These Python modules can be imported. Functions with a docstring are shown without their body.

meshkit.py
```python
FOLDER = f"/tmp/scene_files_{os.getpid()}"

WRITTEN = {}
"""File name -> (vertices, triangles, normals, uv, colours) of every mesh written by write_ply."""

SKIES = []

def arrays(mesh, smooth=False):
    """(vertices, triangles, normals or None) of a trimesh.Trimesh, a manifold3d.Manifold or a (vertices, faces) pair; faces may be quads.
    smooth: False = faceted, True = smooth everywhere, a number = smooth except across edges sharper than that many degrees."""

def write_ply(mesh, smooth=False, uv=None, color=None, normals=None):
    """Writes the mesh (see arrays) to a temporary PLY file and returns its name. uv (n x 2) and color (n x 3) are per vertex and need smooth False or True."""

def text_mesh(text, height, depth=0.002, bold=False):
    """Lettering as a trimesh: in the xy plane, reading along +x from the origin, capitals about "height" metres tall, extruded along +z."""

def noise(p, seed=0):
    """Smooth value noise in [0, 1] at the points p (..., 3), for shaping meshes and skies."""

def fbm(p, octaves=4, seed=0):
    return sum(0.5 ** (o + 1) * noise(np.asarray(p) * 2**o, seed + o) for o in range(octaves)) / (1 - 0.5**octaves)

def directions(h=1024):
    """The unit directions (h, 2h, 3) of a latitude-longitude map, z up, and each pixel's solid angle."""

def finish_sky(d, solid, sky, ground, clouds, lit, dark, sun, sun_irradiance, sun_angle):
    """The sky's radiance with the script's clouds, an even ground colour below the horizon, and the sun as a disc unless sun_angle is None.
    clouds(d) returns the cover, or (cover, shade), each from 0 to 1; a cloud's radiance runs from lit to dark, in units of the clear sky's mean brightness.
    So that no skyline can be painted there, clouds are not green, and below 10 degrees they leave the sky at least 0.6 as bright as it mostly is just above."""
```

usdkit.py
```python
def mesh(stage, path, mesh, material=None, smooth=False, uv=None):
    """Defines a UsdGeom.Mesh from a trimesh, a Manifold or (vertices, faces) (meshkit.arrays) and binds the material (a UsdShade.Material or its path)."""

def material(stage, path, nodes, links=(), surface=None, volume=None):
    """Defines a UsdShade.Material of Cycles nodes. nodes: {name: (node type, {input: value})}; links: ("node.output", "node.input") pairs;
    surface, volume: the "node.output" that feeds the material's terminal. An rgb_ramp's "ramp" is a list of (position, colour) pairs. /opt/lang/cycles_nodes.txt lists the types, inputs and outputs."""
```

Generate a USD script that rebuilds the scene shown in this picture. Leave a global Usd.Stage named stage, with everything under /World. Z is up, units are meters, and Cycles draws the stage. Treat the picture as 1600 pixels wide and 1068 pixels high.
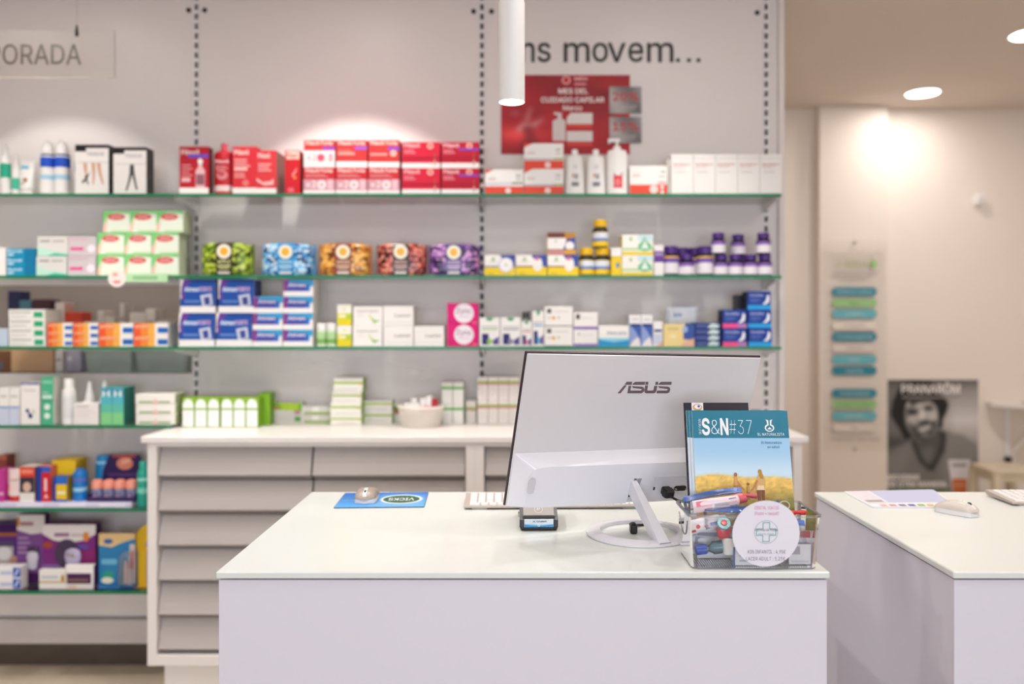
import math, random, numpy as np, trimesh, shapely, usdkit, meshkit
from shapely.geometry import Polygon, box as sbox, Point
from shapely import affinity
from scipy.ndimage import gaussian_filter
from pxr import Usd, UsdGeom, UsdLux, UsdShade, Sdf, Gf, Vt

random.seed(7); RNG = np.random.default_rng(7)
stage = Usd.Stage.CreateInMemory()
UsdGeom.SetStageUpAxis(stage, 'Z'); UsdGeom.SetStageMetersPerUnit(stage, 1.0)
UsdGeom.Xform.Define(stage, '/World'); UsdGeom.Scope.Define(stage, '/World/Looks')
T = Sdf.ValueTypeNames
# ------------------------------------------------------------------ camera (level, at eye height, looking along +y)
F, VX, VY, EYE = 1250.0, 807.0, 501.0, 1.53
cam = UsdGeom.Camera.Define(stage, '/World/camera')
cam.CreateHorizontalApertureAttr(36.0); cam.CreateVerticalApertureAttr(36.0 * 1068 / 1600)
cam.CreateFocalLengthAttr(36.0 * F / 1600)
cam.CreateHorizontalApertureOffsetAttr(-(VX - 800) / 1600 * 36.0)
cam.CreateVerticalApertureOffsetAttr(-(534 - VY) / 1600 * 36.0)
cam.CreateFStopAttr(1.45); cam.CreateFocusDistanceAttr(1.80)
cam.CreateClippingRangeAttr(Gf.Vec2f(0.05, 100))
cam.CreateExposureAttr(0.0)
UsdGeom.Xformable(cam).AddTranslateOp().Set(Gf.Vec3d(0, 0, EYE))
UsdGeom.Xformable(cam).AddRotateXOp().Set(90.0)
# ------------------------------------------------------------------ light: daylight through the shop front behind the camera, ceiling lamps
dome = UsdLux.DomeLight.Define(stage, '/World/sky_light'); dome.CreateIntensityAttr(0.25); dome.CreateColorAttr(Gf.Vec3f(.80, .88, 1.0))
def rect_light(name, loc, rot, w, h, power, col):
    l = UsdLux.RectLight.Define(stage, '/World/' + name)
    l.CreateWidthAttr(w); l.CreateHeightAttr(h); l.CreateIntensityAttr(power); l.CreateColorAttr(Gf.Vec3f(*col))
    x = UsdGeom.Xformable(l); x.AddTranslateOp().Set(Gf.Vec3d(*loc)); x.AddRotateXYZOp().Set(Gf.Vec3f(*rot)); return l
rect_light('shop_front_daylight', (0.3, -3.75, 1.22), (90, 0, 0), 5.2, 1.95, 5.0, (.82, .86, 1.0))
LAMP = (1.0, .955, .91)
def disk_light(path, loc, r, power, col=LAMP, cone=None, soft=.3):
    l = UsdLux.DiskLight.Define(stage, path); l.CreateRadiusAttr(r); l.CreateIntensityAttr(power); l.CreateColorAttr(Gf.Vec3f(*col))
    if cone:
        s = UsdLux.ShapingAPI.Apply(l.GetPrim()); s.CreateShapingConeAngleAttr(cone); s.CreateShapingConeSoftnessAttr(soft)
    UsdGeom.Xformable(l).AddTranslateOp().Set(Gf.Vec3d(*loc)); return l
def spot_light(path, loc, r, power, cone, soft, col=LAMP):
    l = UsdLux.SphereLight.Define(stage, path); l.CreateRadiusAttr(r); l.CreateIntensityAttr(power); l.CreateColorAttr(Gf.Vec3f(*col))
    s = UsdLux.ShapingAPI.Apply(l.GetPrim()); s.CreateShapingConeAngleAttr(cone); s.CreateShapingConeSoftnessAttr(soft)
    UsdGeom.Xformable(l).AddTranslateOp().Set(Gf.Vec3d(*loc)); return l
CEIL = 3.0
# ceiling lamps: (x, y, disk power, spot power)
DOWN = [(2.62, 5.16, 68, 0), (2.64, 4.10, 150, 0), (-.70, 3.05, 0, 1250), (-2.0, 3.05, 0, 600), (.65, 2.92, 3, 1150), (-.7, 2.45, 3, 1150), (-2.0, 2.75, 3, 1350),
        (-1.6, 1.2, 112, 0), (1.5, 1.0, 112, 0), (0.0, -.6, 112, 0), (-1.6, -1.6, 112, 0), (1.8, -1.6, 112, 0), (3.6, 3.2, 150, 0), (-1.5, 2.0, 0, 640), (.25, 2.0, 0, 640), (2.0, 2.0, 0, 640), (.40, .75, 0, 520)]  # clerk aisle row added to brighten the wall, last lamp for the monitor back
PENDANT_POWER = 130

# ------------------------------------------------------------------ helpers
def lin(c):
    if isinstance(c, str):
        c = c.lstrip('#'); c = c if len(c) == 6 else ''.join(q * 2 for q in c); c = [int(c[i:i + 2], 16) / 255 for i in (0, 2, 4)]
    c = np.asarray(c, float)
    return np.where(c <= .04045, c / 12.92, ((c + .055) / 1.055) ** 2.4)
def mat(name, nodes, links, surface): return usdkit.material(stage, '/World/Looks/' + name, nodes, links, surface=surface)
def plain(name, col, rough=.5, **kw):
    return mat(name, {'p': ('principled_bsdf', dict(base_color=lin(col), roughness=rough, **kw))}, [], 'p.BSDF')
def bumpy(name, col, col2, scale, rough=.5, strength=.15, dist=.002):
    """Two close tones mottled by noise, with a fine relief."""
    return mat(name, {'c': ('texture_coordinate', {}), 'n': ('noise_texture', dict(scale=scale, detail=3)), 'm': ('mix_color', dict(a=lin(col), b=lin(col2))),
                      'f': ('noise_texture', dict(scale=scale * 12, detail=2)), 'b': ('bump', dict(strength=strength, distance=dist)),
                      'p': ('principled_bsdf', dict(roughness=rough))},
               [('c.object', 'n.vector'), ('c.object', 'f.vector'), ('n.fac', 'm.fac'), ('m.result', 'p.base_color'), ('f.fac', 'b.height'), ('b.normal', 'p.normal')], 'p.BSDF')
def printed(name, rough, **kw):
    return mat(name, {'a': ('attribute', dict(attribute='col')), 'p': ('principled_bsdf', dict(roughness=rough, **kw))}, [('a.color', 'p.base_color')], 'p.BSDF')
def pane(name, tint, rough=.02, ior=1.45, solid=None, amount=0.0):
    n = {'t': ('transparent_bsdf', dict(color=tint)), 'g': ('glossy_bsdf', dict(color=(1, 1, 1), roughness=rough)), 'f': ('fresnel', dict(IOR=ior)), 'x': ('mix_closure', {})}
    l = [('f.fac', 'x.fac'), ('t.BSDF', 'x.closure1'), ('g.BSDF', 'x.closure2')]
    if solid is None: return mat(name, n, l, 'x.closure')
    n['d'] = ('diffuse_bsdf', dict(color=lin(solid))); n['y'] = ('mix_closure', dict(fac=amount))
    return mat(name, n, l + [('x.closure', 'y.closure1'), ('d.BSDF', 'y.closure2')], 'y.closure')
def emit(name, col, s): return mat(name, {'e': ('emission', dict(color=col, strength=s))}, [], 'e.emission')
M_CARD, M_PLAS, M_PAPER, M_SATIN = printed('printed_carton', .5, specular_ior_level=.3), printed('moulded_plastic', .24), printed('printed_paper', .6), printed('satin_plastic', .38)
M_FOIL = printed('glossy_film', .2)
M_METAL = plain('brushed_metal', '#b9b4ae', .32, metallic=1.0)
M_DARKM = plain('dark_metal', '#3b3836', .4, metallic=.8)
M_WALL = bumpy('wall_paint', '#e6dbd0', '#e3d7cb', 3, .7, .08)
M_CEIL = bumpy('ceiling_paint', '#ddd0c6', '#d9ccc1', 3, .8, .05)
M_PANEL = bumpy('wall_panel_laminate', '#e3dcd8', '#e0d9d5', 2, .38, .03)
M_LAMI = bumpy('white_laminate', '#ebe6e2', '#e8e3de', 2, .35, .03)
M_DRAW = bumpy('drawer_lacquer', '#b9b3b0', '#b5afab', 2, .4, .03)
M_CNTR = bumpy('counter_lacquer', '#dcd9e2', '#d9d6e0', 2, .35, .02)
M_TOPGL = mat('frosted_white_glass', {'p': ('principled_bsdf', dict(base_color=lin('#e0e4e0'), roughness=.28, coat_weight=.3, coat_roughness=.12))}, [], 'p.BSDF')
M_EDGEG = plain('frosted_glass_edge', '#d5e3d8', .2)
M_GLASS = pane('shelf_glass', (.945, .965, .95), .03, 1.45, '#8a948c', .02)
M_GREEN = plain('green_glass_edge', '#0d7a52', .3)
M_CLEAR = pane('clear_acrylic', (.99, .992, .992), .03, 1.40, '#e4e7ea', .015)
M_CLEAR2 = pane('clear_acrylic_rim', (.90, .91, .915), .06, 1.5, '#d0d2d5', .12)
M_BAG = pane('clear_pouch_film', (.99, .99, .992), .10, 1.4, '#eeeef2', .06)
M_SIGN = pane('sign_acrylic', (.993, .99, .987), .03, 1.12, '#d9cfc6', .02)
M_WINDOW = pane('window_glass', (.97, .98, .98), .01, 1.45)
M_BIN = pane('frosted_bin', (.80, .85, .80), .25, 1.4, '#ccd4ca', .5)
M_BULB = emit('lamp_diffuser', (1.0, .95, .88), 9.0)
M_WHITEMETAL = bumpy('white_powder_coat', '#ebe9e7', '#e8e6e4', 20, .42, .05, .0005)

NAMES = {}
def numbered(parent, name):
    k = (parent, name); NAMES[k] = NAMES.get(k, -1) + 1
    return f'{parent}/{name}' + (f'_{NAMES[k]:03d}' if NAMES[k] else '')
def colors(prim, col):
    n = len(prim.GetPointsAttr().Get())
    c = np.asarray(col, float)
    c = np.tile(c, (n, 1)) if c.ndim == 1 else c
    UsdGeom.PrimvarsAPI(prim).CreatePrimvar('col', T.Color3fArray, 'vertex').Set(Vt.Vec3fArray.FromNumpy(c.astype(np.float32)))
def part(parent, name, mesh, material, col=None, smooth=False, label=None, kind=None):
    """One Mesh under parent. col: one colour (hex) or linear colours per vertex (only with smooth False)."""
    p = numbered(str(parent.GetPath()) if hasattr(parent, 'GetPath') else parent, name)
    m = usdkit.mesh(stage, p, mesh, material, smooth)
    if col is not None: colors(m, lin(col) if isinstance(col, str) else col)
    for k, v in (('label', label), ('kind', kind)):
        if v: m.GetPrim().SetCustomDataByKey(k, v)
    return m.GetPrim()
def tag(o, label=None, cat=None, group=None, kind=None):
    for k, v in (('label', label), ('category', cat), ('group', group), ('kind', kind)):
        if v: o.SetCustomDataByKey(k, v)
    return o
def thing(name, label, cat, loc=(0, 0, 0), rz=0.0, group=None, kind=None):
    x = UsdGeom.Xform.Define(stage, numbered('/World', name))
    x.AddTranslateOp().Set(Gf.Vec3d(*map(float, loc))); x.AddRotateZOp().Set(float(rz))
    return tag(x.GetPrim(), label, cat, group, kind)
def copy_of(src, label, loc, rz=0.0, group=None):
    import re
    base = re.sub(r'_\d{3}$', '', src.GetName())
    x = UsdGeom.Xform.Define(stage, numbered('/World', base))
    x.GetPrim().GetReferences().AddInternalReference(src.GetPath()); x.GetPrim().SetInstanceable(True)
    x.GetPrim().GetAttribute('xformOp:translate').Set(Gf.Vec3d(*map(float, loc)))
    x.GetPrim().GetAttribute('xformOp:rotateZ').Set(float(rz))
    return tag(x.GetPrim(), label, None, group)
def setting(name, mesh, material, parent=None, label=None, smooth=False):
    if parent is not None: return part(parent, name, mesh, material, smooth=smooth)
    p = part('/World', name, mesh, material, smooth=smooth, label=label); p.SetCustomDataByKey('kind', 'structure'); return p
def bx(x0, x1, y0, y1, z0, z1):
    m = trimesh.creation.box((x1 - x0, y1 - y0, z1 - z0)); m.apply_translation(((x0 + x1) / 2, (y0 + y1) / 2, (z0 + z1) / 2)); return m
def bevel(x0, x1, y0, y1, z0, z1, b=.0015):
    """A box with chamfered edges."""
    lo, hi, pts = np.array([x0, y0, z0]), np.array([x1, y1, z1]), []
    b = min(b, *(.4 * (hi - lo)))
    for s in np.ndindex(2, 2, 2):
        c = np.where(s, hi, lo); e = np.where(s, -b, b)
        for k in range(3):
            q = c + e; q[k] = c[k]; pts.append(q)
    return hull(pts)
def hull(pts):
    h = trimesh.convex.convex_hull(np.asarray(pts, float)); return h
def cat(*ms): return trimesh.util.concatenate([m for m in ms if m is not None])
def lathe(prof, n=28, at=(0, 0, 0)):
    m = trimesh.creation.revolve(np.array(prof, float), sections=n); m.apply_translation(at); return m
def flat_colors(mesh, f):
    """Unshared vertices; f(normal, centre) -> colour of a face."""
    v = mesh.triangles.reshape(-1, 3); c = np.repeat(np.array([f(n, t) for n, t in zip(mesh.face_normals, mesh.triangles_center)]), 3, 0)
    return (v, np.arange(len(v)).reshape(-1, 3)), c
def sweep(pts, r, n=10, closed=False):
    p = np.asarray(pts, float); t = np.gradient(p, axis=0) if not closed else np.roll(p, -1, 0) - np.roll(p, 1, 0)
    t /= np.linalg.norm(t, axis=1, keepdims=True); ref = np.array([0, 0, 1.0]) if abs(t[:, 2]).mean() < .8 else np.array([1.0, 0, 0])
    a = np.cross(t, ref); a /= np.linalg.norm(a, axis=1, keepdims=True) + 1e-12; b = np.cross(t, a)
    ang = np.arange(n) * 2 * np.pi / n; r = np.broadcast_to(r, (len(p),))
    v = p[:, None] + r[:, None, None] * (np.cos(ang)[None, :, None] * a[:, None] + np.sin(ang)[None, :, None] * b[:, None])
    m = len(p); f = []
    for i in range(m if closed else m - 1):
        j = (i + 1) % m
        for k in range(n):
            l = (k + 1) % n; f += [[i * n + k, i * n + l, j * n + l], [i * n + k, j * n + l, j * n + k]]
    v = v.reshape(-1, 3)
    if not closed:
        v = np.vstack([v, p[0], p[-1]]); c0, c1 = len(v) - 2, len(v) - 1
        for k in range(n):
            l = (k + 1) % n; f += [[c0, l, k], [c1, (m - 1) * n + k, (m - 1) * n + l]]
    m_ = trimesh.Trimesh(v, f, process=False); trimesh.repair.fix_normals(m_); return m_
def loft(secs, n=24, power=2.0):
    """Closed loft through sections (z, rx, ry[, cx, cy])."""
    v, f = [], []
    a = np.arange(n) * 2 * np.pi / n
    c, s = np.cos(a), np.sin(a)
    cx_, sx_ = np.sign(c) * np.abs(c) ** (2 / power), np.sign(s) * np.abs(s) ** (2 / power)
    for q in secs:
        z, rx, ry = q[:3]; ox, oy = (q[3:] + (0, 0))[:2] if len(q) > 3 else (0, 0)
        v += [(ox + rx * i, oy + ry * j, z) for i, j in zip(cx_, sx_)]
    m = len(secs)
    for i in range(m - 1):
        for k in range(n):
            l = (k + 1) % n; f += [[i * n + k, i * n + l, (i + 1) * n + l], [i * n + k, (i + 1) * n + l, (i + 1) * n + k]]
    v += [np.mean(v[:n], 0), np.mean(v[-n:], 0)]; b, t = len(v) - 2, len(v) - 1
    for k in range(n):
        l = (k + 1) % n; f += [[b, l, k], [t, (m - 1) * n + k, (m - 1) * n + l]]
    return trimesh.Trimesh(np.array(v, float), f, process=False)

# ---- flat print: shapes and lettering laid on a face, coloured per vertex
_TXT = {}
def lettering(text, bold=False, grow=0.0):
    """The text as one shapely shape, capitals 1 tall, left end at 0, baseline at 0; grow fattens (+) or thins (-) the strokes."""
    k = (text, bold)
    if k not in _TXT:
        m = meshkit.text_mesh(text, 1.0, 1.0, bold)
        top = m.triangles[m.face_normals[:, 2] > .9][:, :, :2]
        _TXT[k] = shapely.union_all([Polygon(t) for t in top if abs(Polygon(t).area) > 1e-9]).buffer(.002).simplify(.008)
    g = _TXT[k]
    return g.buffer(grow) if grow else g
def fit_text(text, x, y, h, w=None, bold=False, align='l', grow=0.0):
    g = lettering(text, bold, grow); x0, y0, x1, y1 = g.bounds
    sx = h if w is None else w / (x1 - x0)
    g = affinity.translate(g, -x0, 0); g = affinity.scale(g, sx, h, origin=(0, 0)); W = (x1 - x0) * sx
    return affinity.translate(g, x - (W / 2 if align == 'c' else W if align == 'r' else 0), y)
def tris(g):
    out = []
    for p in getattr(g, 'geoms', [g]):
        if p.geom_type == 'Polygon' and p.area > 1e-10:
            try: v, f = trimesh.creation.triangulate_polygon(p, engine='earcut')
            except Exception: continue
            out.append(np.asarray(v)[np.asarray(f)])
    return np.concatenate(out) if out else np.zeros((0, 3, 2))
def ell(cx, cy, rx, ry, n=24):
    a = np.arange(n) * 2 * np.pi / n; return Polygon(np.c_[cx + rx * np.cos(a), cy + ry * np.sin(a)])
def rrect(x0, y0, x1, y1, r): return sbox(x0 + r, y0 + r, x1 - r, y1 - r).buffer(r, quad_segs=6)
def art(ops, w, h, step=.00012, base=.00025, clip=True):
    """ops in fractions of a w x h face -> (mesh in x (right), z (up), towards -y; colours)."""
    v, c, lift = [], [], base
    for o in ops:
        k = o[0]
        if k == 'r': g = sbox(o[1] * w, o[2] * h, o[3] * w, o[4] * h)
        elif k == 'e': g = ell(o[1] * w, o[2] * h, o[3] * w, o[4] * h)
        elif k == 'c': g = ell(o[1] * w, o[2] * h, o[3] * min(w, h), o[3] * min(w, h))
        elif k == 'p': g = Polygon([(a * w, b * h) for a, b in o[1]])
        elif k == 't': g = fit_text(o[4], o[1] * w, o[2] * h, o[3] * h, o[6] * w if len(o) > 6 and o[6] else None, bold=True, align=o[7] if len(o) > 7 else 'l')
        elif k == 'g': g = o[1]
        col = o[5] if k in ('r', 'e', 't') else o[4] if k == 'c' else o[2]
        if not g.is_valid: g = g.buffer(0)
        if clip: g = g.intersection(sbox(0, 0, w, h))
        t = tris(g)
        if len(t):
            p = np.zeros((len(t), 3, 3)); p[..., 0], p[..., 2], p[..., 1] = t[..., 0], t[..., 1], -lift
            n = np.cross(p[:, 1] - p[:, 0], p[:, 2] - p[:, 0])[:, 1] > 0
            p[n] = p[n][:, ::-1]
            v.append(p.reshape(-1, 3)); c.append(np.tile(lin(col), (len(t) * 3, 1)))
        lift += step
    v, c = np.concatenate(v), np.concatenate(c)
    return (v, np.arange(len(v)).reshape(-1, 3)), c
def picture(w, h, nx, ny, paint):
    """A printed photograph: a grid coloured per vertex by paint(u, v) (v up), facing -y."""
    u, v = np.meshgrid(np.linspace(0, 1, nx), np.linspace(0, 1, ny))
    p = np.stack([u * w, np.full_like(u, -.0002), v * h], -1).reshape(-1, 3)
    i, j = np.meshgrid(np.arange(ny - 1), np.arange(nx - 1), indexing='ij'); a = (i * nx + j).ravel()
    f = np.vstack([np.c_[a, a + 1, a + nx + 1], np.c_[a, a + nx + 1, a + nx]])
    return (p, f), lin(paint(u, v)).reshape(-1, 3)
def move(mv, off):
    return (np.asarray(mv[0]) + np.asarray(off), mv[1])
def at(px, py, d): return np.array([(px - VX) / F * d, d, EYE + (VY - py) / F * d])
# ------------------------------------------------------------------ the setting
WY, SW = F / 350, 350.0           # plane of the shelving wall and its scale (pixels of the 1600 frame per metre)
BY, SB = F / 225.2, 225.2         # far back wall
def WX(px): return (px - VX) / SW
def WZ(py): return EYE + (VY - py) / SW
XL, XR, YF = -4.0, 4.6, -3.3
M_FLOOR = bumpy('floor_laminate', '#b0a08c', '#a0907d', 4, .5, .1)
setting('floor', bx(XL, XR, YF, BY + .1, -.08, -.008), M_FLOOR, label='grey brown laminate floor of the shop')
fl = stage.GetPrimAtPath('/World/floor')
M_PLANK = []
for k, (a, b) in enumerate([('#d2c4b0', '#c4b6a1'), ('#c2b4a0', '#b4a692'), ('#d8cab6', '#cabca8'), ('#b8aa96', '#aa9c88')]):
    M_PLANK.append(mat(f'plank_wood_{k}', {'c': ('texture_coordinate', {}), 'mp': ('mapping', dict(scale=(1.2, 14, 14))), 'n': ('noise_texture', dict(scale=2.2, detail=5, roughness=.6)),
        'm': ('mix_color', dict(a=lin(a), b=lin(b))), 'p': ('principled_bsdf', dict(roughness=.45))},
        [('c.object', 'mp.vector'), ('mp.vector', 'n.vector'), ('n.fac', 'm.fac'), ('m.result', 'p.base_color')], 'p.BSDF'))
y = BY - .002
for r in range(33):
    x = XL - .37 * (r % 3)
    while x < XR:
        L = 1.20; a, b = max(x, XL), min(x + L - .003, XR)
        part(fl, 'plank', bevel(a, b, y - .187, y, -.0085, 0, .0012), M_PLANK[RNG.integers(4)]); x += L
    y -= .19
setting('ceiling', bx(XL, XR, YF, BY + .1, CEIL, CEIL + .1), M_CEIL, label='plain off white ceiling with round downlights')
setting('wall_back', bx(1.0, XR, BY, BY + .1, 0, CEIL), M_WALL, label='plain cream wall at the far right end of the shop')
setting('wall_right', bx(XR, XR + .1, YF, BY + .1, -.08, CEIL + .1), M_WALL)
setting('wall_left', bx(XL - .1, XL, YF, BY + .1, -.08, CEIL + .1), M_WALL)
setting('wall_inner', bx(1.0, 1.10, WY + .16, BY, 0, CEIL), M_WALL)
# shop front behind the camera: a wall around a large window
wf = setting('wall_front', cat(bx(XL, -2.5, YF - .12, YF, 0, CEIL), bx(3.1, XR, YF - .12, YF, 0, CEIL), bx(-2.5, 3.1, YF - .12, YF, 0, .35), bx(-2.5, 3.1, YF - .12, YF, 2.3, CEIL)), M_WALL)
w1 = stage.DefinePrim('/World/window_1', 'Xform'); tag(w1, 'wide shop window in the wall behind the counter side', None, None, 'structure')
part(w1, 'window_frame', cat(bx(-2.5, 3.1, YF - .09, YF - .03, .35, .41), bx(-2.5, 3.1, YF - .09, YF - .03, 2.24, 2.3), *[bx(q - .03, q + .03, YF - .09, YF - .03, .35, 2.3) for q in (-2.47, -.6, 1.23, 3.07)]), M_WHITEMETAL)
for q in (-2.44, -.57, 1.26): part(w1, 'pane', bx(q, q + 1.77, YF - .063, YF - .057, .41, 2.24), M_WINDOW)
# column with its shallow face
cx0, cx1, cy = (1280 - VX) / 228.6, (1387 - VX) / 228.6, F / 228.6
setting('column', bevel(cx0, cx1, cy, BY, 0, CEIL - .001, .004), M_WALL, label='white square column against the far back wall')

# ---- shelving wall: panels between slotted uprights, an opening to the back room at the left
UP = [WX(307) - 1.274, WX(307), WX(753), WX(1197)]
wall = stage.DefinePrim('/World/wall_shelving', 'Xform'); tag(wall, 'pale laminate panel wall behind the glass shelves', None, None, 'structure')
op_x0, op_x1, op_z0, op_z1 = -3.2, WX(300), WZ(583), 1.690
g = .006
def panel(x0, x1, z0, z1): part(wall, 'panel', bevel(x0, x1, WY, WY + .02, z0, z1, .001), M_PANEL)
zb = WZ(961); M_LOWB = plain('lower_board_grey', '#cdc6c3', .4)
for i in range(3):
    x0, x1 = UP[i] + .012, UP[i + 1] - .012
    if i == 0:
        panel(x0, op_x1, zb, op_z0); panel(x0, op_x1, op_z1, CEIL - .002); panel(op_x1, x1, zb, CEIL - .002)
    else: panel(x0, x1, zb, CEIL - .002)
panel(XL, UP[0] - .012, op_z1, CEIL - .002); panel(XL, UP[0] - .012, zb, op_z0)
panel(UP[3] + .012, WX(1222), zb, CEIL - .002)
part(wall, 'lower_board', bevel(XL, WX(1222), WY - .018, WY + .02, WZ(1003), zb - .012, .002), M_LOWB)
part(wall, 'end_panel', cat(bevel(WX(1222) - .022, WX(1222), WY - .03, WY + .14, 0, CEIL - .002, .001)), M_PANEL)
part(wall, 'backing', cat(bx(XL, op_x1, WY + .0205, WY + .06, 0, op_z0), bx(XL, op_x1, WY + .0205, WY + .06, op_z1, CEIL - .002), bx(op_x1, WX(1222) - .022, WY + .0205, WY + .06, 0, CEIL - .002)), M_LAMI)
M_SKIRT = mat('dark_stone_skirting', {'c': ('texture_coordinate', {}), 'n': ('noise_texture', dict(scale=5, detail=6, distortion=1.2)), 'm': ('mix_color', dict(a=lin('#3d342e'), b=lin('#5b5048'))), 'p': ('principled_bsdf', dict(roughness=.3))},
              [('c.object', 'n.vector'), ('n.fac', 'm.fac'), ('m.result', 'p.base_color')], 'p.BSDF')
setting('baseboard_back', bevel(XL, WX(1222), WY - .012, WY + .02, 0, WZ(1003), .002), M_SKIRT, label='dark stone skirting under the shelving wall')
for px, py in ((295, 16), (320, 16), (740, 18), (768, 18), (1183, 20)):
    s = lathe([(0, 0), (.011, 0), (.011, .003), (.008, .005), (0, .005)], 16); s.apply_transform(trimesh.transformations.rotation_matrix(np.pi / 2, (1, 0, 0))); s.apply_translation((WX(px), WY, WZ(py)))
    part(wall, 'screw_cap', s, M_DARKM)
# slotted uprights
for i, x in enumerate(UP):
    t = thing('shelf_upright', ['white slotted steel upright out at the far left of the shelves', 'white slotted steel upright between the left and middle shelf bays',
                                'white slotted steel upright between the middle and right shelf bays', 'white slotted steel upright at the right end of the shelves'][i], 'shelf upright', (x, WY, .3))
    zs = np.arange(.02, CEIL - .33, .043)
    part(t, 'rail', cat(bx(-.0115, -.0075, -.004, .018, 0, CEIL - .302), bx(.0075, .0115, -.004, .018, 0, CEIL - .302)), M_WHITEMETAL)
    part(t, 'slot_bridge', cat(*[bx(-.0075, .0075, -.0035, .0005, q, q + .015) for q in zs]), M_WHITEMETAL, kind='stuff')
    part(t, 'channel', bx(-.0075, .0075, .012, .018, 0, CEIL - .302), plain('slot_shadow_steel', '#2a2725', .6) if i == 0 else UsdShade.Material.Get(stage, '/World/Looks/slot_shadow_steel'))
# back room seen through the opening: a niche with its own shelves
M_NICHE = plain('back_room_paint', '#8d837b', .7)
nb = stage.DefinePrim('/World/wall_niche', 'Xform'); tag(nb, None, None, None, 'structure')
part(nb, 'back', bx(XL, op_x1 + .3, WY + .62, WY + .66, .9, CEIL - .002), M_NICHE)
part(nb, 'side', bx(op_x1 + .26, op_x1 + .3, WY + .06, WY + .62, .9, CEIL - .002), M_NICHE)
part(nb, 'sill', bevel(XL, op_x1 + .26, WY + .0205, WY + .62, op_z0 - .03, op_z0, .002), M_LAMI)
zn = 1.445
part(nb, 'rear_shelf', bevel(XL, op_x1 + .26, WY + .24, WY + .62, zn - .018, zn, .002), M_LAMI)

disk_light('/World/added_niche_light', (-2.2, WY + .14, CEIL - .15), .08, 200)  # unseen lamp added to brighten the things in the opening
# ---- glass shelves
SY, SS = F / 375, 375.0
SZ = {k: EYE + (VY - y) / SS for k, y in dict(A=302, B=430, C=541, D=664, E=794, F=923).items()}
def shelf(level, i, x0, x1, label):
    z = SZ[level]
    t = thing('glass_shelf', label, 'shelf', ((x0 + x1) / 2, WY, z)); w = (x1 - x0) / 2; dp = WY - SY
    part(t, 'glass_pane', bx(-w, w, -dp + .003, -.006, -.013, 0), M_GLASS)
    part(t, 'front_edge', bevel(-w, w, -dp, -dp + .003, -.0132, -.0002, .001), M_GREEN, label='green polished front edge of the glass')
    for q in (-w + .006, w - (.04 if level == 'D' else .006)):
        part(t, 'bracket', hull([(q + a, b, c) for a in (-.002, .002) for b, c in ((-.004, -.0133), (-.004, -.05), (-.20, -.0133), (-.20, -.020), (-.05, -.048))]), M_WHITEMETAL)
BAY = [(UP[0], UP[1] - .002), (UP[1] + .002, UP[2] - .002), (UP[2] + .002, (1221 - VX) / SS)]
W3 = ['left', 'middle', 'right']
for lv, txt in (('A', ['upper glass shelf under the tights boxes', 'upper glass shelf under the bright red cartons', 'upper glass shelf under the white bottles']),
                ('B', ['glass shelf under the green lipped boxes at left', 'glass shelf under the bright wet wipes packs', 'glass shelf under the purple capped jars']),
                ('C', ['glass shelf under the orange boxes at left', 'glass shelf under the big blue boxes and magenta boxes', 'glass shelf right above the monitor'])):
    for i in range(3): shelf(lv, i, *BAY[i], txt[i])
for lv, txt in (('D', 'glass shelf level with the cabinet worktop at left'), ('E', 'low glass shelf under the blue deodorant bottles'), ('F', 'lowest glass shelf under the purple shaver packs')):
    shelf(lv, 0, UP[0], -1.4625 if lv != 'D' else -1.437, txt)

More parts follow.
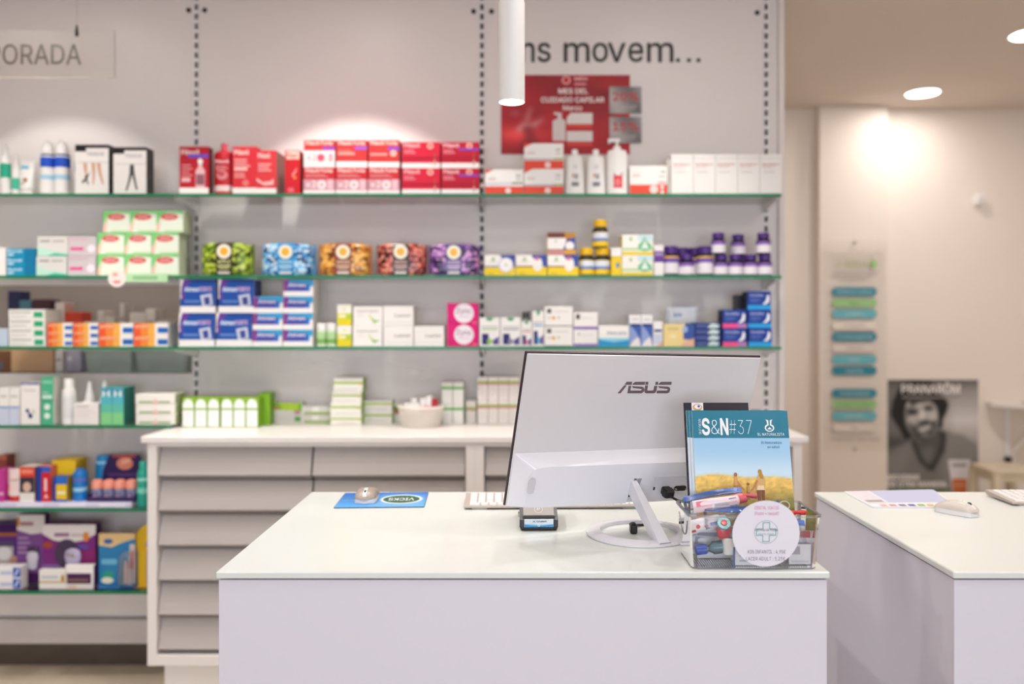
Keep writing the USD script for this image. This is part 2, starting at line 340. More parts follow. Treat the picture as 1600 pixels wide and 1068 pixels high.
# ---- drawer cabinet and its worktop
CS, CY = 400.0, F / 400
def CX(px): return (px - VX) / CS
def CZ(py): return EYE + (VY - py) / CS
ct = part('/World', 'cabinet_worktop', bevel(CX(222), CX(1262), CY - .012, WY - .0045, CZ(691), CZ(681), .0025), M_LAMI)
tag(ct, 'long white worktop on the drawer cabinet below the shelves', 'worktop')
WTOP = CZ(681)
cw, chh, cz0 = 1.28, CZ(691) - CZ(1040), CZ(1040)
M_GAPSHADE = plain('drawer_gap_shade', '#8b8580', .5)
def cabinet(label):
    t = thing('drawer_cabinet', label, 'cabinet', (CX(230) + cw / 2, CY, 0)); w = cw / 2; d = WY - CY - .02
    part(t, 'body', cat(bevel(-w, -w + .036, 0, d, cz0, CZ(691)), bevel(w - .036, w, 0, d, cz0, CZ(691)), bevel(-w + .0355, w - .0355, .0004, d - .001, cz0 + .0005, cz0 + .042), bevel(-w + .0355, w - .0355, .001, d - .001, CZ(691) - .016, CZ(691) - .0005), bx(-w + .03, w - .03, .12, d, cz0 + .03, CZ(691) - .01)), M_LAMI)
    part(t, 'plinth', bevel(-w + .045, w - .045, .05, d, 0, cz0), M_LAMI)
    pitch = (CZ(697) - (cz0 + .042)) / 6
    for c in range(2):
        xa = -w + .036 + c * (cw - .072) / 2 + .004; xb = xa + (cw - .072) / 2 - .008
        for r in range(6):
            zt = CZ(697) - r * pitch - .004; zl = zt - pitch + .022
            pr = [(.042, zt), (.1, zt), (.1, zl), (.010, zl), (.004, zl + .005)]
            dr = part(t, 'drawer', hull([(x, y, z) for x in (xa, xb) for y, z in pr]), M_DRAW)
            part(dr, 'gap_shade_strip', cat(bevel(xa, xb, .034, .05, zl - .017, zl - .0005, .001)), M_GAPSHADE)  # dark strip: the shade in the gap under each drawer, put into colour
    return t
cab = cabinet('pale grey drawer cabinet on the left, behind the counter with the monitor')
copy_of(cab, 'pale grey drawer cabinet on the right, mostly hidden behind the monitor', (CX(230) + cw * 1.5, CY, 0))

# ---- service counters
KZ = EYE - .49
def counter(label, x0, x1):
    y0, y1 = F / 800, F / 545
    t = thing('service_counter', label, 'counter', ((x0 + x1) / 2, y0, 0)); w = (x1 - x0) / 2; d = y1 - y0
    part(t, 'body', bevel(-w + .004, w - .004, .005, d - .005, 0, KZ - .0172, .001), M_CNTR)
    part(t, 'spacer', bx(-w + .012, w - .012, .013, d - .013, KZ - .0172, KZ - .0137), M_DARKM)
    part(t, 'glass_top', bevel(-w, w, 0, d, KZ - .0137, KZ, .0022), M_TOPGL, label='white frosted glass top')
    return t
counter('white service counter in front, carrying the monitor', (337 - VX) / 800, (1297 - VX) / 800)
counter('white service counter at the right, carrying the curved mouse and desk pad', (1490 - VX) / 800, 2.05)

# ---- ceiling lamps and pendants
M_TRIM = plain('lamp_trim_white', '#f2efec', .4)
dl = None
for i, (x, y, p, s) in enumerate(DOWN):
    lab = ['round recessed ceiling downlight near the white column', 'round recessed ceiling downlight at the top right edge', 'ceiling downlight close to the shelving wall, above the red cartons', 'ceiling downlight close to the shelving wall, above the white sprays',
           'ceiling downlight above the worktop, over the right shelf bay', 'ceiling downlight above the aisle, over the middle shelf bay', 'ceiling downlight above the aisle, over the left shelf bay', 'ceiling downlight left of the counter with the monitor',
           'ceiling downlight over the customer side of the right counter', 'ceiling downlight straight above and just behind the viewer', 'ceiling downlight near the shop window, left one', 'ceiling downlight near the shop window, right one', 'ceiling downlight at the far right of the shop',
           'added ceiling downlight over the clerk aisle, left one', 'added ceiling downlight over the clerk aisle, middle one', 'added ceiling downlight over the clerk aisle, right one', 'added ceiling downlight before the counter, brightening the monitor back'][i]
    grp = None
    if dl is None:
        t = dl = thing('downlight', lab, 'downlight', (x, y, CEIL))
        part(t, 'trim_ring', lathe([(.098, -.001), (.112, -.001), (.112, -.004), (.100, -.006), (.098, -.004), (.098, -.001)], 40), M_TRIM, smooth=30)
        part(t, 'diffuser', lathe([(0, -.0045), (.099, -.0045), (.099, -.0015), (0, -.0015)], 40), M_BULB)
    else: t = copy_of(dl, lab, (x, y, CEIL), 0, grp)
    if p: disk_light(f'/World/downlight_light_{i}', (x, y, CEIL - .012), .095, p)
    if s: spot_light(f'/World/downlight_spot_{i}', (x, y, CEIL - .05), .03, s, 46 if i < 4 else 60 if i > 12 else 39, .15 if i < 4 else .35 if i > 12 else .6)
def pendant(label, x, y, on=None):
    loc = (x, y, EYE + (VY - 160) / 600)
    if on is None:
        t = thing('pendant_lamp', label, 'lamp', loc)
        part(t, 'shade', lathe([(.0325, .002), (.0335, 0), (.0342, .001), (.0342, .258), (.0325, .263), (.012, .2655), (0, .2655), (0, .262), (.0315, .258), (.0315, .03), (.0325, .002)], 40), M_WHITEMETAL, smooth=35)
        part(t, 'diffuser', lathe([(0, .006), (.0322, .006), (.0322, .010), (0, .010)], 40), M_BULB)
        part(t, 'cable_grip', lathe([(0, .2655), (.0065, .2655), (.0065, .275), (.0045, .284), (.003, .286), (0, .286)], 20), M_WHITEMETAL, smooth=35)
        part(t, 'cable', sweep([(0, 0, .28), (0, 0, .5), (0, 0, CEIL - loc[2] - .02)], .0026, 8), M_WHITEMETAL, smooth=40)
        part(t, 'ceiling_rose', lathe([(0, CEIL - loc[2] - .025), (.03, CEIL - loc[2] - .025), (.05, CEIL - loc[2] - .018), (.05, CEIL - loc[2]), (0, CEIL - loc[2])], 32), M_WHITEMETAL, smooth=35)
    else: t = copy_of(on, label, loc)
    spot_light(f'/World/pendant_light_{int(x > 1)}', (x, y, loc[2] - .012), .022, PENDANT_POWER, 48, .7)
    return t
pn = pendant('slim white cylinder pendant lamp hanging over the counter with the monitor', (799.5 - VX) / 600, F / 600)
pendant('slim white cylinder pendant lamp over the right counter outside the picture', 1.45, F / 600, pn)

# ------------------------------------------------------------------ products on the shelves
S, DP = 372.0, F / 372.0        # plane of the product fronts
PROTO = {}
def PX(px): return (px - VX) / S
def put(key, make, label, cat_, x, y, z, rz=0, group=None, name='medicine_box'):
    if key in PROTO: return copy_of(PROTO[key], label, (x, y, z), rz, group)
    t = thing(name, label, cat_, (x, y, z), rz, group); make(t); PROTO[key] = t; return t
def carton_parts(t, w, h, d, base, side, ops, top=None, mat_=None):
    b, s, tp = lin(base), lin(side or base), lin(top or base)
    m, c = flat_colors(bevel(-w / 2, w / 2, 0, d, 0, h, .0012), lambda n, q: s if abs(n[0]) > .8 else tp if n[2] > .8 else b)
    part(t, 'carton', m, mat_ or M_CARD, c)
    if ops:
        m, c = art(ops, w, h); part(t, 'printed_front', move(m, (-w / 2, 0, 0)), mat_ or M_CARD, c)
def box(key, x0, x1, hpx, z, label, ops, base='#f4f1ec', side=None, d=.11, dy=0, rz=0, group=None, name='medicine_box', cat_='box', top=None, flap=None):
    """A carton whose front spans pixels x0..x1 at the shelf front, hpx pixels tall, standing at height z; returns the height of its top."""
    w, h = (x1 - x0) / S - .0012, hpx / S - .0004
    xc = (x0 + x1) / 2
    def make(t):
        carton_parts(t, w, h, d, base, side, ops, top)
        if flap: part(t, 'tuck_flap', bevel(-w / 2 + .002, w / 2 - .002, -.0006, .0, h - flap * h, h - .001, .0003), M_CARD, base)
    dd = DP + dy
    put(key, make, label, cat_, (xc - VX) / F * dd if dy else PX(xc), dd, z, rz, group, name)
    return z + hpx / S
def bottle(key, x0, x1, hpx, z, label, prof, bands, cap=None, col='#f3f0ec', capcol='#f5f3ef', name='lotion_bottle', cat_='bottle', dy=.03, flat=1.0, group=None, extra=None, mat_=None):
    """A turned bottle. prof: (r, z) fractions of half width and height; bands: (z0, z1, colour); cap: profile in the same fractions."""
    r, h = (x1 - x0) / 2 / S, hpx / S
    def make(t):
        sc = lambda p: [(a * r, b * h) for a, b in p]
        def tr(m): m.apply_scale((1, flat, 1)); return m
        part(t, 'bottle', tr(lathe(sc(prof), 28)), mat_ or M_PLAS, col, smooth=35)
        for bi, (z0, z1, cc) in enumerate(bands):
            rr = lambda q: np.interp(q, [b for a, b in prof[1:-1]], [a for a, b in prof[1:-1]])
            zz = np.linspace(z0, z1, 5)
            pr = [(rr(z0) * .98, z0)] + [(rr(q) + .012 + .008 * bi, q) for q in zz] + [(rr(z1) * .98, z1)]
            part(t, 'label_band', tr(lathe(sc(pr), 28)), M_CARD, cc, smooth=35)
        if cap: part(t, 'cap', tr(lathe(sc(cap), 24)), M_PLAS, capcol, smooth=35)
        if extra: extra(t, r, h)
    put(key, make, label, cat_, PX((x0 + x1) / 2), DP + dy, z, 0, group, name)
    return z + h
def front_art(t, name, ops, x0, x1, z0, z1, y, m=None):
    mv, c = art(ops, x1 - x0, z1 - z0); part(t, name, move(mv, (x0, y, z0)), m or M_CARD, c)
def bars(u0, u1, v, n, col, hh=.02, gap=.05, seed=1):
    r = np.random.default_rng(seed); return [('r', u0, v - k * gap - hh, u0 + (u1 - u0) * (.65 + .35 * r.random()), v - k * gap, col) for k in range(n)]
A, B, C, D, E_, F_ = (SZ[k] for k in 'ABCDEF')
ORD = ['first', 'second', 'third', 'fourth', 'fifth', 'sixth']

# ---------------- shelf A, left: lotions and tights
round_cap = [(0, .76), (.80, .76), (.80, .86), (.66, .93), (.45, .975), (.2, .998), (0, 1)]
spray_p = [(0, 0), (.94, 0), (.98, .01), (1, .03), (1, .70), (.93, .74), (.74, .76), (0, .76)]
for i, (x0, x1, h, dy) in enumerate([(60, 82, 85, .02), (83, 104, 85, .02), (103, 120, 77, .07)]):
    bottle('spray' + ('' if i < 2 else 'b'), x0, x1, h, A, ['white spray bottle with blue collar and domed cap, left of its pair', 'white spray bottle with blue collar and domed cap, right of its pair', 'smaller white and blue spray bottle tucked behind, beside the tights box'][i],
           spray_p, [(.50, .72, '#2456c8'), (.28, .36, '#a9d4ea'), (.715, .745, '#1d2b5c')], round_cap, name='spray_bottle', dy=dy)
tip = [(0, .62), (.62, .62), (.6, .72), (.3, .92), (.22, .99), (0, 1)]
bottle('tip', 10, 23, 68, A, 'white slim bottle with pointed tip and green band, on the top shelf', [(0, 0), (.95, 0), (1, .02), (1, .55), (.7, .62), (0, .62)], [(.14, .40, '#4cc3a0')], tip, dy=.04)
bottle('tip2', -6, 9, 80, A, 'white tall bottle with green band cut by the left picture edge', [(0, 0), (.95, 0), (1, .02), (1, .72), (.7, .78), (0, .78)], [(.34, .62, '#2fae8a')], [(0, .78), (.6, .78), (.5, .9), (.4, 1), (0, 1)], dy=.03)
def tube_thing(key, x0, x1, hpx, z, label, body, capc, ops, dy=.03, name='cream_tube'):
    w, h = (x1 - x0) / S, hpx / S
    def make(t):
        m = loft([(.16 * h, .40 * w, .34 * w), (.2 * h, .46 * w, .36 * w), (.6 * h, .49 * w, .22 * w), (.93 * h, .5 * w, .035 * w), (h, .5 * w, .02 * w)])
        part(t, 'tube', m, M_PLAS, body, smooth=40)
        part(t, 'cap', loft([(0, .38 * w, .32 * w), (.005, .40 * w, .34 * w), (.155 * h, .38 * w, .32 * w), (.165 * h, .3 * w, .26 * w)]), M_PLAS, capc, smooth=40)
        if ops:
            mv, c = art(ops, .8 * w, .66 * h, clip=True); v = np.array(mv[0])
            v[:, 1] -= 0; tt = (v[:, 2] + .22 * h) / h
            v[:, 0] -= .4 * w; v[:, 2] += .22 * h
            ry = np.interp(tt, [.2, .6, .93], [.36 * w, .22 * w, .035 * w]); rx = np.interp(tt, [.2, .6, .93], [.46 * w, .49 * w, .5 * w])
            v[:, 1] += -ry * np.sqrt(np.clip(1 - (v[:, 0] / rx) ** 2, 0, 1)) - .0022
            part(t, 'printed_front', (v, mv[1]), M_CARD, c)
    return put(key, make, label, 'tube', PX((x0 + x1) / 2), DP + dy, z, 0, None, name)
tube_thing('tubeA', 24, 48, 56, A, 'white cream tube with blue lettering, left of the blue sprays', '#f1efe9', '#efece6', [('r', .05, .80, .7, .93, '#5fb6d8'), ('e', .55, .30, .18, .09, '#a87a5a'), ('r', .1, .12, .5, .18, '#c9a88c')])
tube_thing('tubeB', 48, 61, 52, A, 'smaller white cream tube half behind the blue spray', '#eceae4', '#e6e3dc', [('r', .1, .80, .9, .92, '#6da8cf'), ('e', .5, .4, .3, .16, '#7f7770')], dy=.06)
def legs(kind):
    sk = '#d9a98c' if kind == 0 else '#4b4a48'
    a = [('p', [(0, 0), (1, 0), (1, .93), (.33, .93), (.33, .86), (0, .86)], '#f2eee8'), ('r', .05, .635, 1, .65, '#c7c4c6')]
    if kind == 0:
        a += [('p', [(.24, .63), (.36, .63), (.36, .45), (.33, .36), (.28, .45)], sk), ('p', [(.48, .63), (.60, .63), (.6, .42), (.56, .2), (.52, .2), (.53, .42)], sk), ('p', [(.64, .63), (.76, .63), (.78, .45), (.86, .2), (.81, .2), (.7, .42)], sk)]
        a += [('p', [(.3, .38), (.42, .42), (.5, .48), (.4, .38), (.36, .30), (.42, .2), (.38, .2), (.33, .28), (.24, .22), (.2, .26), (.3, .32)], '#33322f')]
    else:
        a += [('p', [(.50, .63), (.62, .63), (.64, .45), (.70, .22), (.74, .10), (.68, .10), (.64, .22), (.57, .42), (.50, .25), (.42, .08), (.36, .08), (.44, .26), (.49, .45)], sk)]
    return a + [('t', .36, .78, .07, 'TIGHTS' if False else 'PREMIUM', '#b9b6b8', .5)]
for i, (x0, x1, h) in enumerate([(117, 170, 78), (177, 229, 74)]):
    box(f'tights{i}', x0, x1, h, A, ['black and white tights box with bare legs print, left one', 'black and white tights box with black stockings print, right one'][i], legs(i), '#1f1d1c', '#4a4744', d=.07, name='tights_box')

# ---------------- shelf A, middle: red hair care
RED, RED2, DRED, WHT = '#c8202c', '#d8303a', '#b01026', '#f3ede8'
def red_tall(kind):
    a = [('r', 0, 0, 1, .14, WHT), ('t', .07, .83, .10, 'Pilexil', '#f6dfdc', .62)]
    if kind == 0:
        a += [('r', .30, .765, 1, .84, '#6a50c4'), ('p', [(.56, .14), (.88, .14), (.88, .5), (.80, .56), (.76, .72), (.68, .72), (.64, .56), (.56, .5)], '#e0b4b8'), ('r', .58, .2, .86, .42, '#8d5a66'), ('e', .72, .69, .09, .06, '#f3ede8')] + bars(.08, .46, .62, 4, '#e8979a', .025, .07) + [('r', .08, .26, .38, .35, '#eab0b0')]
    elif kind == 1: a += bars(.08, .78, .74, 3, '#f0a9a6', .035, .065, 2) + [('r', .08, .50, .62, .56, '#f2c3bf')] + bars(.08, .7, .44, 2, '#f0a9a6', .03, .06, 3) + [('e', .55, .24, .14, .07, '#e77b76')]
    else: a += bars(.08, .75, .70, 3, '#f0a9a6', .035, .07, 4) + [('p', [(0, .38), (.3, .28), (.7, .3), (.86, .36), (.86, .22), (.4, .2), (0, .30)], '#f0b9b4')]
    return a
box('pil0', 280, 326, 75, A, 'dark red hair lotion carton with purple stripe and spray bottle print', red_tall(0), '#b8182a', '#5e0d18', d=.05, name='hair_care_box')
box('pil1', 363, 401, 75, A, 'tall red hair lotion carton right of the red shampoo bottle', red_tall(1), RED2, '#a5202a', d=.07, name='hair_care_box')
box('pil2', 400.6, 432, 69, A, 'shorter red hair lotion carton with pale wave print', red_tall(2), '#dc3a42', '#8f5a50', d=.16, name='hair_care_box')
box('pil3', 445, 469, 69, A, 'narrow glossy red hair care carton before the stacked red boxes', [('r', .1, .80, .95, .98, '#f8d9c8'), ('t', .14, .83, .11, 'Pilexil', '#c8202c', .7), ('p', [(.45, .45), (.8, .62), (.75, .5), (.5, .38)], '#eb8a8a'), ('c', .66, .38, .1, '#f0903a'), ('r', .2, .05, .6, .15, '#e66a78')], '#d01c2a', '#a01520', d=.06, name='hair_care_box')
def shampoo_x(t, r, h):
    front_art(t, 'printed_front', [('t', .08, .80, .10, 'Pilexil', '#f3cfd0', .84), ('e', .5, .38, .34, .16, '#d98a8c'), ('e', .44, .43, .22, .09, '#c04a52')] + bars(.12, .85, .70, 3, '#e79a9c', .03, .07), -r * .80, r * .80, .16 * h, .72 * h, -r * .63)
bottle('shampoo', 330, 362, 82, A, 'red shampoo bottle with square shoulders among the red cartons', [(0, 0), (.94, 0), (1, .02), (1, .75), (.9, .82), (.45, .86), (0, .86)], [(.07, .18, '#ecd3d0')], [(0, .86), (.36, .86), (.34, .99), (.3, 1), (0, 1)], col='#c21a2a', capcol='#c9505a', name='shampoo_bottle', flat=.62, dy=.035)
shampoo_x(PROTO['shampoo'], 16 / S, 82 / S)
up, lo = 'upper', 'lower'
def forte(k):
    a = [('t', .07, .83, .12, 'Pilexil Forte', '#fbe6dc', .86)]
    if k == 'w': return a + [('r', .60, .66, 1, .75, '#8c4fd0'), ('r', 0, 0, 1, .62, '#f1e6e4'), ('t', .1, .26, .22, '×2', '#e3a9b4'), ('c', .55, .36, .14, '#dd5a72'), ('r', .80, .22, .93, .5, '#e9a5ae')]
    if k == 'r': return a + [('r', .60, .66, 1, .76, '#9a62da'), ('r', 0, 0, 1, .22, '#f6f0ee'), ('r', .06, .46, .6, .54, '#f4a79a')] + bars(.06, .55, .64, 2, '#ee8a80', .03, .06)
    if k == 'c': return a + [('r', .62, .64, 1, .75, '#8c4fd0'), ('r', 0, 0, 1, .20, '#f6f0ee'), ('r', .06, .44, .6, .52, '#f4a79a'), ('c', .80, .52, .11, '#f7d9cc'), ('c', .80, .52, .05, '#e5503e')]
    return a + [('r', 0, .12, 1, .56, '#d59aa4'), ('r', 0, 0, 1, .16, '#f3eceb'), ('t', .08, .26, .24, '×2', '#f2e3e4'), ('c', .58, .36, .17, '#f0e4e4'), ('c', .58, .36, .07, '#d9b2b8'), ('r', .78, .2, .93, .56, '#eec4ca')] + bars(.06, .8, .74, 2, '#e99a98', .03, .06)
for i, (x0, x1) in enumerate([(474, 523.5), (524.5, 574), (575, 624.5)]):
    z = box('forteb', x0, x1, 42, A, f'red and pink hair capsule box, lower row, {ORD[i]} of three', forte('b'), '#cf2733', '#8f1a22', d=.1, name='hair_care_box')
    box(['fortew', 'forter', 'fortec'][i], x0 + .6, x1, 43, z, ['red hair capsule box with white lower half, top left of its stack', 'red hair capsule box with plain white base, top middle of its stack', 'red hair capsule box with small round seal, top right of its stack'][i], forte('wrc'[i]), '#d43a3a', '#9a2228', d=.1, name='hair_care_box')
def vials(k):
    return [('r', 0, 0, 1, .20, '#f2eae8'), ('t', .05, .80, .14, 'Pilexil', '#f3c9cc', .42), ('c', .74, .85, .12, '#f3bcae'), ('c', .74, .85, .06, '#d22240')] + bars(.05, .36, .70, 2, '#e58894', .05, .09) + [('p', [(0, .40), (1, .42), (1, .37), (0, .35)], '#9c0c28'), ('r', .84, .22, .88, .6, '#b5483c'), ('e', .86, .2, .03, .1, '#caa29a')] + ([('r', .46, .68, 1, .76, '#8c4ac0')] if k else [])
for c, (x0, x1) in enumerate([(628, 688), (689.5, 749)]):
    z = A
    for r in range(2):
        z = box(f'vial{c}', x0, x1, 41, z, f'{["crimson vial box with white base", "darker crimson vial box with purple stripe"][c]}, {["lower", "upper"][r]} of its pair', vials(c), ['#d51c3c', '#bb1230'][c], '#7d1322', d=.09, name='hair_care_box')

# ---------------- shelf A, right: poster products
ORG = '#e8503c'
def sens(k):
    a = [('r', 0, 0, 1, .32, ORG), ('p', [(0, .84), (.22, 1), (0, 1)], ORG), ('p', [(0, 1), (.0, .86), (.16, 1)], ORG), ('c', .60, .15, .12, '#f6d8d0'), ('t', .07, .58, .1, 'sensilis', '#d8b8b4', .2), ('r', .8, .72, .93, .78, '#b9b2ae'), ('r', .8, .58, .93, .63, '#c6bfbb')]
    a += [('r', 0, .34, 1, .40, '#b9b7bd')] if k else [('r', 0, .40, .7, .48, '#dfd8e6'), ('r', .7, .42, .98, .48, '#8b8a5c')]
    return a + ([('r', .75, .36, .98, .42, '#a9c06a')] if k else [])
zz = box('sens0', 758, 818, 39, A, 'low white and orange capsule box at the left end, beside the upright', sens(0), d=.1, name='capsule_box')
zz = box('sens1', 819, 880.5, 40, A, 'white and orange capsule box, lower one of the stacked pair', sens(1), d=.1, name='capsule_box')
box('sens1', 819, 880.5, 40, zz, 'white and orange capsule box, upper one of the stacked pair', sens(1), d=.1, name='capsule_box')
sq = [(0, 0), (.9, 0), (1, .015), (.97, .35), (.86, .78), (.70, .85), (.34, .875), (0, .875)]
for i, (x0, x1) in enumerate([(884, 914), (917, 947)]):
    bottle('lotion', x0, x1, 73, A, ['white lotion bottle beside the orange capsule boxes', 'white lotion bottle left of the pump bottle'][i], sq, [], [(0, .875), (.33, .875), (.33, .95), (.28, .985), (0, 1)], col='#f3f0ec', flat=.6, dy=.03,
           extra=lambda t, r, h: front_art(t, 'printed_label', [('r', .25, .42, .36, .55, '#d6604a'), ('r', .42, .36, .75, .55, '#a9a8a8'), ('r', .2, .10, .8, .26, '#85858a'), ('c', .5, .80, .2, '#dedbd8')], -r * .62, r * .62, .12 * h, .72 * h, -r * .60))
def pump_x(t, r, h):
    front_art(t, 'printed_label', [('r', .15, 0, .9, .62, '#e2434c'), ('e', .5, .28, .24, .2, '#ef7f86'), ('r', .1, .64, .35, .72, '#b9b5b3'), ('r', .75, .66, .95, .74, '#8d8b8b')], -r * .55, r * .55, .12 * h, .46 * h, -r * .60)
    part(t, 'pump_head', cat(lathe([(0, .84 * h), (.12 * r, .84 * h), (.12 * r, .93 * h), (0, .93 * h)], 16), bevel(-.85 * r, .28 * r, -.14 * r, .14 * r, .93 * h, .985 * h, .002), bevel(-.85 * r, -.65 * r, -.1 * r, .1 * r, .90 * h, .94 * h, .001)), M_PLAS, '#f2efeb', smooth=30)
bottle('pump', 949, 982, 91, A, 'tall white pump bottle with red label, before the red poster', [(0, 0), (.92, 0), (1, .015), (.97, .7), (.88, .77), (.4, .80), (0, .80)], [], [(0, .80), (.36, .80), (.36, .845), (.2, .86), (0, .86)], name='pump_bottle', flat=.6, dy=.032, extra=pump_x)
box('sens2', 984, 1043, 45, A, 'white and orange capsule box right of the pump bottle', [('r', 0, 0, 1, .34, ORG), ('c', .64, .18, .15, '#f6d8d0'), ('c', .86, .25, .07, '#f6d8d0'), ('c', .86, .08, .07, '#f6d8d0'), ('t', .08, .62, .1, 'sensilis', '#d8b8b4', .18), ('r', .82, .76, .95, .82, '#b9b2ae'), ('r', .74, .38, .97, .44, '#e79a90'), ('r', .76, .6, .95, .65, '#cfc8c4')], d=.1, name='capsule_box')
box('flatw', 1043.5, 1048, 57, A, 'thin white carton standing between the orange box and white boxes', [], '#ece9e4', d=.12, dy=.03)
for i in range(5):
    x0 = 1048.6 + i * 34.7
    box('bianco', x0, x0 + 34.6, 63, A, f'tall plain white carton with faint red print, {ORD[i]} of five in a row', [('r', 0, .885, 1, .90, '#d5d1cd'), ('t', .10, .72, .06, 'Bariéderm', '#d39a98', .78), ('t', .10, .655, .05, 'serum', '#dcc4c0', .5)] + bars(.14, .76, .57, 1, '#cfc9c5', .025), '#f0ece7', '#e6e1db', d=.09, name='cosmetics_box')
# ---------------- shelf B, left
box('wh0', -4, 9, 44, B, 'plain white carton cut by the left edge, beside teal boxes', [], d=.1)
z = B
for i in range(3):
    z = box('teal', 10, 56, 14.3, z, f'flat teal box with white lettering, {["bottom", "middle", "top"][i]} of three', [('t', .04, .56, .3, 'Bucal', '#d6eef4', .5), ('r', .04, .2, .24, .42, '#bfe3ee'), ('r', .62, 0, 1, 1, '#0f78a4')], '#1592ba', '#0d6c92', d=.1)
for i, zz in enumerate((B, B + 30.8 / S)):
    box('wave', 56.5 if i == 0 else 58, 104.5 if i == 0 else 106, 30.6, zz, f'pale grey box with green wave, {["lower", "upper"][i]} one, left of the pink arrow boxes', [('p', [(0, 0), (1, 0), (1, .16), (.6, .22), (.3, .35), (0, .55)], '#bfe6d4'), ('p', [(.3, 0), (1, 0), (1, .08), (.6, .16)], '#4fbfa4'), ('r', .1, .72, .42, .82, '#9a9894'), ('r', .5, .72, .88, .82, '#b4b0ac')], '#dcdad4', '#c9c6c0', d=.11)
    box('arrow', 105.3 if i == 0 else 107, 150, 30.6, zz, f'grey pink box with magenta arrow, {["lower", "upper"][i]} one', [('r', .08, .30, .46, .44, '#e83a8c'), ('p', [(.46, .24), (.46, .5), (.56, .37)], '#e83a8c'), ('c', .82, .38, .2, '#f6e8ee'), ('r', .06, .84, .7, .9, '#e2a8bc')], '#cfc6c8', '#bdb4b6', d=.11)
def lips():
    return [('r', 0, 0, 1, 1, '#e9f2df'), ('p', [(0, 1), (1, 1), (1, .86), (.4, .92), (.16, .7), (0, .3)], '#7fd27c'), ('p', [(0, .3), (.2, .72), (.14, .3), (.1, 0), (0, 0)], '#f0cdb4'), ('e', .49, .72, .33, .16, '#e8807a'), ('e', .5, .74, .30, .10, '#c93a40'), ('r', .3, .69, .7, .77, '#efb0aa'), ('r', .3, .0, 1, .1, '#c5e6b4')]
rows = [(152, 194.5, 237, 279.5), (152, 194.5, 237, 279.5), (161, 202.5, 244, 285.5)]
z = B; PW = ['bottom', 'middle', 'top']; CW = ['left', 'centre', 'right']
for r in range(3):
    for c in range(3):
        x0, x1 = rows[r][c], rows[r][c + 1]
        box('lips', x0, x0 + 42.2, 33.7, z, f'pale green box with red oval logo, {PW[r]} row, {CW[c]} column', lips(), '#dfead2', '#b9c4a4', d=.085)
    if r < 3: box('lipsb', rows[r][2] + 6 - r * 2, rows[r][2] + 47 - r * 2, 33.7, z, f'pale green box standing behind the red oval boxes, {PW[r]} row', [], '#cdd8c0', '#9aa488', d=.085, dy=.088)
    z += 33.9 / S
# shelf talker hung on the front edge
t = thing('shelf_label', 'green and white shelf tag with round disc under the oval logo boxes', 'sign', (PX(220), SY - .0035, B - .028))
w = (267 - 189) / S
part(t, 'strip', bevel(-.08, .126, -.001, .0022, .0, .036, .0005), M_PAPER, '#b9e2b0')
mv, c = art([('r', .28, .3, .8, .7, '#8fbf88')], .2, .036); part(t, 'strip_print', move(mv, (-.075, -.001, 0)), M_PAPER, c)
dsc = lathe([(0, 0), (.037, 0), (.037, .0012), (0, .0012)], 32); dsc.apply_transform(trimesh.transformations.rotation_matrix(np.pi / 2, (1, 0, 0))); dsc.apply_translation((-.084, -.0011, .016))
part(t, 'disc', dsc, M_PAPER, '#f1e6de')
mv, c = art([('e', .5, .28, .24, .08, '#e07a72'), ('e', .4, .72, .18, .12, '#dcae98')], .07, .07); part(t, 'disc_print', move(mv, (-.119, -.0026, -.019)), M_PAPER, c)

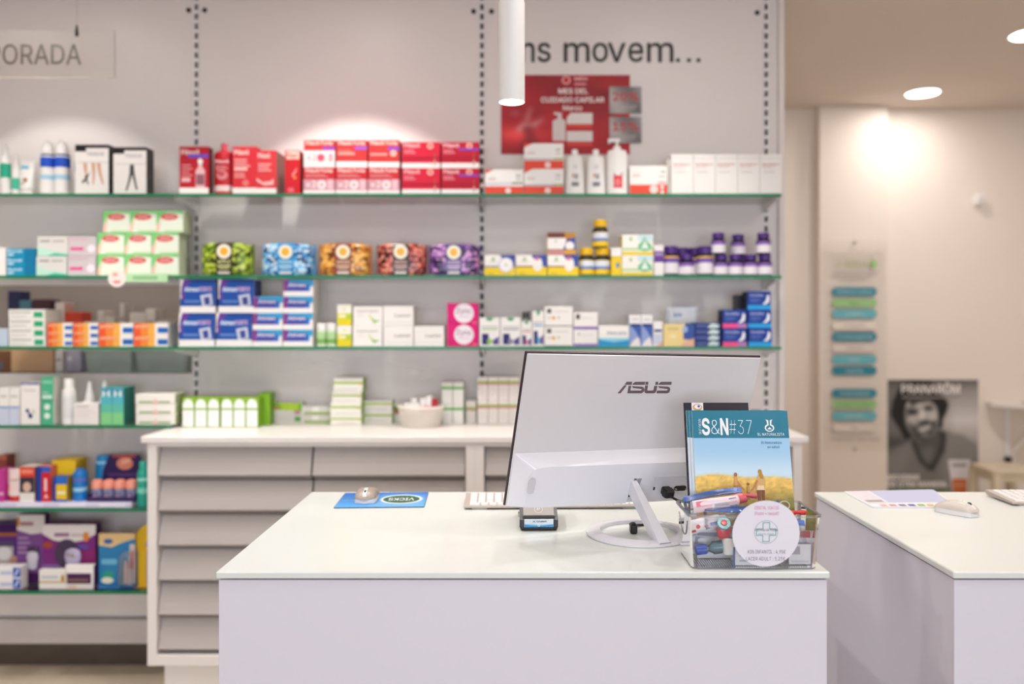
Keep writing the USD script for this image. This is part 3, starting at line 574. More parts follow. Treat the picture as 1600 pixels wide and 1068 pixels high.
# wet wipes packs
def wipes(key, x0, x1, hpx, label, ramp, mid, sub, txt):
    w, h, d = (x1 - x0) / S, hpx / S, .105
    def make(t):
        nu, nv = 96, 44
        q1 = np.r_[np.linspace(-.985, .985, nu // 2 - 6), .994, .9985, 1.0]; a1 = np.arccos(np.sign(q1) * np.abs(q1) ** (1 / .42)); u = np.r_[2 * np.pi - a1, a1[::-1][1:-1]]; nu = len(u)
        q2 = np.r_[-1, -.998, np.linspace(-.985, .985, nv - 4), .998, 1]; v = np.arcsin(np.sign(q2) * np.abs(q2) ** (1 / .30)); nv = len(v)
        P = lambda q, e: np.sign(q) * np.abs(q) ** e
        U, V = np.meshgrid(u, v)
        cv = P(np.cos(V), .34)
        x = w / 2 * P(np.cos(U), .42) * cv; yy = d / 2 * P(np.sin(U), .55) * cv; z = h / 2 * P(np.sin(V), .30)
        z = z * (1 - .05 * (2 * x / w) ** 2)
        pts = np.stack([x, yy + d / 2, z + h / 2], -1)
        nz = meshkit.fbm(pts.reshape(-1, 3) * [52, 60, 46] + len(key) * 7.3, 3, seed=len(label)).reshape(U.shape)
        cells = meshkit.noise(pts.reshape(-1, 3) * [95, 90, 85] + 3.1, seed=len(label) + 5).reshape(U.shape)
        k = np.clip((nz - .36) * 2.6, 0, 1); R = np.array([lin(q) for q in ramp]); pos = np.linspace(0, 1, len(R))
        col = np.stack([np.interp(k, pos, R[:, i]) for i in range(3)], -1)
        col = np.where((cells > .66)[..., None], lin(ramp[-1]) * .9, col)
        m_ = np.abs(x / w) < .17; col = np.where((m_ & (yy < 0))[..., None], lin(mid), col)
        pts[..., 2] -= pts[..., 2].min()
        f = []
        i, j = np.meshgrid(np.arange(nv - 1), np.arange(nu), indexing='ij'); a = (i * nu + j).ravel(); b = (i * nu + (j + 1) % nu).ravel()
        f = np.vstack([np.c_[a, b, b + nu], np.c_[a, b + nu, a + nu]])
        m = usdkit.mesh(stage, numbered(str(t.GetPath()), 'film_pack'), trimesh.Trimesh(pts.reshape(-1, 3), f, process=False), M_FOIL, True)
        colors(m, col.reshape(-1, 3))
        ops = [('c', .5, .72, .215, '#f3ead0'), ('c', .5, .72, .185, '#fdf6e4'), ('c', .5, .72, .125, '#f0b93a'), ('t', .5, .36, .11, txt, sub, .26, 'c'), ('r', .37, .26, .63, .31, sub), ('r', .40, .19, .60, .22, sub), ('r', .38, .06, .62, .12, '#efe6da')]
        front_art(t, 'printed_badge', ops, -w / 2, w / 2, 0, h, -.0012, M_FOIL)
        part(t, 'end_seal', cat(bevel(w / 2 - .003, w / 2 + .006, d / 2 - .001, d / 2 + .001, .006, h - .006, .0004), bevel(-w / 2 - .006, -w / 2 + .003, d / 2 - .001, d / 2 + .001, .006, h - .006, .0004)), M_FOIL, ramp[1])
    put(key, make, label, 'wipes pack', PX((x0 + x1) / 2), DP, B, 0, None, 'wet_wipes_pack')
wipes('wp1', 311, 389, 53, 'green wet wipes pack with apple pattern, first of the wipes', ['#28301a', '#5c7a1e', '#9ab82a', '#d3df5a'], '#3a3420', '#d9dc9a', 'APPLE')
wipes('wp2', 406, 486, 52, 'bright blue wet wipes pack with round yellow badge', ['#1a3f78', '#2f8fd0', '#8fd0ee', '#d8eef8'], '#1490d0', '#bfe4f4', 'FRESH')
wipes('wp3', 497, 575, 52, 'orange wet wipes pack with fruit pattern', ['#6e3214', '#c8701e', '#f0a83a', '#fbd27a'], '#8e3f20', '#e9c7a8', 'ARGAN')
wipes('wp4', 588, 664, 52, 'dark red wet wipes pack with fruit pattern', ['#3c1418', '#8a2a2c', '#d05a4a', '#f0a48a'], '#3a2020', '#d8b0a4', 'GRANADA')
wipes('wp5', 670, 748, 51, 'purple wet wipes pack with flower pattern, last of the wipes', ['#2c1c40', '#5c3a86', '#a468b8', '#e6b0dc'], '#574a86', '#dcc6e4', 'LAVANDA')

# ---------------- shelf B, right
YEL, BLU = '#efcf2c', '#3a4e9e'
def clock(k):
    a = [('r', 0, 0, 1, .42, YEL), ('p', [(.5, 1), (1, 1), (1, .42), (.82, .46), (.62, .72)], BLU), ('r', 0, .42, .6, .48, '#5c6cb0' if k == 0 else '#8a4a50'), ('e', .28, .80, .05, .09, '#9cc089'), ('r', .15, .66, .42, .70, '#c9ccc0'), ('r', .1, .08, .3, .13, '#c2a72a')]
    a += [('c', .70, .52, .36, '#b9c2d8'), ('c', .70, .52, .32, '#f4f1ee'), ('c', .70, .52, .04, '#333')] if k == 0 else [('e', .70, .56, .16, .34, '#f0ece6'), ('e', .68, .84, .09, .09, '#c86a9a')]
    return a
box('clock0', 757, 805, 32.5, B, 'white and yellow supplement box with round clock dial', clock(0), '#f3f0e9', '#e2c62c', d=.08, name='supplement_box')
box('clock1', 806, 854.5, 32.5, B, 'white and yellow supplement box, right beside the clock dial box', clock(1), '#f3f0e9', '#e2c62c', d=.08, name='supplement_box')
zz = box('clock1', 855.6, 904, 32.5, B, 'white and yellow supplement box under the brown topped boxes', clock(1), '#f3f0e9', '#e2c62c', d=.08, name='supplement_box')
for i in range(2):
    zz = box('brown' + str(i), 856 - i * .8, 900 - i * .8, [9.0, 26][i], zz, ['thin brown and orange supplement box between two white ones', 'brown topped supplement box with white band, top of its stack'][i],
             [[('r', 0, .1, .58, .9, '#c98a86'), ('r', .58, .1, 1, .9, '#d8a03c')], [('r', 0, .70, .62, 1, '#6e3a36'), ('r', .62, .66, 1, 1, '#b98430'), ('r', 0, 0, .66, .68, '#ece8e4'), ('p', [(.56, .0), (1, 0), (1, .7), (.8, .64), (.66, .4)], BLU), ('e', .80, .2, .16, .26, '#efebe6'), ('e', .3, .48, .04, .07, '#9cc089')]][i], '#8a4a40', '#d9b93a', d=.085, name='supplement_box')
jar_p = [(0, 0), (.90, 0), (1, .03), (1, .60), (.96, .67), (.72, .73), (.70, .76), (0, .76)]
jar_c = [(0, .75), (.82, .75), (.84, .77), (.84, .97), (.78, 1), (0, 1)]
zz = 0
for i, (x0, x1) in enumerate([(905, 930), (930.5, 954.5)]):
    zz = bottle('yjar', x0, x1, 44, B, ['yellow capped dark jar, lower left of three', 'yellow capped dark jar, lower right of three'][i], jar_p, [(.06, .56, '#efc92c'), (.34, .54, '#dfe3ea'), (.24, .34, '#5d7fc0')], jar_c, col='#2c2a26', capcol='#e8b91e', name='supplement_jar', cat_='jar', dy=.036)
bottle('yjar', 927, 951.5, 44, zz, 'yellow capped dark jar balanced on top of two others', jar_p, [], jar_c, name='supplement_jar', cat_='jar', dy=.036)
box('drop', 954.8, 971.5, 44, B, 'slim yellow box with white top and blue drop', [('r', 0, .70, 1, 1, '#f1efea'), ('e', .62, .38, .16, .10, '#3a8ac0'), ('r', 0, .66, 1, .70, '#d8b820')], '#eecb2e', '#c9a820', d=.06, name='supplement_box')
def tri():
    return [('r', 0, 0, 1, .17, YEL), ('r', 0, .26, 1, .33, '#8fcf5c'), ('e', .28, .78, .05, .09, '#9cc089'), ('r', .5, .70, 1, 1, '#cfe6ea'), ('p', [(.5, .30), (.72, .95), (.95, .30)], '#9fcfb0'), ('e', .73, .42, .22, .22, '#6cbf8a'), ('p', [(.60, .32), (.73, .70), (.86, .32)], '#e9f3ea')]
zz = B
for i in range(2):
    zz = box('tri', 971.8, 1021, 32.2, zz, f'white box with green drop triangle, {["lower", "upper"][i]} of its pair', tri(), '#f3f1e6', '#e9d45a', d=.09, name='supplement_box')
box('pslim', 1022, 1037, 48, B, 'slim white and purple box left of the purple jars', [('r', 0, .44, 1, .80, '#6a3f98'), ('r', 0, .80, 1, .86, '#e8e0ec'), ('r', .1, .66, .9, .74, '#b59ac8')], '#f0ece8', d=.05, name='supplement_box')
pj_p = jar_p
def pjar(key, x0, x1, h, z, label, big, dy):
    return bottle(key, x0, x1, h, z, label, jar_p, [(.08, .44, '#ece6ea'), (.44, .60, '#7b5cab' if big else '#8a63b4')] + ([(.60, .655, '#e0b24a')] if big else []), jar_c, col='#241a2c', capcol='#4a2a78', name='purple_jar', cat_='jar', dy=dy)
pjar('pjb', 1038, 1063, 47, B, 'tall purple capped jar, left end of the purple jars', True, .036)
pjar('pjb', 1062, 1087, 45, B, 'tall purple capped jar standing behind a small one', True, .11)
zj1 = pjar('pjs', 1063, 1088, 34, B, 'small purple capped jar in front of a tall one', False, .036)
pjar('pjb', 1091.5, 1118, 47, B, 'tall purple capped jar in the middle of the purple jars', True, .036)
pjar('pjb', 1083, 1109, 44, B, 'tall purple capped jar hidden behind the middle jars', True, .115)
for i, (x0, top) in enumerate([(1118.3, 'left'), (1141.6, None), (1165, 'centre'), (1187.6, 'right')]):
    zz = pjar('pjs2', x0, x0 + 22.6, 34, B, ['small purple capped jar carrying the left raised jar', 'small purple capped jar with nothing on top, right of the row middle', 'small purple capped jar third along the right group, before the end', 'small purple capped jar at the right end of the row'][i], False, .036)
    if top == 'left': pjar('pjs2', x0 - 4, x0 + 18.6, 34, zz, 'small purple capped jar raised on another, left of three', False, .036)
    if top == 'right': pjar('pjs2', x0 - 2, x0 + 20.6, 34, zz, 'small purple capped jar raised on another, right of three', False, .036)
zb = pjar('pjs2', 1153, 1175.6, 34, B, 'small purple capped jar in the back row under a raised jar', False, .1)
pjar('pjs2', 1152, 1174.6, 34, zb, 'small purple capped jar raised on another, middle of three', False, .098)

# ---------------- shelf C, left
box('pb', -4, 12, 28, C, 'pale blue carton at the left picture edge above the cardboard box', [], '#c3d3e2', d=.08)
z = C
for i in range(4):
    z = box('gsq', 13 - i * .5 + 1, 71 - i * .3, 14.4, z, f'flat white box with green square, {["bottom", "second from bottom", "third from bottom", "top"][i]} of four', [('r', .70, .14, .95, .74, '#27a878'), ('r', .05, .62, .62, .76, '#a9aaa2'), ('r', .05, .2, .5, .3, '#c9cac2')], '#eeece4', '#d9cfc4', d=.13)
def efer(k):
    return [('r', 0, 0, .3, 1, '#ee5a30'), ('r', .2, 0, .48, 1, '#f08a3a'), ('r', .42, 0, .66, 1, '#f2b24e'), ('r', .62, .0, 1, 1, '#f1ece6'), ('r', .70, .14, 1, .62, '#1f66b8'), ('r', .04, .56, .5, .82, '#f6cfa8'), ('t', .06, .58, .24, 'Efferalgan' if k else 'Gelocatil', '#e9602c', .44)]
for s_, (x0, x1, n, h) in enumerate([(74, 113, 3, 12.2), (114, 153.5, 3, 12.2), (154.5, 208, 2, 18.2), (209, 262.5, 2, 18.2)]):
    z = C
    for i in range(n):
        z = box('ef' + str(n), x0, x1, h, z, f'orange and white {["", "", "wide ", "flat "][n]}box, {(["bottom", "top"] if n == 2 else ["bottom", "middle", "top"])[i]} of the {ORD[s_]} orange stack', efer(n - 2), '#f1ece6', '#e9e4de', d=.1)
# ---------------- shelf C, middle
def almax():
    return [('r', 0, .20, 1, 1, '#1d4fa6'), ('p', [(0, 1), (.36, 1), (.2, .9), (.1, .7), (.06, .5), (0, .4)], '#efecea'), ('p', [(.10, 1), (.42, 1), (.26, .92), (.14, .72), (.10, .5), (.16, .34), (.06, .4), (.02, .55), (.04, .8)], '#6b3a9c'), ('p', [(.2, 1), (1, 1), (1, .9), (.4, .92)], '#1a4590'),
            ('r', .10, .62, .80, .76, '#3b74c4'), ('t', .12, .65, .12, 'Almax', '#eef0f6', .40), ('t', .53, .65, .12, 'FORTE', '#e7b4cc', .36), ('r', .12, .30, .55, .38, '#5f8ace'), ('p', [(.56, .52), (.88, .58), (.92, .24), (.62, .18)], '#c9cfe2'), ('p', [(.66, .46), (.82, .49), (.84, .26), (.70, .23)], '#3b4a94'), ('r', 0, 0, 1, .19, '#f2efec')]
for c in range(2):
    z = box('almax', [279.5, 337.5][c], [335.5, 393.5][c], 52.2, C, f'big blue and white sachet box, lower {["left", "right"][c]} of four', almax(), '#e9e9ee', '#26386e', d=.1, name='sachet_box')
    box('almax', [281.5, 341][c], [337.5, 397][c], 52.2, z, f'big blue and white sachet box, upper {["left", "right"][c]} of four', almax(), d=.1, name='sachet_box')
def almini():
    return [('r', 0, .62, 1, 1, '#3aa2d2'), ('p', [(0, .96), (.18, 1), (.12, .6), (.2, .3), (0, .3)], '#8c3f8c'), ('p', [(.12, .86), (.8, .78), (.82, .3), (.14, .3)], '#4a4fa8'), ('t', .16, .60, .18, 'Almax', '#f0f0f6', .6), ('p', [(.78, .7), (.9, .66), (.88, .3), (.74, .3)], '#2d6fc4'), ('r', 0, 0, 1, .30, '#f2efec')]
for c, (x0, n) in enumerate([(393.9, 3), (441.8, 4)]):
    z = C
    for i in range(n):
        z = box('almini', x0 + (i * .8 if c == 0 else .3 * i), x0 + 47 + (i * .8 if c == 0 else .3 * i), 26.0, z, f'small blue and white box, {["bottom", "second", "third", "top"][i] if n == 4 else ["bottom", "middle", "top"][i]} of the stack of {["three", "four"][c]}', almini(), '#efecea', '#dcd6d2', d=.1, name='sachet_box')
for i, x0 in enumerate((493, 509)):
    bottle('gjar', x0, x0 + 15.4, 36, C, f'little pale green jar with white cap, {["left", "right"][i]} of two', [(0, 0), (.92, 0), (1, .03), (1, .70), (.9, .74), (0, .74)], [(.08, .62, '#b5d8a0'), (.12, .32, '#7fb25e')], [(0, .74), (.97, .74), (.97, .98), (.9, 1), (0, 1)], col='#dfead2', name='cream_jar', cat_='jar', dy=.022)
z = C
for i in range(2):
    z = box('ytiny', 526.6, 549.5, 32.6, z, f'small yellow and green box with white top, {["lower", "upper"][i]} of two', [('r', 0, 0, 1, .58, '#dcd42a'), ('r', .15, .0, 1, .3, '#e6d21e'), ('r', .5, .3, 1, .58, '#b8cf30'), ('r', .1, .38, .62, .50, '#f2f0c8'), ('e', .5, .78, .1, .06, '#d9dcae')], '#f3f0e2', '#d7d6c4', d=.06)
z = C
for i in range(2):
    z = box('aloe', 551.2 + i * .6, 597.5 + i * .4, 31.2, z, f'white box with green leaf stripe, {["lower", "upper"][i]} of two', [('p', [(.5, .58), (.56, .55), (.74, .3), (.92, .32), (.72, .14), (.66, .26)], '#8fc060'), ('p', [(.48, .6), (.60, .48), (.7, .3), (.6, .38)], '#dfe04a'), ('t', .12, .72, .10, 'Gastrogest', '#a9a8a4', .74)] + bars(.14, .4, .6, 2, '#dedbd6', .03, .1), '#f3f0ea', '#dcd6cc', d=.08)
z = C
for i, (x0, zi) in enumerate([(598.6, 0), (598.6, 1), (646.8, 0)]):
    box('laxia', x0, x0 + 47.4, 31.5, C + zi * 31.5 / S, ['plain white box with grey lettering, lower left of three', 'plain white box with grey lettering, on top of its neighbour', 'plain white box with grey lettering, beside the magenta boxes'][i], [('t', .38, .46, .15, 'Laxiol', '#9c9894', .52), ('r', 0, .18, .95, .2, '#dcd8d4')], '#f2efea', '#dcd6cc', d=.09)
z = C
for i in range(2):
    z = box('zync', 698.6, 747.4, 33.6, z, f'magenta box with big white circle, {["lower", "upper"][i]} of two', [('r', 0, 0, 1, .3, '#d81272'), ('c', .54, .54, .46, '#f3eaf0'), ('t', .54, .54, .22, 'Zync', '#a18a9a', .5, 'c'), ('r', .36, .36, .74, .41, '#d8c6d2'), ('r', .8, .06, .98, .14, '#f06a8a')], '#e0147c', '#9c1050', d=.06)
# ---------------- shelf C, right
def esi(cc, tall=0):
    return [('e', .5, .97 if not tall else .93, .17, .09, '#5aa878'), ('r', .1, .66, .9, .70, '#b9b6b4'), ('r', .12, .57, .9, .61, cc), ('p', [(.12, .06), (.12, .44), (.45, .44), (.48, .06)], '#332e72'), ('p', [(.66, .06), (.66, .22), (.95, .34), (.95, .06)], '#5b4a92'), ('e', .5, .17, .13, .10, cc)]
for i, (x0, x1, h, cc, lab) in enumerate([(749, 781, 45, '#8fc45a', 'white box with navy blocks and green dot, leftmost of four'), (782, 813.6, 45, '#8c8aa0', 'white box with navy blocks and grey dot, second of four'), (814.2, 831, 39, '#d95a8c', 'slim white box with navy blocks and pink dot'), (831.8, 850, 55, '#4aa2dc', 'tall slim white box with navy blocks and blue dot')]):
    box('esi%d' % i, x0, x1, h, C, lab, esi(cc), '#f0eeea', '#d9d6d0', d=.06)
bottle('blackcap', 815, 830, 54, C, 'small dark capped vial hidden behind the pink dot box', [(0, 0), (.9, 0), (.9, .8), (0, .8)], [], [(0, .8), (.8, .8), (.8, 1), (0, 1)], col='#c9c6c0', capcol='#3f4a44', name='small_vial', cat_='vial', dy=.12)
z = C
for i in range(2):
    z = box('flora', 850.6, 895.2, 31.2, z, f'white box with dark square and tiny flowers, {["lower", "upper"][i]} of two', [('r', .09, .66, .24, .88, '#54524c'), ('c', .32, .42, .09, '#e0a64a'), ('c', .5, .44, .06, '#a9c080'), ('r', .1, .4, .22, .45, '#d4a488'), ('r', .3, .72, .86, .76, '#d3d0cc'), ('r', .0, 0, 1, .04, '#6f6a78')], '#f2efea', '#ddd8d2', d=.08)
z = C
for i in range(2):
    z = box('lila%d' % i, 896, 934, 26.6, z, ['white box with purple base, under the other purple base box', 'white box with purple base and dark square, on top'][i], [('r', 0, 0, 1, .16, '#9a7ac2'), ('r', .1, .0, 1, .06, '#7f5cae')] + ([('r', .1, .6, .26, .88, '#54524c')] if i else [('e', .22, .72, .06, .1, '#c9cfbe')]) + [('r', .3, .64, .8, .68, '#d6d2d6')], '#f1eeea', '#ddd8d2', d=.08)
box('dens', 935, 983, 32.4, C, 'wide white and sea blue box before the tall blue ones', [('r', 0, 0, 1, .40, '#2f94cc'), ('p', [(0, .40), (1, .40), (1, .3), (.5, .2), (0, .32)], '#8ed0e6'), ('t', .28, .58, .14, 'Dens plus', '#7f8cae', .64)], '#f3f1ec', '#dcdad4', d=.08)
for i, (x0, h) in enumerate([(983.4, 49), (1001.8, 49)]):
    box('nasal', x0, x0 + 18, h, C, f'tall blue and white nasal spray box, {["left", "right"][i]} of two', [('r', .0, 0, 1, .7, '#8fa2d4'), ('p', [(.0, .7), (1, .7), (1, .2), (.5, .5)], '#3f5fb0'), ('p', [(0, 0), (1, 0), (.8, .3), (.4, .2)], '#ece4e4'), ('r', .1, .64, .9, .72, '#28356c'), ('r', .2, .84, .8, .88, '#c6c2c8')], '#f0eeee', '#b9bfd4', d=.06)
box('nasal2', 1020.4, 1035.6, 39, C, 'short pale nasal spray box beside the cream coloured box', [('r', .1, .58, .9, .68, '#3a4678'), ('r', .1, .1, .9, .5, '#c9cfe6'), ('p', [(.2, 0), (1, 0), (1, .2)], '#e2b4a4')], '#f0eeee', '#c9c6d0', d=.06)
box('cream', 1036.6, 1085, 35, C, 'cream yellow box with blue corner and hand print', [('r', .6, .3, 1, 1, '#3a57a0'), ('p', [(0, 0), (.66, 0), (.64, .6), (.7, 1), (0, 1)], '#ecd592'), ('e', .70, .76, .09, .15, '#9db4de'), ('p', [(.55, 0), (1, 0), (1, .36), (.85, .3), (.66, .2)], '#e4b49a'), ('r', .12, .74, .48, .82, '#c9b478'), ('e', .3, .46, .12, .08, '#f2e6b8')], '#ecd592', '#d6c080', d=.08)
t = thing('leaflet_holder', 'clear acrylic leaflet holder behind the cream box', 'holder', (PX(1074), DP + .10, C))
part(t, 'acrylic_tray', cat(bx(-.066, .066, 0, .003, 0, .165), bx(-.066, .066, .045, .048, 0, .165), bx(-.066, -.063, 0, .048, 0, .16), bx(.063, .066, 0, .048, 0, .16), bx(-.066, .066, 0, .048, 0, .003)), M_CLEAR)
part(t, 'paper_insert', bevel(-.055, .055, .012, .03, .004, .152, .001), M_PAPER, '#cfcbc6'); front_art(t, 'insert_print', [('r', .16, .82, .5, .92, '#4a5ea4'), ('r', .16, .62, .9, .66, '#a9a5a2')], -.055, .055, .0, .152, .0115, M_PAPER)
z = C
for i in range(4):
    z = box('navy', 1085.6, 1126, 9.2, z, f'flat navy blue box, {["bottom", "second", "third", "top"][i]} of the thin stack', [('p', [(.5, .1), (.9, .1), (.96, .6), (.7, .95), (.55, .6)], '#7f9fd6' if i % 2 else '#c9ddd8'), ('r', .06, .3, .5, .6, '#5f6ca8')], '#2f3f80', '#243268', d=.09)
def dorm(p):
    return [('r', 0, 0, 1, .24, '#f0508c' if p else '#2a9fe0'), ('r', .62, 0, 1, .24, '#b57ab8' if p else '#2a9fe0'), ('p', [(.84, .84), (.94, .7), (.92, .42), (.78, .28), (.62, .30), (.74, .4), (.80, .56)], '#eef0f4'), ('t', .10, .72, .14, 'Dormidina', '#b6bfe8', .58)] + bars(.1, .6, .62, 3, '#5f7ac4', .04, .09)
z = C
for i in range(2):
    z = box('dormp', 1129, 1167, 28.6, z, f'royal blue box with pink base and moon, {["lower", "upper"][i]} of two', dorm(1), '#1a3c94', '#1a2038', d=.08, name='sleep_aid_box')
z = C
for i in range(3):
    z = box('dormb', 1169.4 - .8 * i, 1206.4 - .8 * i, 28.7, z, f'royal blue box with sky blue base and moon, {PW[i]} of three', dorm(0), '#1a3c94', '#1a2038', d=.08, name='sleep_aid_box')
for i in range(3):
    box('dormd', 1150 + i * 6, 1155.6 + i * 6, 24, C + 57.3 / S, f'narrow dark carton edge behind the moon boxes, {ORD[i]} of three', [], '#4b4a50', d=.06, dy=.09)
    if i == 0: box('dormu', 1148, 1170, 57.2, C, 'dark carton standing behind the moon boxes, carrying the narrow ones', [], '#3b3d4a', d=.06, dy=.09)
# ---------------- shelf D (left, level with the worktop)
for i, x0 in enumerate((-2, 14.6)):
    box('dcol', x0, x0 + 16.2, 57, D, f'white narrow carton with pale blue lower block, {["left", "right"][i]} of two', [('r', 0, .44, 1, .50, '#8fa2d0'), ('r', 0, .0, 1, .44, '#ccd4e6'), ('r', .1, .74, .8, .8, '#c9c6c0')], '#f0eee8', d=.07)
box('berry', 32, 62, 65, D, 'white carton with blue lid line and dark berry print', [('r', 0, .955, 1, 1, '#5a64a8'), ('e', .36, .33, .10, .045, '#3c3f80'), ('e', .52, .20, .12, .055, '#34377a'), ('e', .46, .26, .07, .03, '#5a5e9c'), ('r', .2, .8, .8, .84, '#d3cfca'), ('e', .68, .30, .10, .06, '#d8d6c0')], '#f2eee8', '#ddd6cc', d=.07)
box('gree', 64, 83.5, 74, D, 'tall green carton with two white dots', [('r', .1, .86, .9, .93, '#8ad4b0'), ('r', .1, .54, .9, .62, '#c9ecd9'), ('r', .1, .66, .6, .69, '#a9dcc4'), ('c', .5, .37, .24, '#e6f4ea'), ('c', .5, .18, .24, '#e6f4ea'), ('r', 0, .50, 1, .52, '#3f9c78')], '#4fb68c', '#e2ded4', d=.07)
bottle('dbot', 92, 112, 71, D, 'slim white bottle with tall cap on the worktop level shelf', [(0, 0), (.93, 0), (1, .015), (1, .72), (.85, .77), (0, .77)], [(.12, .62, '#dfe2e0')], [(0, .77), (.72, .77), (.74, .8), (.72, .985), (.66, 1), (0, 1)])
for i, x0 in enumerate((116.5, 140.5)):
    bottle('noz', x0, x0 + 17.5, 66, D, f'white nozzle bottle behind the small white carton, {["left", "right"][i]} of two', [(0, 0), (.93, 0), (1, .015), (1, .5), (.9, .55), (0, .55)], [(.1, .42, '#dcdad8')], [(0, .55), (.75, .55), (.7, .68), (.42, .8), (.34, .98), (0, 1)], dy=.075)
box('dfront', 115, 154, 33, D, 'small white carton in front of the nozzle bottles', bars(.1, .9, .7, 3, '#dcd3d3', .03, .14) + [('r', .1, .82, .6, .9, '#cfc3c6')], '#efe9e6', d=.05)
for i, x0 in enumerate((157, 175.2)):
    box('hh', x0, x0 + 18, 57.5, D, f'turquoise to green carton with white letter, {["left", "right"][i]} of two', [('r', 0, .78, 1, 1, '#4f9cb4'), ('r', 0, .55, 1, .8, '#58b6c4'), ('r', 0, .30, 1, .55, '#62c0a8'), ('r', 0, 0, 1, .32, '#86d28e'), ('t', .16, .76, .15, 'H', '#f0f4f2', .66)], '#58b6a8', '#2f8078', d=.1)
z = D
for i in range(3):
    box('wgs', 212 + (2 - i) * 0, 274 - (0 if i < 2 else 1), 15.6, z, f'flat white and green box by the cabinet corner, {PW[i]} of three', [('r', .08, .1, .88, .28, '#8fa86a'), ('c', .5, .16, .3, '#e9c4b8')], '#f0ede4', '#a9b884', d=.11); z += 16 / S

# ---------------- worktop: green and white lines
SWK = 362.0; DWK = F / SWK
def wbox(key, x0, x1, hpx, z, label, ops, base='#f4f2ec', side=None, d=.07, s=SWK, name='medicine_box', cat_='box', extra=None, top=None):
    w, h = (x1 - x0) / s - .0012, hpx / s - .0004
    def make(t):
        carton_parts(t, w, h, d, base, side, ops, top)
        if extra: extra(t, w, h, d)
    put(key, make, label, cat_, ((x0 + x1) / 2 - VX) / s, F / s, z, 0, None, name); return z + hpx / s
GRN = '#8fbe2e'
def domed(t, w, h, d):
    a = np.linspace(0, np.pi, 14)
    g = Polygon([(-w * .44, .004), (w * .44, .004), (w * .44, h * .72)] + [(w * .44 * np.cos(q), h * .72 + h * .25 * np.sin(q)) for q in a] + [(-w * .44, h * .72)])
    m = trimesh.creation.extrude_polygon(g, .004, engine='earcut'); m.apply_transform(trimesh.transformations.rotation_matrix(np.pi / 2, (1, 0, 0))); m.apply_translation((0, .0005, 0))
    part(t, 'white_panel', m, M_CARD, '#f4f2f0'); y = -.0036
    front_art(t, 'printed_front', [('r', 0, .60, 1, .66, '#7fb02a')] + bars(.15, .85, .5, 4, '#d8cfdc', .03, .11), -w * .44, w * .44, 0, h, y)
for i, x0 in enumerate([284.5, 304.3, 324.1, 345, 364.6, 384.2]):
    wbox('dome', x0, x0 + 19.4, 46, WTOP, f'green carton with domed white front, {ORD[i]} of six on the worktop', [], GRN, '#7da82a', d=.09, extra=domed, s=370)
wbox('domeb', 403.5, 422, 50, WTOP, 'bright green carton behind the row of domed white ones', [], '#86b82c', '#6c9a26', d=.07)
wbox('gdisp', 421, 472, 33, WTOP, 'low grey carton with slanted green header', [('p', [(0, 1), (1, .96), (1, .58), (.8, .62), (0, .66)], '#6fb22e'), ('p', [(.3, .98), (.9, .96), (.86, .6), (.4, .63)], '#a8c832'), ('e', .20, .76, .12, .07, '#c06a4a'), ('r', .78, .1, .96, .32, '#4f9a48'), ('e', .86, .54, .1, .12, '#b48a86')], '#cfcbc6', d=.07, s=356)
z = WTOP
for i in range(2): z = wbox('ggr', 470.5, 516.5, 13.6, z, f'flat grey green striped carton behind, {["lower", "upper"][i]} of two', [('r', .1, .0, 1, .36, '#a3b878'), ('r', .36, .4, .6, .9, '#f0ede8')], '#d9d5d0', '#b9c48c', d=.08, s=356)
def gline(): return [('r', 0, .56, 1, .72, '#a3c03c'), ('r', .84, .5, .98, .6, '#e0b078'), ('r', .14, .12, .84, .2, '#dcd8dc')]
z = WTOP; off = [(516.5, 565, 15.5), (516, 564.5, 20), (518.5, 565, 17), (521, 567, 21.5)]
for i, (x0, x1, h) in enumerate(off):
    z = wbox('gst%d' % i, x0, x1, h, z, f'white carton with green line, {["bottom", "second from bottom", "third from bottom", "top"][i]} of the tall worktop stack', gline(), '#f2f0e6', '#8ab03a', d=.08)
z = WTOP
for i in range(2): z = wbox('gsd', 568.6, 613, 18, z, f'grey white carton with green line, {["lower", "upper"][i]} of two, right of the tall stack', [('r', 0, .62, 1, .80, '#a3bc4a'), ('r', .1, .2, .8, .3, '#c9c6cc')], '#e2dfd9', '#6f9a34', d=.08, s=356)
wbox('gs1', 614, 634, 33, WTOP, 'small green lidded carton half hidden behind the wicker basket', [('r', 0, .58, 1, .74, '#6f9a2e'), ('e', .3, .5, .2, .1, '#b8484a')], '#e2dfd6', '#7f9a50', d=.06, s=352)
for c, x0 in enumerate((690, 707.4)):
    z = wbox('gbl', x0, x0 + 17, 32.6, WTOP, f'white carton with green and turquoise line, lower {["left", "right"][c]} of four', [('r', 0, .66, 1, .74, '#6cc08a'), ('r', 0, .74, 1, .80, '#9ac84e')], '#f0eee8', '#8fb070', d=.06, s=358)
    wbox('gbl', x0, x0 + 17, 32.6, z, f'white carton with green and turquoise line, upper {["left", "right"][c]} of four', [], s=358)
wbox('gbm', 727.6, 744.6, 36, WTOP, 'single small carton with brownish line left of the double row', [('r', 0, .62, 1, .72, '#a3b050'), ('r', 0, .56, 1, .62, '#b08a86')], '#dfd9d4', '#7f9a50', d=.05, s=356)
for c in range(4):
    x0 = 746 + c * 16.4; z = WTOP
    for r in range(2):
        z = wbox('gbr', x0, x0 + 16.1, 36.8, z, f'small white carton with green and pink line, {["lower", "upper"][r]} row, {ORD[c]} of four', [('r', 0, .74, 1, .84, '#a9be5a'), ('r', 0, .66, 1, .74, '#d39aa4')] + bars(.15, .85, .5, 3, '#ddd4d2', .03, .12), '#efe9e4', '#b9a8a4', d=.06, s=358)
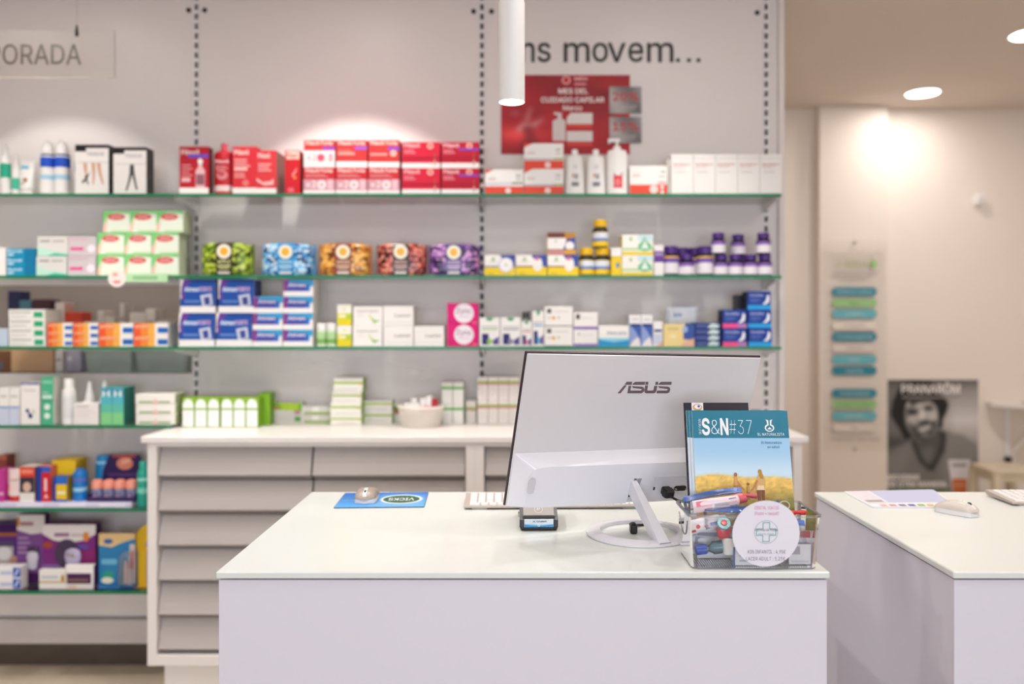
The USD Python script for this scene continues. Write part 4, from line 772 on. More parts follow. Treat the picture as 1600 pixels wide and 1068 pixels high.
# wicker basket
t = thing('wicker_basket', 'round white wicker basket holding small white pots on the worktop', 'basket', ((654.5 - VX) / 375, F / 375 + .075, WTOP))
rb, hb, prof = .088, .085, lambda q: .074 + .020 * q ** .8
strands = []
for k in range(15):
    z = .004 + k * .0053; a = np.linspace(0, 2 * np.pi, 97)[:-1]; r_ = prof(z / hb) + .0026 * np.sin(a * 18 + np.pi * (k % 2))
    strands.append(sweep(np.c_[r_ * np.cos(a), r_ * np.sin(a) * .8, np.full_like(a, z)], .0023, 6, True))
part(t, 'woven_wall', cat(*strands), M_SATIN, '#efe6dc', smooth=40)
part(t, 'stake', cat(*[sweep([(prof(q) * math.cos(a), prof(q) * .8 * math.sin(a), q * hb) for q in (0.01, .5, .99)], .0022, 6) for a in np.arange(24) * 2 * np.pi / 24]), M_SATIN, '#e6dccf', kind='stuff')
a = np.linspace(0, 2 * np.pi, 73)[:-1]
part(t, 'rim', cat(*[sweep(np.c_[(prof(1) + .003 * np.cos(a * 14 + p)) * np.cos(a), (prof(1) + .003 * np.cos(a * 14 + p)) * .8 * np.sin(a), hb + .003 * np.sin(a * 14 + p)], .0036, 6, True) for p in (0, np.pi)]), M_SATIN, '#f1e9e0', smooth=40)
part(t, 'base', loft([(0, .072, .058), (.004, .074, .060)], 36), M_SATIN, '#e6dccf')
part(t, 'lining', loft([(.004, .064, .050), (.066, .080, .064)], 36), M_SATIN, '#cfc2b6', label='cloth filling under the pots')
bx0, by0 = (654.5 - VX) / 375, F / 375 + .075
def pot(key, lab, x, y, col, cap, r=.0125, h=.042):
    def make(q):
        part(q, 'pot', lathe([(0, 0), (r * .95, 0), (r, .002), (r, h * .68), (r * .9, h * .72), (0, h * .72)], 20), M_PLAS, col, smooth=35)
        part(q, 'cap', lathe([(0, h * .72), (r * .86, h * .72), (r * .88, h * .97), (r * .8, h), (0, h)], 20), M_PLAS, cap, smooth=35)
    put(key, make, lab, 'pot', bx0 + x, by0 + y, WTOP + .066, 0, None, 'sample_pot')
for i, (x, y, c, k, l) in enumerate([(-.058, -.01, '#f5f3f0', 'ps', 'small white pot at the left end of the wicker basket'), (-.034, -.03, '#f5f3f0', 'ps', 'small white pot near the basket front, left side'), (-.012, -.035, '#f5f3f0', 'ps', 'small white pot at the middle of the basket front'),
                                      (.012, -.032, '#e2474a', 'pr', 'small red and white pot at the front of the basket'), (.036, -.022, '#e2474a', 'pr', 'small red and white pot at the right front of the basket'), (-.03, .012, '#f5f3f0', 'ph', 'tall white pot in the back left of the basket'),
                                      (.008, .008, '#f5f3f0', 'ph', 'tall white pot in the back centre of the basket'), (.034, .010, '#f5f3f0', 'pq', 'tallest white pot in the basket beside the red one'), (.058, .004, '#c2303a', 'pk', 'dark red pot at the right end of the basket')]):
    pot(k, l, x, y, c, '#f6f4f2' if k != 'pk' else '#b82a34', r=.0135 if k in ('ps', 'pr') else .0155, h=dict(ps=.036, pr=.032, ph=.054, pq=.064, pk=.052)[k])
# blue pot on the worktop right of the monitor
t = thing('small_pot', 'small dark blue pot on the worktop behind the magazine stack', 'pot', ((1181 - VX) / 385, F / 385, WTOP))
part(t, 'pot', lathe([(0, 0), (.032, 0), (.036, .004), (.038, .045), (.030, .056), (0, .056)], 28), M_PLAS, '#2f5c9a', smooth=35)
part(t, 'cap', lathe([(0, .056), (.022, .056), (.022, .084), (.018, .09), (0, .09)], 24), M_PLAS, '#6a7480', smooth=35)

# ---------------- shelf E (low left): deodorants, creams
E2 = E_ + .022
t = thing('display_tray', 'pale lavender display tray on the low left shelf under the products', 'tray', (-1.80, SY + .012, E_))
tx0, tx1 = PX(-40) + 1.80, PX(207) + 1.80
part(t, 'tray', cat(bevel(tx0, tx1, .0, .19, 0, .0215, .002)), M_PLAS, '#dcd8ee')
for q in (.28, .55, .80): front_art(t, 'price_label', [('r', q, .2, q + .165, .8, '#f3f0fa')], tx0, tx1, 0, .021, -.0005, M_PLAS)
box('pink0', -6, 6, 50, E2, 'magenta carton cut by the left edge on the low shelf', [('r', 0, .2, 1, .3, '#e6a2cc')], '#c23a94', d=.08)
box('brownb', -6, 11, 66, E2, 'brownish red carton behind the magenta one at the left edge', [('r', 0, .9, 1, 1, '#b0604a')], '#8a4238', d=.06, dy=.10)
tube_thing('tubeR', 6, 31, 50, E2, 'white and red cream tube on the low shelf tray', '#ecd9d2', '#cf2c24', [('r', 0, 0, 1, .46, '#dc3e34'), ('r', .1, .62, .8, .7, '#c9a8a0'), ('r', .2, .22, .8, .3, '#f0c9c2')])
box('redhead', 30.5, 54, 55, E2, 'red topped carton with baby photograph print', [('r', 0, .70, 1, 1, '#d8402e'), ('r', .1, .80, .9, .92, '#ef8a72'), ('r', 0, .26, 1, .70, '#3a3440'), ('e', .5, .42, .28, .14, '#d8b4a0'), ('r', 0, 0, 1, .26, '#e6e2d8')], '#e6e2d8', '#8c2a22', d=.08)
box('anso', 57, 78.5, 55, E2, 'navy blue carton with vertical red band', [('r', .38, 0, 1, .84, '#d0202e'), ('r', 0, .0, .36, 1, '#1f3f96'), ('r', .38, .84, 1, 1, '#2a62c0'), ('t', .56, .1, .11, 'A', '#f2e6e6', .3), ('r', .58, .3, .76, .66, '#f0d9da')], '#223f8c', '#e0705a', d=.05, top='#e87a62')
box('ylbig', 80, 119, 61, E2, 'large yellow carton behind the blue and yellow deodorant box', [('r', 0, .3, 1, .34, '#d8a81e')], '#efc72a', '#d3a91e', d=.09, dy=.055)
box('yldeo', 82.5, 104.5, 39, E2, 'small blue and yellow carton in front of the large yellow one', [('r', 0, .72, 1, 1, '#2a6cc8'), ('r', .22, .1, 1, .70, '#e8c028'), ('r', 0, 0, .22, 1, '#243f96'), ('r', .3, .3, .9, .42, '#f4ecc0')], '#2a56a8', '#a98c28', d=.045)
sp = [(0, 0), (.92, 0), (1, .02), (1, .84), (.92, .9), (.6, .92), (0, .92)]
bottle('bdeo', 108, 129, 50, E2, 'blue deodorant can in front of the taller blue one', sp, [(.3, .42, '#9fd0ea'), (.62, .70, '#6a6cc0')], [(0, .91), (.7, .91), (.68, .98), (.5, 1), (0, 1)], col='#1b78c4', capcol='#1d6cb8', name='deodorant_can', cat_='can', dy=.035)
bottle('bdeo2', 121, 148, 64, E2, 'tall sky blue deodorant can beside the skin care display', sp, [(.80, .86, '#a9dcf2'), (.2, .4, '#1f7cc0')], [(0, .91), (.85, .91), (.85, .985), (.7, 1), (0, 1)], col='#2496d6', capcol='#2a9cdc', name='deodorant_can', cat_='can', dy=.15)
# counter display with four pots
t = thing('display_carton', 'dark purple cardboard display holding four pink lidded pots', 'display box', (PX(173), DP, E2))
w = 76 / S
part(t, 'tray', cat(bevel(-w / 2, w / 2, 0, .003, 0, .02, .0005), bevel(-w / 2, -w / 2 + .003, 0, .10, 0, .03, .0005), bevel(w / 2 - .003, w / 2, 0, .10, 0, .03, .0005), bx(-w / 2, w / 2, 0, .10, 0, .0012)), M_CARD, '#3a2a5c')
part(t, 'header_card', hull([(x, y, z) for y in (.10, .103) for x, z in ((-w * .42, 0), (w * .5, 0), (w * .5, .12), (w * .38, .125), (w * .36, .18), (-w * .28, .18), (-w * .32, .12), (-w * .42, .11))]), M_CARD, '#332458')
front_art(t, 'header_print', [('r', .14, .93, .86, 1, '#d84a3c'), ('e', .52, .66, .26, .26, '#e08a70'), ('p', [(.4, .6), (.68, .7), (.7, .9), (.42, .8)], '#f0b49a'), ('r', .0, .10, 1, .26, '#5a3a78')], -w * .3, w * .38, .075, .178, .099)
for k in range(4):
    def make(q):
        part(q, 'jar', lathe([(0, 0), (.0215, 0), (.0225, .003), (.0225, .046), (.019, .05), (0, .05)], 24), M_PLAS, '#8f93b4', smooth=35)
        part(q, 'lid', lathe([(0, .05), (.0235, .05), (.0238, .053), (.0232, .074), (.020, .082), (.012, .086), (0, .087)], 24), M_PLAS, '#ef9a84', smooth=35)
        front_art(q, 'printed_label', [('r', .1, .1, .9, .9, '#4a4c88'), ('r', .25, .2, .8, .5, '#e89a80')], -.013, .013, .004, .044, -.0218)
    put('sk', make, f'pink lidded pot in the purple display, {ORD[k]} from the left', 'pot', PX(173) + (k - 1.5) * .0482, DP + .032, E2 + .0014, 0, None, 'cream_pot')
bottle('tealb', 211.5, 229, 70, E_ + .0002, 'turquoise bottle squeezed beside the cabinet on the low shelf', [(0, 0), (.94, 0), (1, .02), (1, .72), (.84, .80), (.55, .84), (0, .84)], [(.30, .42, '#7fd4bc'), (.58, .64, '#9fdccb')], [(0, .84), (.66, .84), (.66, .97), (.55, 1), (0, 1)], col='#1ea08c', capcol='#26a894', name='lotion_bottle', dy=.02)

# ---------------- shelf F (lowest): shavers
box('purp0', -30, 29, 92, F_, 'purple carton with orange stripe behind the blue lidded boxes', [('r', 0, .86, 1, 1, '#3c0f5c'), ('r', 0, .80, 1, .86, '#a8602c'), ('r', .3, .30, .88, .62, '#b9b4b4'), ('e', .62, .5, .2, .12, '#e3e0e0'), ('r', .5, .62, .88, .70, '#4f4a66'), ('e', .9, .36, .12, .1, '#c99a80'), ('r', 0, .1, 1, .2, '#7a2a66')], '#5a2a7c', '#42165e', d=.08, dy=.09, name='shaver_box')
def shaver_print(n):
    return [('p', [(0, .0), (1, 0), (1, .8), (0, .86)], '#7a4a8c'), ('p', [(0, 1), (1, 1), (1, .74), (.5, .72), (0, .78)], '#dcd6d2'), ('r', .12, .84, .6, .9, '#a9848c'), ('e', .05, .9, .06, .08, '#c9843a'), ('r', .0, 0, 1, .16, '#3a0f4a')] + bars(.04, .5, .68, 4, '#a284b0', .03, .07)
def shaver_x(t, w, h, d):
    m = loft([(0, .006, .004), (.004, .019, .007), (.035, .022, .010), (.052, .026, .012), (.070, .022, .010), (.078, .010, .005)], 24); m.apply_translation((w * .12, -.010, h * .22))
    part(t, 'shaver_body', m, M_PLAS, '#c9c4d2', smooth=40)
    m2 = loft([(0, .021, .006), (.012, .024, .009), (.022, .016, .006)], 20); m2.apply_translation((w * .12, -.007, h * .22 + .074))
    part(t, 'shaver_head', m2, M_PLAS, '#3c3044', smooth=40)
def fbox(key, x0, x1, hpx, z, label, ops, base, side, d, dy, extra=None, name='shaver_box'):
    w, h = (x1 - x0) / S, hpx / S
    def make(t):
        carton_parts(t, w, h, d, base, side, ops)
        if extra: extra(t, w, h, d)
    put(key, make, label, 'box', ((x0 + x1) / 2 - VX) / F * (DP + dy), DP + dy, z, 0, None, name)
fbox('shav1', 26, 70, 110, F_, 'purple shaver pack with silver device, left of the largest one', shaver_print(0), '#6a3a80', '#4a1a5c', .04, .065, shaver_x)
def big_x(t, w, h, d):
    m = loft([(0, .012, .006), (.008, .030, .010), (.040, .036, .014), (.062, .030, .012), (.072, .012, .006)], 28); m.apply_translation((w * .10, -.012, h * .34))
    part(t, 'shaver_body', m, M_PLAS, '#b9aece', smooth=40)
    for s in (-.008, .008):
        m = lathe([(0, 0), (.009, 0), (.009, .004), (.005, .006), (0, .006)], 20); m.apply_transform(trimesh.transformations.rotation_matrix(np.pi / 2, (1, 0, 0))); m.apply_translation((w * .10 + s, -.0225, h * .34 + .048 - s * .3)); part(t, 'shaver_disc', m, M_METAL, smooth=35)
    h2 = hull([(x, y, z) for y in (.0, .0025) for x, z in ((w * .3, h * .98), (w * .5, h * .9), (w * .56, h * 1.02), (w * .5, h * 1.06), (w * .4, h * 1.04))]); part(t, 'hang_hook', h2, M_PLAS, '#3a1c40')
fbox('shav2', 66, 150, 96, F_, 'largest purple shaver pack with white curved top band', [('p', [(0, 1), (1, 1), (1, .84), (.8, .74), (.5, .70), (.2, .74), (0, .84)], '#e3dedb'), ('r', .22, .80, .50, .86, '#9c6f96'), ('r', .54, .80, .8, .85, '#c9c4bc'), ('e', .82, .80, .06, .08, '#e08a3a'), ('r', .62, .60, .86, .66, '#5a54a8'), ('r', .72, .3, 1, .58, '#8c2a6e'), ('r', 0, 0, .66, .34, '#8a6aa8'), ('e', .46, .52, .24, .24, '#4a3a54'), ('e', .1, .66, .1, .05, '#a34a30')], '#7c2a7c', '#4a1a5c', .05, .05, big_x)
fbox('shav3', 61, 104, 30, F_, 'small white and brown carton in front of the shaver packs', [('r', 0, .3, 1, .42, '#c9b48c'), ('r', .08, .55, .7, .68, '#b9c0cc'), ('e', .86, .56, .07, .2, '#b98a3a')], '#e9e6df', '#cfc9be', .022, .0, None, 'razor_box')
fbox('shav4', 102, 146, 37, F_, 'small white and purple carton with a dark window, before the largest pack', [('r', .06, .22, .92, .66, '#4a2050'), ('r', .1, .34, .8, .42, '#8a6a4a'), ('r', 0, 0, 1, .22, '#ddd6d0'), ('r', .1, .06, .4, .12, '#c9a86a')], '#efebe6', '#5a2a70', .022, .0, None, 'razor_box')
z = F_
for i in range(2):
    fbox('oralb', -10, 32, 17.6, z, f'flat white box with blue square end, {["lower", "upper"][i]} of two on the lowest shelf', [('r', .72, .06, 1, .92, '#1f4fb0'), ('p', [(.76, .2), (.84, .2), (.96, .8), (.88, .8)], '#c9d4ec'), ('r', .25, .3, .7, .6, '#b9c4e2')], '#efeceb', '#ddd6d6', .052, -.004, None, 'toothbrush_box'); z += 17.6 / S + .0001
def blister(key, x0, x1, hpx, label, card, print_ops, y, bub):
    w, h = (x1 - x0) / S, hpx / S
    def make(t):
        g = rrect(-w / 2, 0, w / 2, h, .012) if key != 'sch2' else shapely.union_all([rrect(-w / 2, 0, w * .5, h * .7, .01), Point(0, h * .78).buffer(w * .62)])
        m = trimesh.creation.extrude_polygon(g, .0015, engine='earcut'); m.apply_transform(trimesh.transformations.rotation_matrix(np.pi / 2, (1, 0, 0))); m.apply_translation((0, .0015, 0))
        part(t, 'backing_card', m, M_CARD, card)
        front_art(t, 'printed_front', print_ops, -w / 2, w / 2, 0, h, -.0002)
        m = loft([(0, w * bub[2], .011), (h * .1, w * bub[2], .013), (h * .5, w * bub[2] * .8, .012), (h * .62, w * bub[2] * .3, .006)], 20, 3); m.apply_translation((w * bub[0], -.014, h * bub[1])); part(t, 'bubble', m, M_BAG, smooth=40)
        m = loft([(0, w * .05, .004), (h * .3, w * .06, .006), (h * .42, w * .035, .004)], 14); m.apply_translation((w * bub[0], -.012, h * bub[1] + .004)); part(t, 'foot_file', m, M_PLAS, bub[3], smooth=40)
        part(t, 'foot', bevel(-w * .46, w * .46, -.022, .03, 0, .0022, .0008), M_CARD, card)
    put(key, make, label, 'pack', PX((x0 + x1) / 2), DP + y, F_, 0, None, 'foot_care_pack')
blister('sch1', 149, 206, 84, 'blue blister pack with sandy top and slim tool inside', '#2f7fb4', [('p', [(0, 1), (1, 1), (1, .9), (.6, .82), (.35, .74), (0, .78)], '#e2c088'), ('e', .26, .85, .13, .05, '#3a66a8'), ('r', .08, .42, .5, .52, '#6fb4d2'), ('r', .0, .0, 1, .06, '#2f6ca8'), ('e', .26, .22, .18, .08, '#2f9c86'), ('e', .24, .12, .17, .06, '#e8e6c8'), ('p', [(.58, .06), (.66, .06), (.78, .55), (.70, .55)], '#1f7a70'), ('p', [(.78, .06), (1, .06), (1, .8), (.86, .8)], '#cfc6c6'), ('p', [(.82, .34), (.98, .34), (.98, .68), (.88, .68)], '#c9847c')], .028, (.28, .06, .2, '#d8b4b0'))
blister('sch2', 208, 252, 90, 'yellow and mauve foot care pack tucked behind the cabinet edge', '#e0b420', [('p', [(.1, 0), (.45, 0), (.5, .3), (.3, .6), (.12, .66), (0, .2)], '#e6b81e'), ('p', [(.3, 0), (1, 0), (1, .62), (.3, .62)], '#8c78a0'), ('e', .5, .72, .24, .06, '#5a64a0'), ('e', .5, .72, .2, .04, '#a9b4d4')], .045, (.1, .06, .2, '#b9a8c0'))

# ---------------- back room things seen through the opening
def niche(key, name, cat_, label, x0, x1, y0p, y1p, d, dep, z, col, mt=None, lid=None, ops=None):
    s = F / d; w, h = (x1 - x0) / s, (y1p - y0p) / s
    def make(t):
        if name == 'storage_bin':
            m = loft([(0, w * .45, dep * .45), (.004, w * .46, dep * .46), (h, w * .5, dep * .5)], 40, 8); m.apply_translation((0, dep / 2, 0)); part(t, 'bin', m, mt or M_BIN, smooth=40)
            part(t, 'rim', cat(bevel(-w * .51, w * .51, -.003, .006, h - .008, h), bevel(-w * .51, w * .51, dep - .006, dep + .003, h - .008, h), bevel(-w * .51, -w * .49, 0, dep, h - .008, h), bevel(w * .49, w * .51, 0, dep, h - .008, h)), mt or M_BIN)
        else:
            m, c = flat_colors(bevel(-w / 2, w / 2, 0, dep, 0, h, .002), lambda n, q: lin(col)); part(t, 'carton', m, M_CARD, c)
            front_art(t, 'printed_front', ops or [('r', .15, .5, .8, .6, lid or '#9c948c')], -w / 2, w / 2, 0, h, 0)
    return put(key, make, label, 'bin' if name == 'storage_bin' else 'box', ((x0 + x1) / 2 - VX) / s, d, z, 0, None, name)
zs_ = op_z0 + .0005
niche('cb', 'cardboard_box', 'box', 'brown cardboard box in the back room opening at the far left', -30, 83, 527, 583, WY + .06, .17, zs_, '#d2a880', lid='#8a6244', ops=[('r', 0, .78, 1, .84, '#8a6448'), ('r', .0, .0, .42, .60, '#7a5238'), ('r', 0, .08, .3, .3, '#5f6a78')])
niche('nb1', 'medicine_box', 'box', 'slim white carton in the back room between cardboard and grey bin', 86, 98, 548, 583, WY + .06, .08, zs_, '#e6dcd2')
niche('nb2', 'medicine_box', 'box', 'dull grey carton in the back room beside the greenish bin', 103, 126, 548, 583, WY + .06, .1, zs_, '#b0a8b2', ops=[('e', .25, .6, .16, .12, '#d8d4d6'), ('r', .3, .1, .8, .4, '#a9a2ac')])
niche('bin1', 'storage_bin', 'bin', 'frosted greenish plastic bin in the back room opening', 128, 205, 548, 583, WY + .06, .16, zs_, '#b9c2b8')
niche('bin2', 'storage_bin', 'bin', 'pale plastic bin beside the upright in the back room opening', 207, 292, 548, 583, WY + .06, .16, zs_, '#c9c6bf')
zr = zn + .0005; dr_ = WY + .30
for i, (x0, x1, y0, c, l) in enumerate([(12, 30, 449, '#2f2f52', 'dark navy carton on the back room shelf'), (30, 48, 464, '#4f7a86', 'teal grey carton on the back room shelf'), (50, 78, 462, '#4a3038', 'dark maroon carton on the back room shelf'), (86, 100, 467, '#ddd0c5', 'tall beige carton on the back room shelf, left of the red box'),
        (102, 128, 482, '#d04a36', 'red carton on the back room shelf'), (131, 150, 497, '#cfc4bb', 'low beige carton right of the red carton in the back room'), (152, 162, 480, '#d8cdc4', 'upright beige carton among the low ones in the back room'), (163, 178, 490, '#d0c6bd', 'square beige carton in the middle of the back room shelf'),
        (187, 194, 468, '#d0c5bb', 'slim tall beige carton standing alone in the back room'), (202, 227, 483, '#dcd2c6', 'wide beige carton in the back room, right part'), (228, 242, 477, '#e2d8cc', 'taller beige carton near the opening edge in the back room'), (244, 264, 495, '#d3c9be', 'low wide beige carton at the opening edge in the back room')]):
    niche(f'nr{i}', 'medicine_box', 'box', l, x0, x1, y0, 523, dr_, .09, zr, c)
# ------------------------------------------------------------------ lettering and posters on the shelving wall
def flat_sheet(name, label, cat_, x, y, z, w, h, ops, base='#ffffff', material=None, paint=None, th=.0012, nm='printed_sheet'):
    t = thing(name, label, cat_, (x, y, z))
    part(t, nm, bx(0, w, 0, th, 0, h), material or M_PAPER, base)
    if paint: mv, c = picture(w, h, *paint); part(t, 'printed_picture', mv, M_PAPER, c)
    if ops:
        mv, c = art(ops, w, h, base=.0004); part(t, 'printed_lettering', mv, M_PAPER, c)
    return t
# "ens movem..." in cut dark letters
t = thing('wall_lettering', 'dark lowercase slogan lettering high on the right shelf panel', 'lettering', (WX(785), WY - .0005, WZ(97)))
M_LETTER = plain('cut_dark_letters', '#37332b', .5)
xs = [('e', 784, 806), ('n', 815, 835), ('s', 840.5, 860), ('m', 881, 921), ('o', 926, 949.5), ('v', 950, 977), ('e', 982, 1005), ('m', 1011, 1052), ('.', 1056.5, 1062), ('.', 1073.5, 1079), ('.', 1088.5, 1094)]
for ch, a, b in xs:
    gg = lettering(ch, False, 0.0); q0, r0, q1, r1 = gg.bounds; hx = 29.5 if ch != '.' else 5.5
    gg = affinity.translate(gg, -q0, -r0); gg = affinity.scale(gg, (b - a) / SW / (q1 - q0), hx / SW / (r1 - r0), origin=(0, 0)).buffer(.0010)
    ms = [trimesh.creation.extrude_polygon(p, .003, engine='earcut') for p in getattr(gg, 'geoms', [gg])]
    m = cat(*ms); m.apply_transform(trimesh.transformations.rotation_matrix(np.pi / 2, (1, 0, 0))); m.apply_translation(((a - 785) / SW, 0, 0))
    part(t, 'letter', m, M_LETTER)
# hanging acrylic sign TEMPORADA
sd = 3.25; ss = F / sd
sx1, sx0 = (180 - VX) / ss, (180 - VX) / ss - 1.05
t = thing('hanging_sign', 'clear acrylic sign with dark capitals hanging on wires at top left', 'sign', (sx1, sd, EYE + (VY - 122) / ss))
h = (122 - 47) / ss
part(t, 'acrylic_plate', bevel(sx0 - sx1, 0, -.003, .003, 0, h, .0008), M_SIGN)
part(t, 'bottom_edge', cat(bevel(sx0 - sx1, 0, -.0031, .0031, -.0004, .003, .0005), bevel(-.0025, .0004, -.0031, .0031, 0, h, .0005)), plain('acrylic_edge', '#c3b8ae', .2))
gg = fit_text('TEMPORADA', (127 - 180) / ss, (122 - 100.5) / ss, 30.5 / ss, 222 / ss, False, 'r').buffer(.0006)
m = cat(*[trimesh.creation.extrude_polygon(p, .001, engine='earcut') for p in getattr(gg, 'geoms', [gg])]); m.apply_transform(trimesh.transformations.rotation_matrix(np.pi / 2, (1, 0, 0))); m.apply_translation((0, -.0032, 0))
part(t, 'lettering', m, plain('sign_letter_vinyl', '#413b30', .5))
for px in (120, -150):
    x = (px - 180) / ss
    part(t, 'wire_clip', lathe([(0, h - .025), (.006, h - .025), (.007, h - .012), (.003, h + .02), (0, h + .02)], 16, (x, 0, 0)), M_DARKM, smooth=35)
    part(t, 'wire', sweep([(x, 0, h + .018), (x, 0, h + .2), (x, 0, CEIL - (EYE + (VY - 122) / ss) - .001)], .0007, 6), M_METAL)
# red hair care poster
pw, ph = (984 - 783) / SW, (241 - 117.5) / SW
def fld(u, v, cx, cy, rx, ry): return np.exp(-((u - cx) / rx) ** 2 - ((v - cy) / ry) ** 2)[..., None]
def soft(u, v, pts, s=1.0):
    m = shapely.contains_xy(Polygon(pts), u, v).astype(float); return gaussian_filter(m, s)[..., None]
def red_paint(u, v):
    c = np.ones(u.shape + (3,)) * np.array([.72, .13, .17]); k = meshkit.fbm(np.stack([u * 5, v * 4, u * 0], -1), 3)[..., None]
    c = c * (.85 + .3 * k)
    c = c + fld(u, v, .12, .25, .22, .10) * np.array([.20, .16, .12]) + fld(u, v, .9, .86, .25, .05) * np.array([.12, .05, .02])
    c = c * (1 - .25 * fld(u, v, .6, .8, .5, .3))
    for pts, col, a in (([(.10, .28), (.17, .40), (.28, .38), (.26, .33), (.2, .34), (.14, .28)], (.93, .80, .76), .75), ([(.17, .36), (.25, .36), (.27, .22), (.30, .05), (.14, .05), (.18, .2)], (.42, .10, .14), .6), ([(.18, .44), (.22, .60), (.24, .60), (.22, .40)], (.90, .74, .72), .6), ([(.24, .40), (.32, .46), (.34, .42), (.26, .36)], (.9, .78, .74), .6), ([(.06, .52), (.12, .56), (.16, .50), (.1, .48)], (.9, .7, .68), .4)):
        m = soft(u, v, pts, 1.2); c = c * (1 - a * m) + np.array(col) * a * m
    return np.clip(c, 0, 1)
ops = [('c', .505, .935, .055, '#e9a9aa'), ('c', .505, .935, .038, '#c2222c'), ('t', .57, .935, .035, 'MED', '#f0c9c8', .10), ('r', .57, .875, .66, .895, '#e5a0a2'),
       ('t', .56, .765, .062, 'MES DEL', '#f7e9e6', .23, 'c'), ('t', .555, .655, .062, 'CUIDADO CAPILAR', '#f7e9e6', .49, 'c'), ('t', .555, .555, .058, 'Marzo', '#f2dbd8', .15, 'c'),
       ('p', [(.40, .17), (.50, .17), (.50, .42), (.47, .45), (.47, .52), (.41, .53), (.41, .50), (.44, .49), (.44, .45), (.40, .42)], '#d9cfca'), ('r', .405, .10, .495, .17, '#c9303a'), ('p', [(.51, .38), (.71, .38), (.71, .52), (.54, .52), (.51, .46)], '#e3dad4'), ('r', .51, .33, .71, .37, '#e0452f'), ('r', .51, .16, .71, .29, '#e3dad4'), ('r', .51, .10, .71, .15, '#d8403a')]
flat_sheet('poster', 'red hair care promotion poster behind the pump bottle', 'poster', WX(783), WY - .0035, WZ(241), pw, ph, ops, '#b02028', None, (70, 44, red_paint))
def grey_paint(u, v):
    k = .60 + .12 * np.sin(u * 5 + v * 2.2) - .10 * np.abs(v - .5); return np.stack([k, k * .965, k * .955], -1)
for px0, px1, py0, py1, tx, lab in ((952, 1002, 136, 178, '20%', 'silver grey discount card reading twenty percent on the red poster edge'), (952, 1002, 183, 224, '15%', 'silver grey discount card reading fifteen percent below the other card')):
    flat_sheet('discount_card', lab, 'card', WX(px0), WY - .0065, WZ(py1), (px1 - px0) / SW, (py1 - py0) / SW, [('t', .5, .48, .30, tx, '#c23a3e', .8, 'c'), ('r', .2, .26, .85, .30, '#b0a6a6'), ('r', .3, .17, .8, .21, '#b0a6a6')], '#a9a4a2', None, (16, 14, grey_paint))

# ------------------------------------------------------------------ far right: column sign, poster, sensor, wall shelf, stool
CW_ = 228.6; cyy = F / CW_
def CLX(px): return (px - VX) / CW_
def CLZ(py): return EYE + (VY - py) / CW_
t = thing('price_sign', 'clear acrylic sign with teal and green pill shaped rows on the column', 'sign', (CLX(1287), cyy - .018, CLZ(703)))
w, h = (1383 - 1287) / CW_, (703 - 376) / CW_
part(t, 'acrylic_plate', bevel(0, w, -.003, .003, 0, h, .001), M_SIGN)
for px, py in ((1335, 378.5), (1335, 701)):
    m = lathe([(0, 0), (.010, 0), (.010, .012), (0, .012)], 18); m.apply_transform(trimesh.transformations.rotation_matrix(np.pi / 2, (1, 0, 0))); m.apply_translation(((px - 1287) / CW_, .0175, (703 - py) / CW_ - .0))
    part(t, 'standoff', cat(m, bx((px - 1287) / CW_ - .004, (px - 1287) / CW_ + .004, .002, .017, (703 - py) / CW_ - .004, (703 - py) / CW_ + .004)), M_METAL)
pills = [(455.5, '#1f7f92', 'Dietètica i nutrició'), (473, '#93bd80', 'Dermo'), (490, '#62adb6', 'Ortopèdia'), (508, '#ded2c6', 'Homeopatia'), (525.5, '#1f7f92', 'Fórmules magistrals'), (543, '#d4c8bd', 'Infantil'), (561, '#62adb6', 'Bucal'), (578.5, '#1f7f92', 'Capil·lar'), (613.5, '#1f7f92', 'Tensió arterial'), (631, '#93bd80', 'Anàlisi capil·lar'), (649, '#62adb6', 'Colesterol'), (666.6, '#d8ccc1', 'Pes')]
for py, c, txt in pills:
    x0, x1 = (1298 - 1287) / CW_, (1368 - 1287) / CW_; zc = (703 - py) / CW_; r = 6.6 / CW_
    tri_ = rrect(x0, zc - r, x1, zc + r, r * .98)
    mv, cc = art([('g', tri_, c)], w, h, base=.0034); pl = part(t, 'pill', mv, M_PAPER, cc)
    tc_ = '#8f8880' if c in ('#ded2c6', '#d4c8bd', '#d8ccc1') else '#c9dcd8' if c != '#93bd80' else '#5f8a58'
    mv, cc = art([('g', fit_text(txt, (x0 + x1) / 2, zc - r * .34, r * .7, (x1 - x0) * min(.8, .045 * len(txt)), False, 'c'), tc_)], w, h, base=.0040); part(pl, 'pill_lettering', mv, M_PAPER, cc)
tt = [('g', fit_text('CONSULTA', w / 2, (703 - 405) / CW_, 11 / CW_, 66 / CW_, False, 'c'), '#e9ddd0'), ('g', fit_text('A MIDA', w / 2 - .02, (703 - 417.5) / CW_, 9.5 / CW_, 52 / CW_, False, 'c'), '#a9b884'), ('g', ell((1363 - 1287) / CW_, (703 - 413) / CW_, .021, .026), '#8fbf6e'),
      ('r', .14, .845, .86, .853, '#b3a9a0'), ('r', .14, .832, .80, .839, '#b9afa5'), ('r', .28, .815, .7, .821, '#b9b09f'), ('g', fit_text('Pregunta al nostre equip', w / 2, (703 - 687) / CW_, 5 / CW_, 76 / CW_, False, 'c'), '#8a8078')]
mv, cc = art(tt, w, h, base=.0034); part(t, 'title_lettering', mv, M_PAPER, cc)

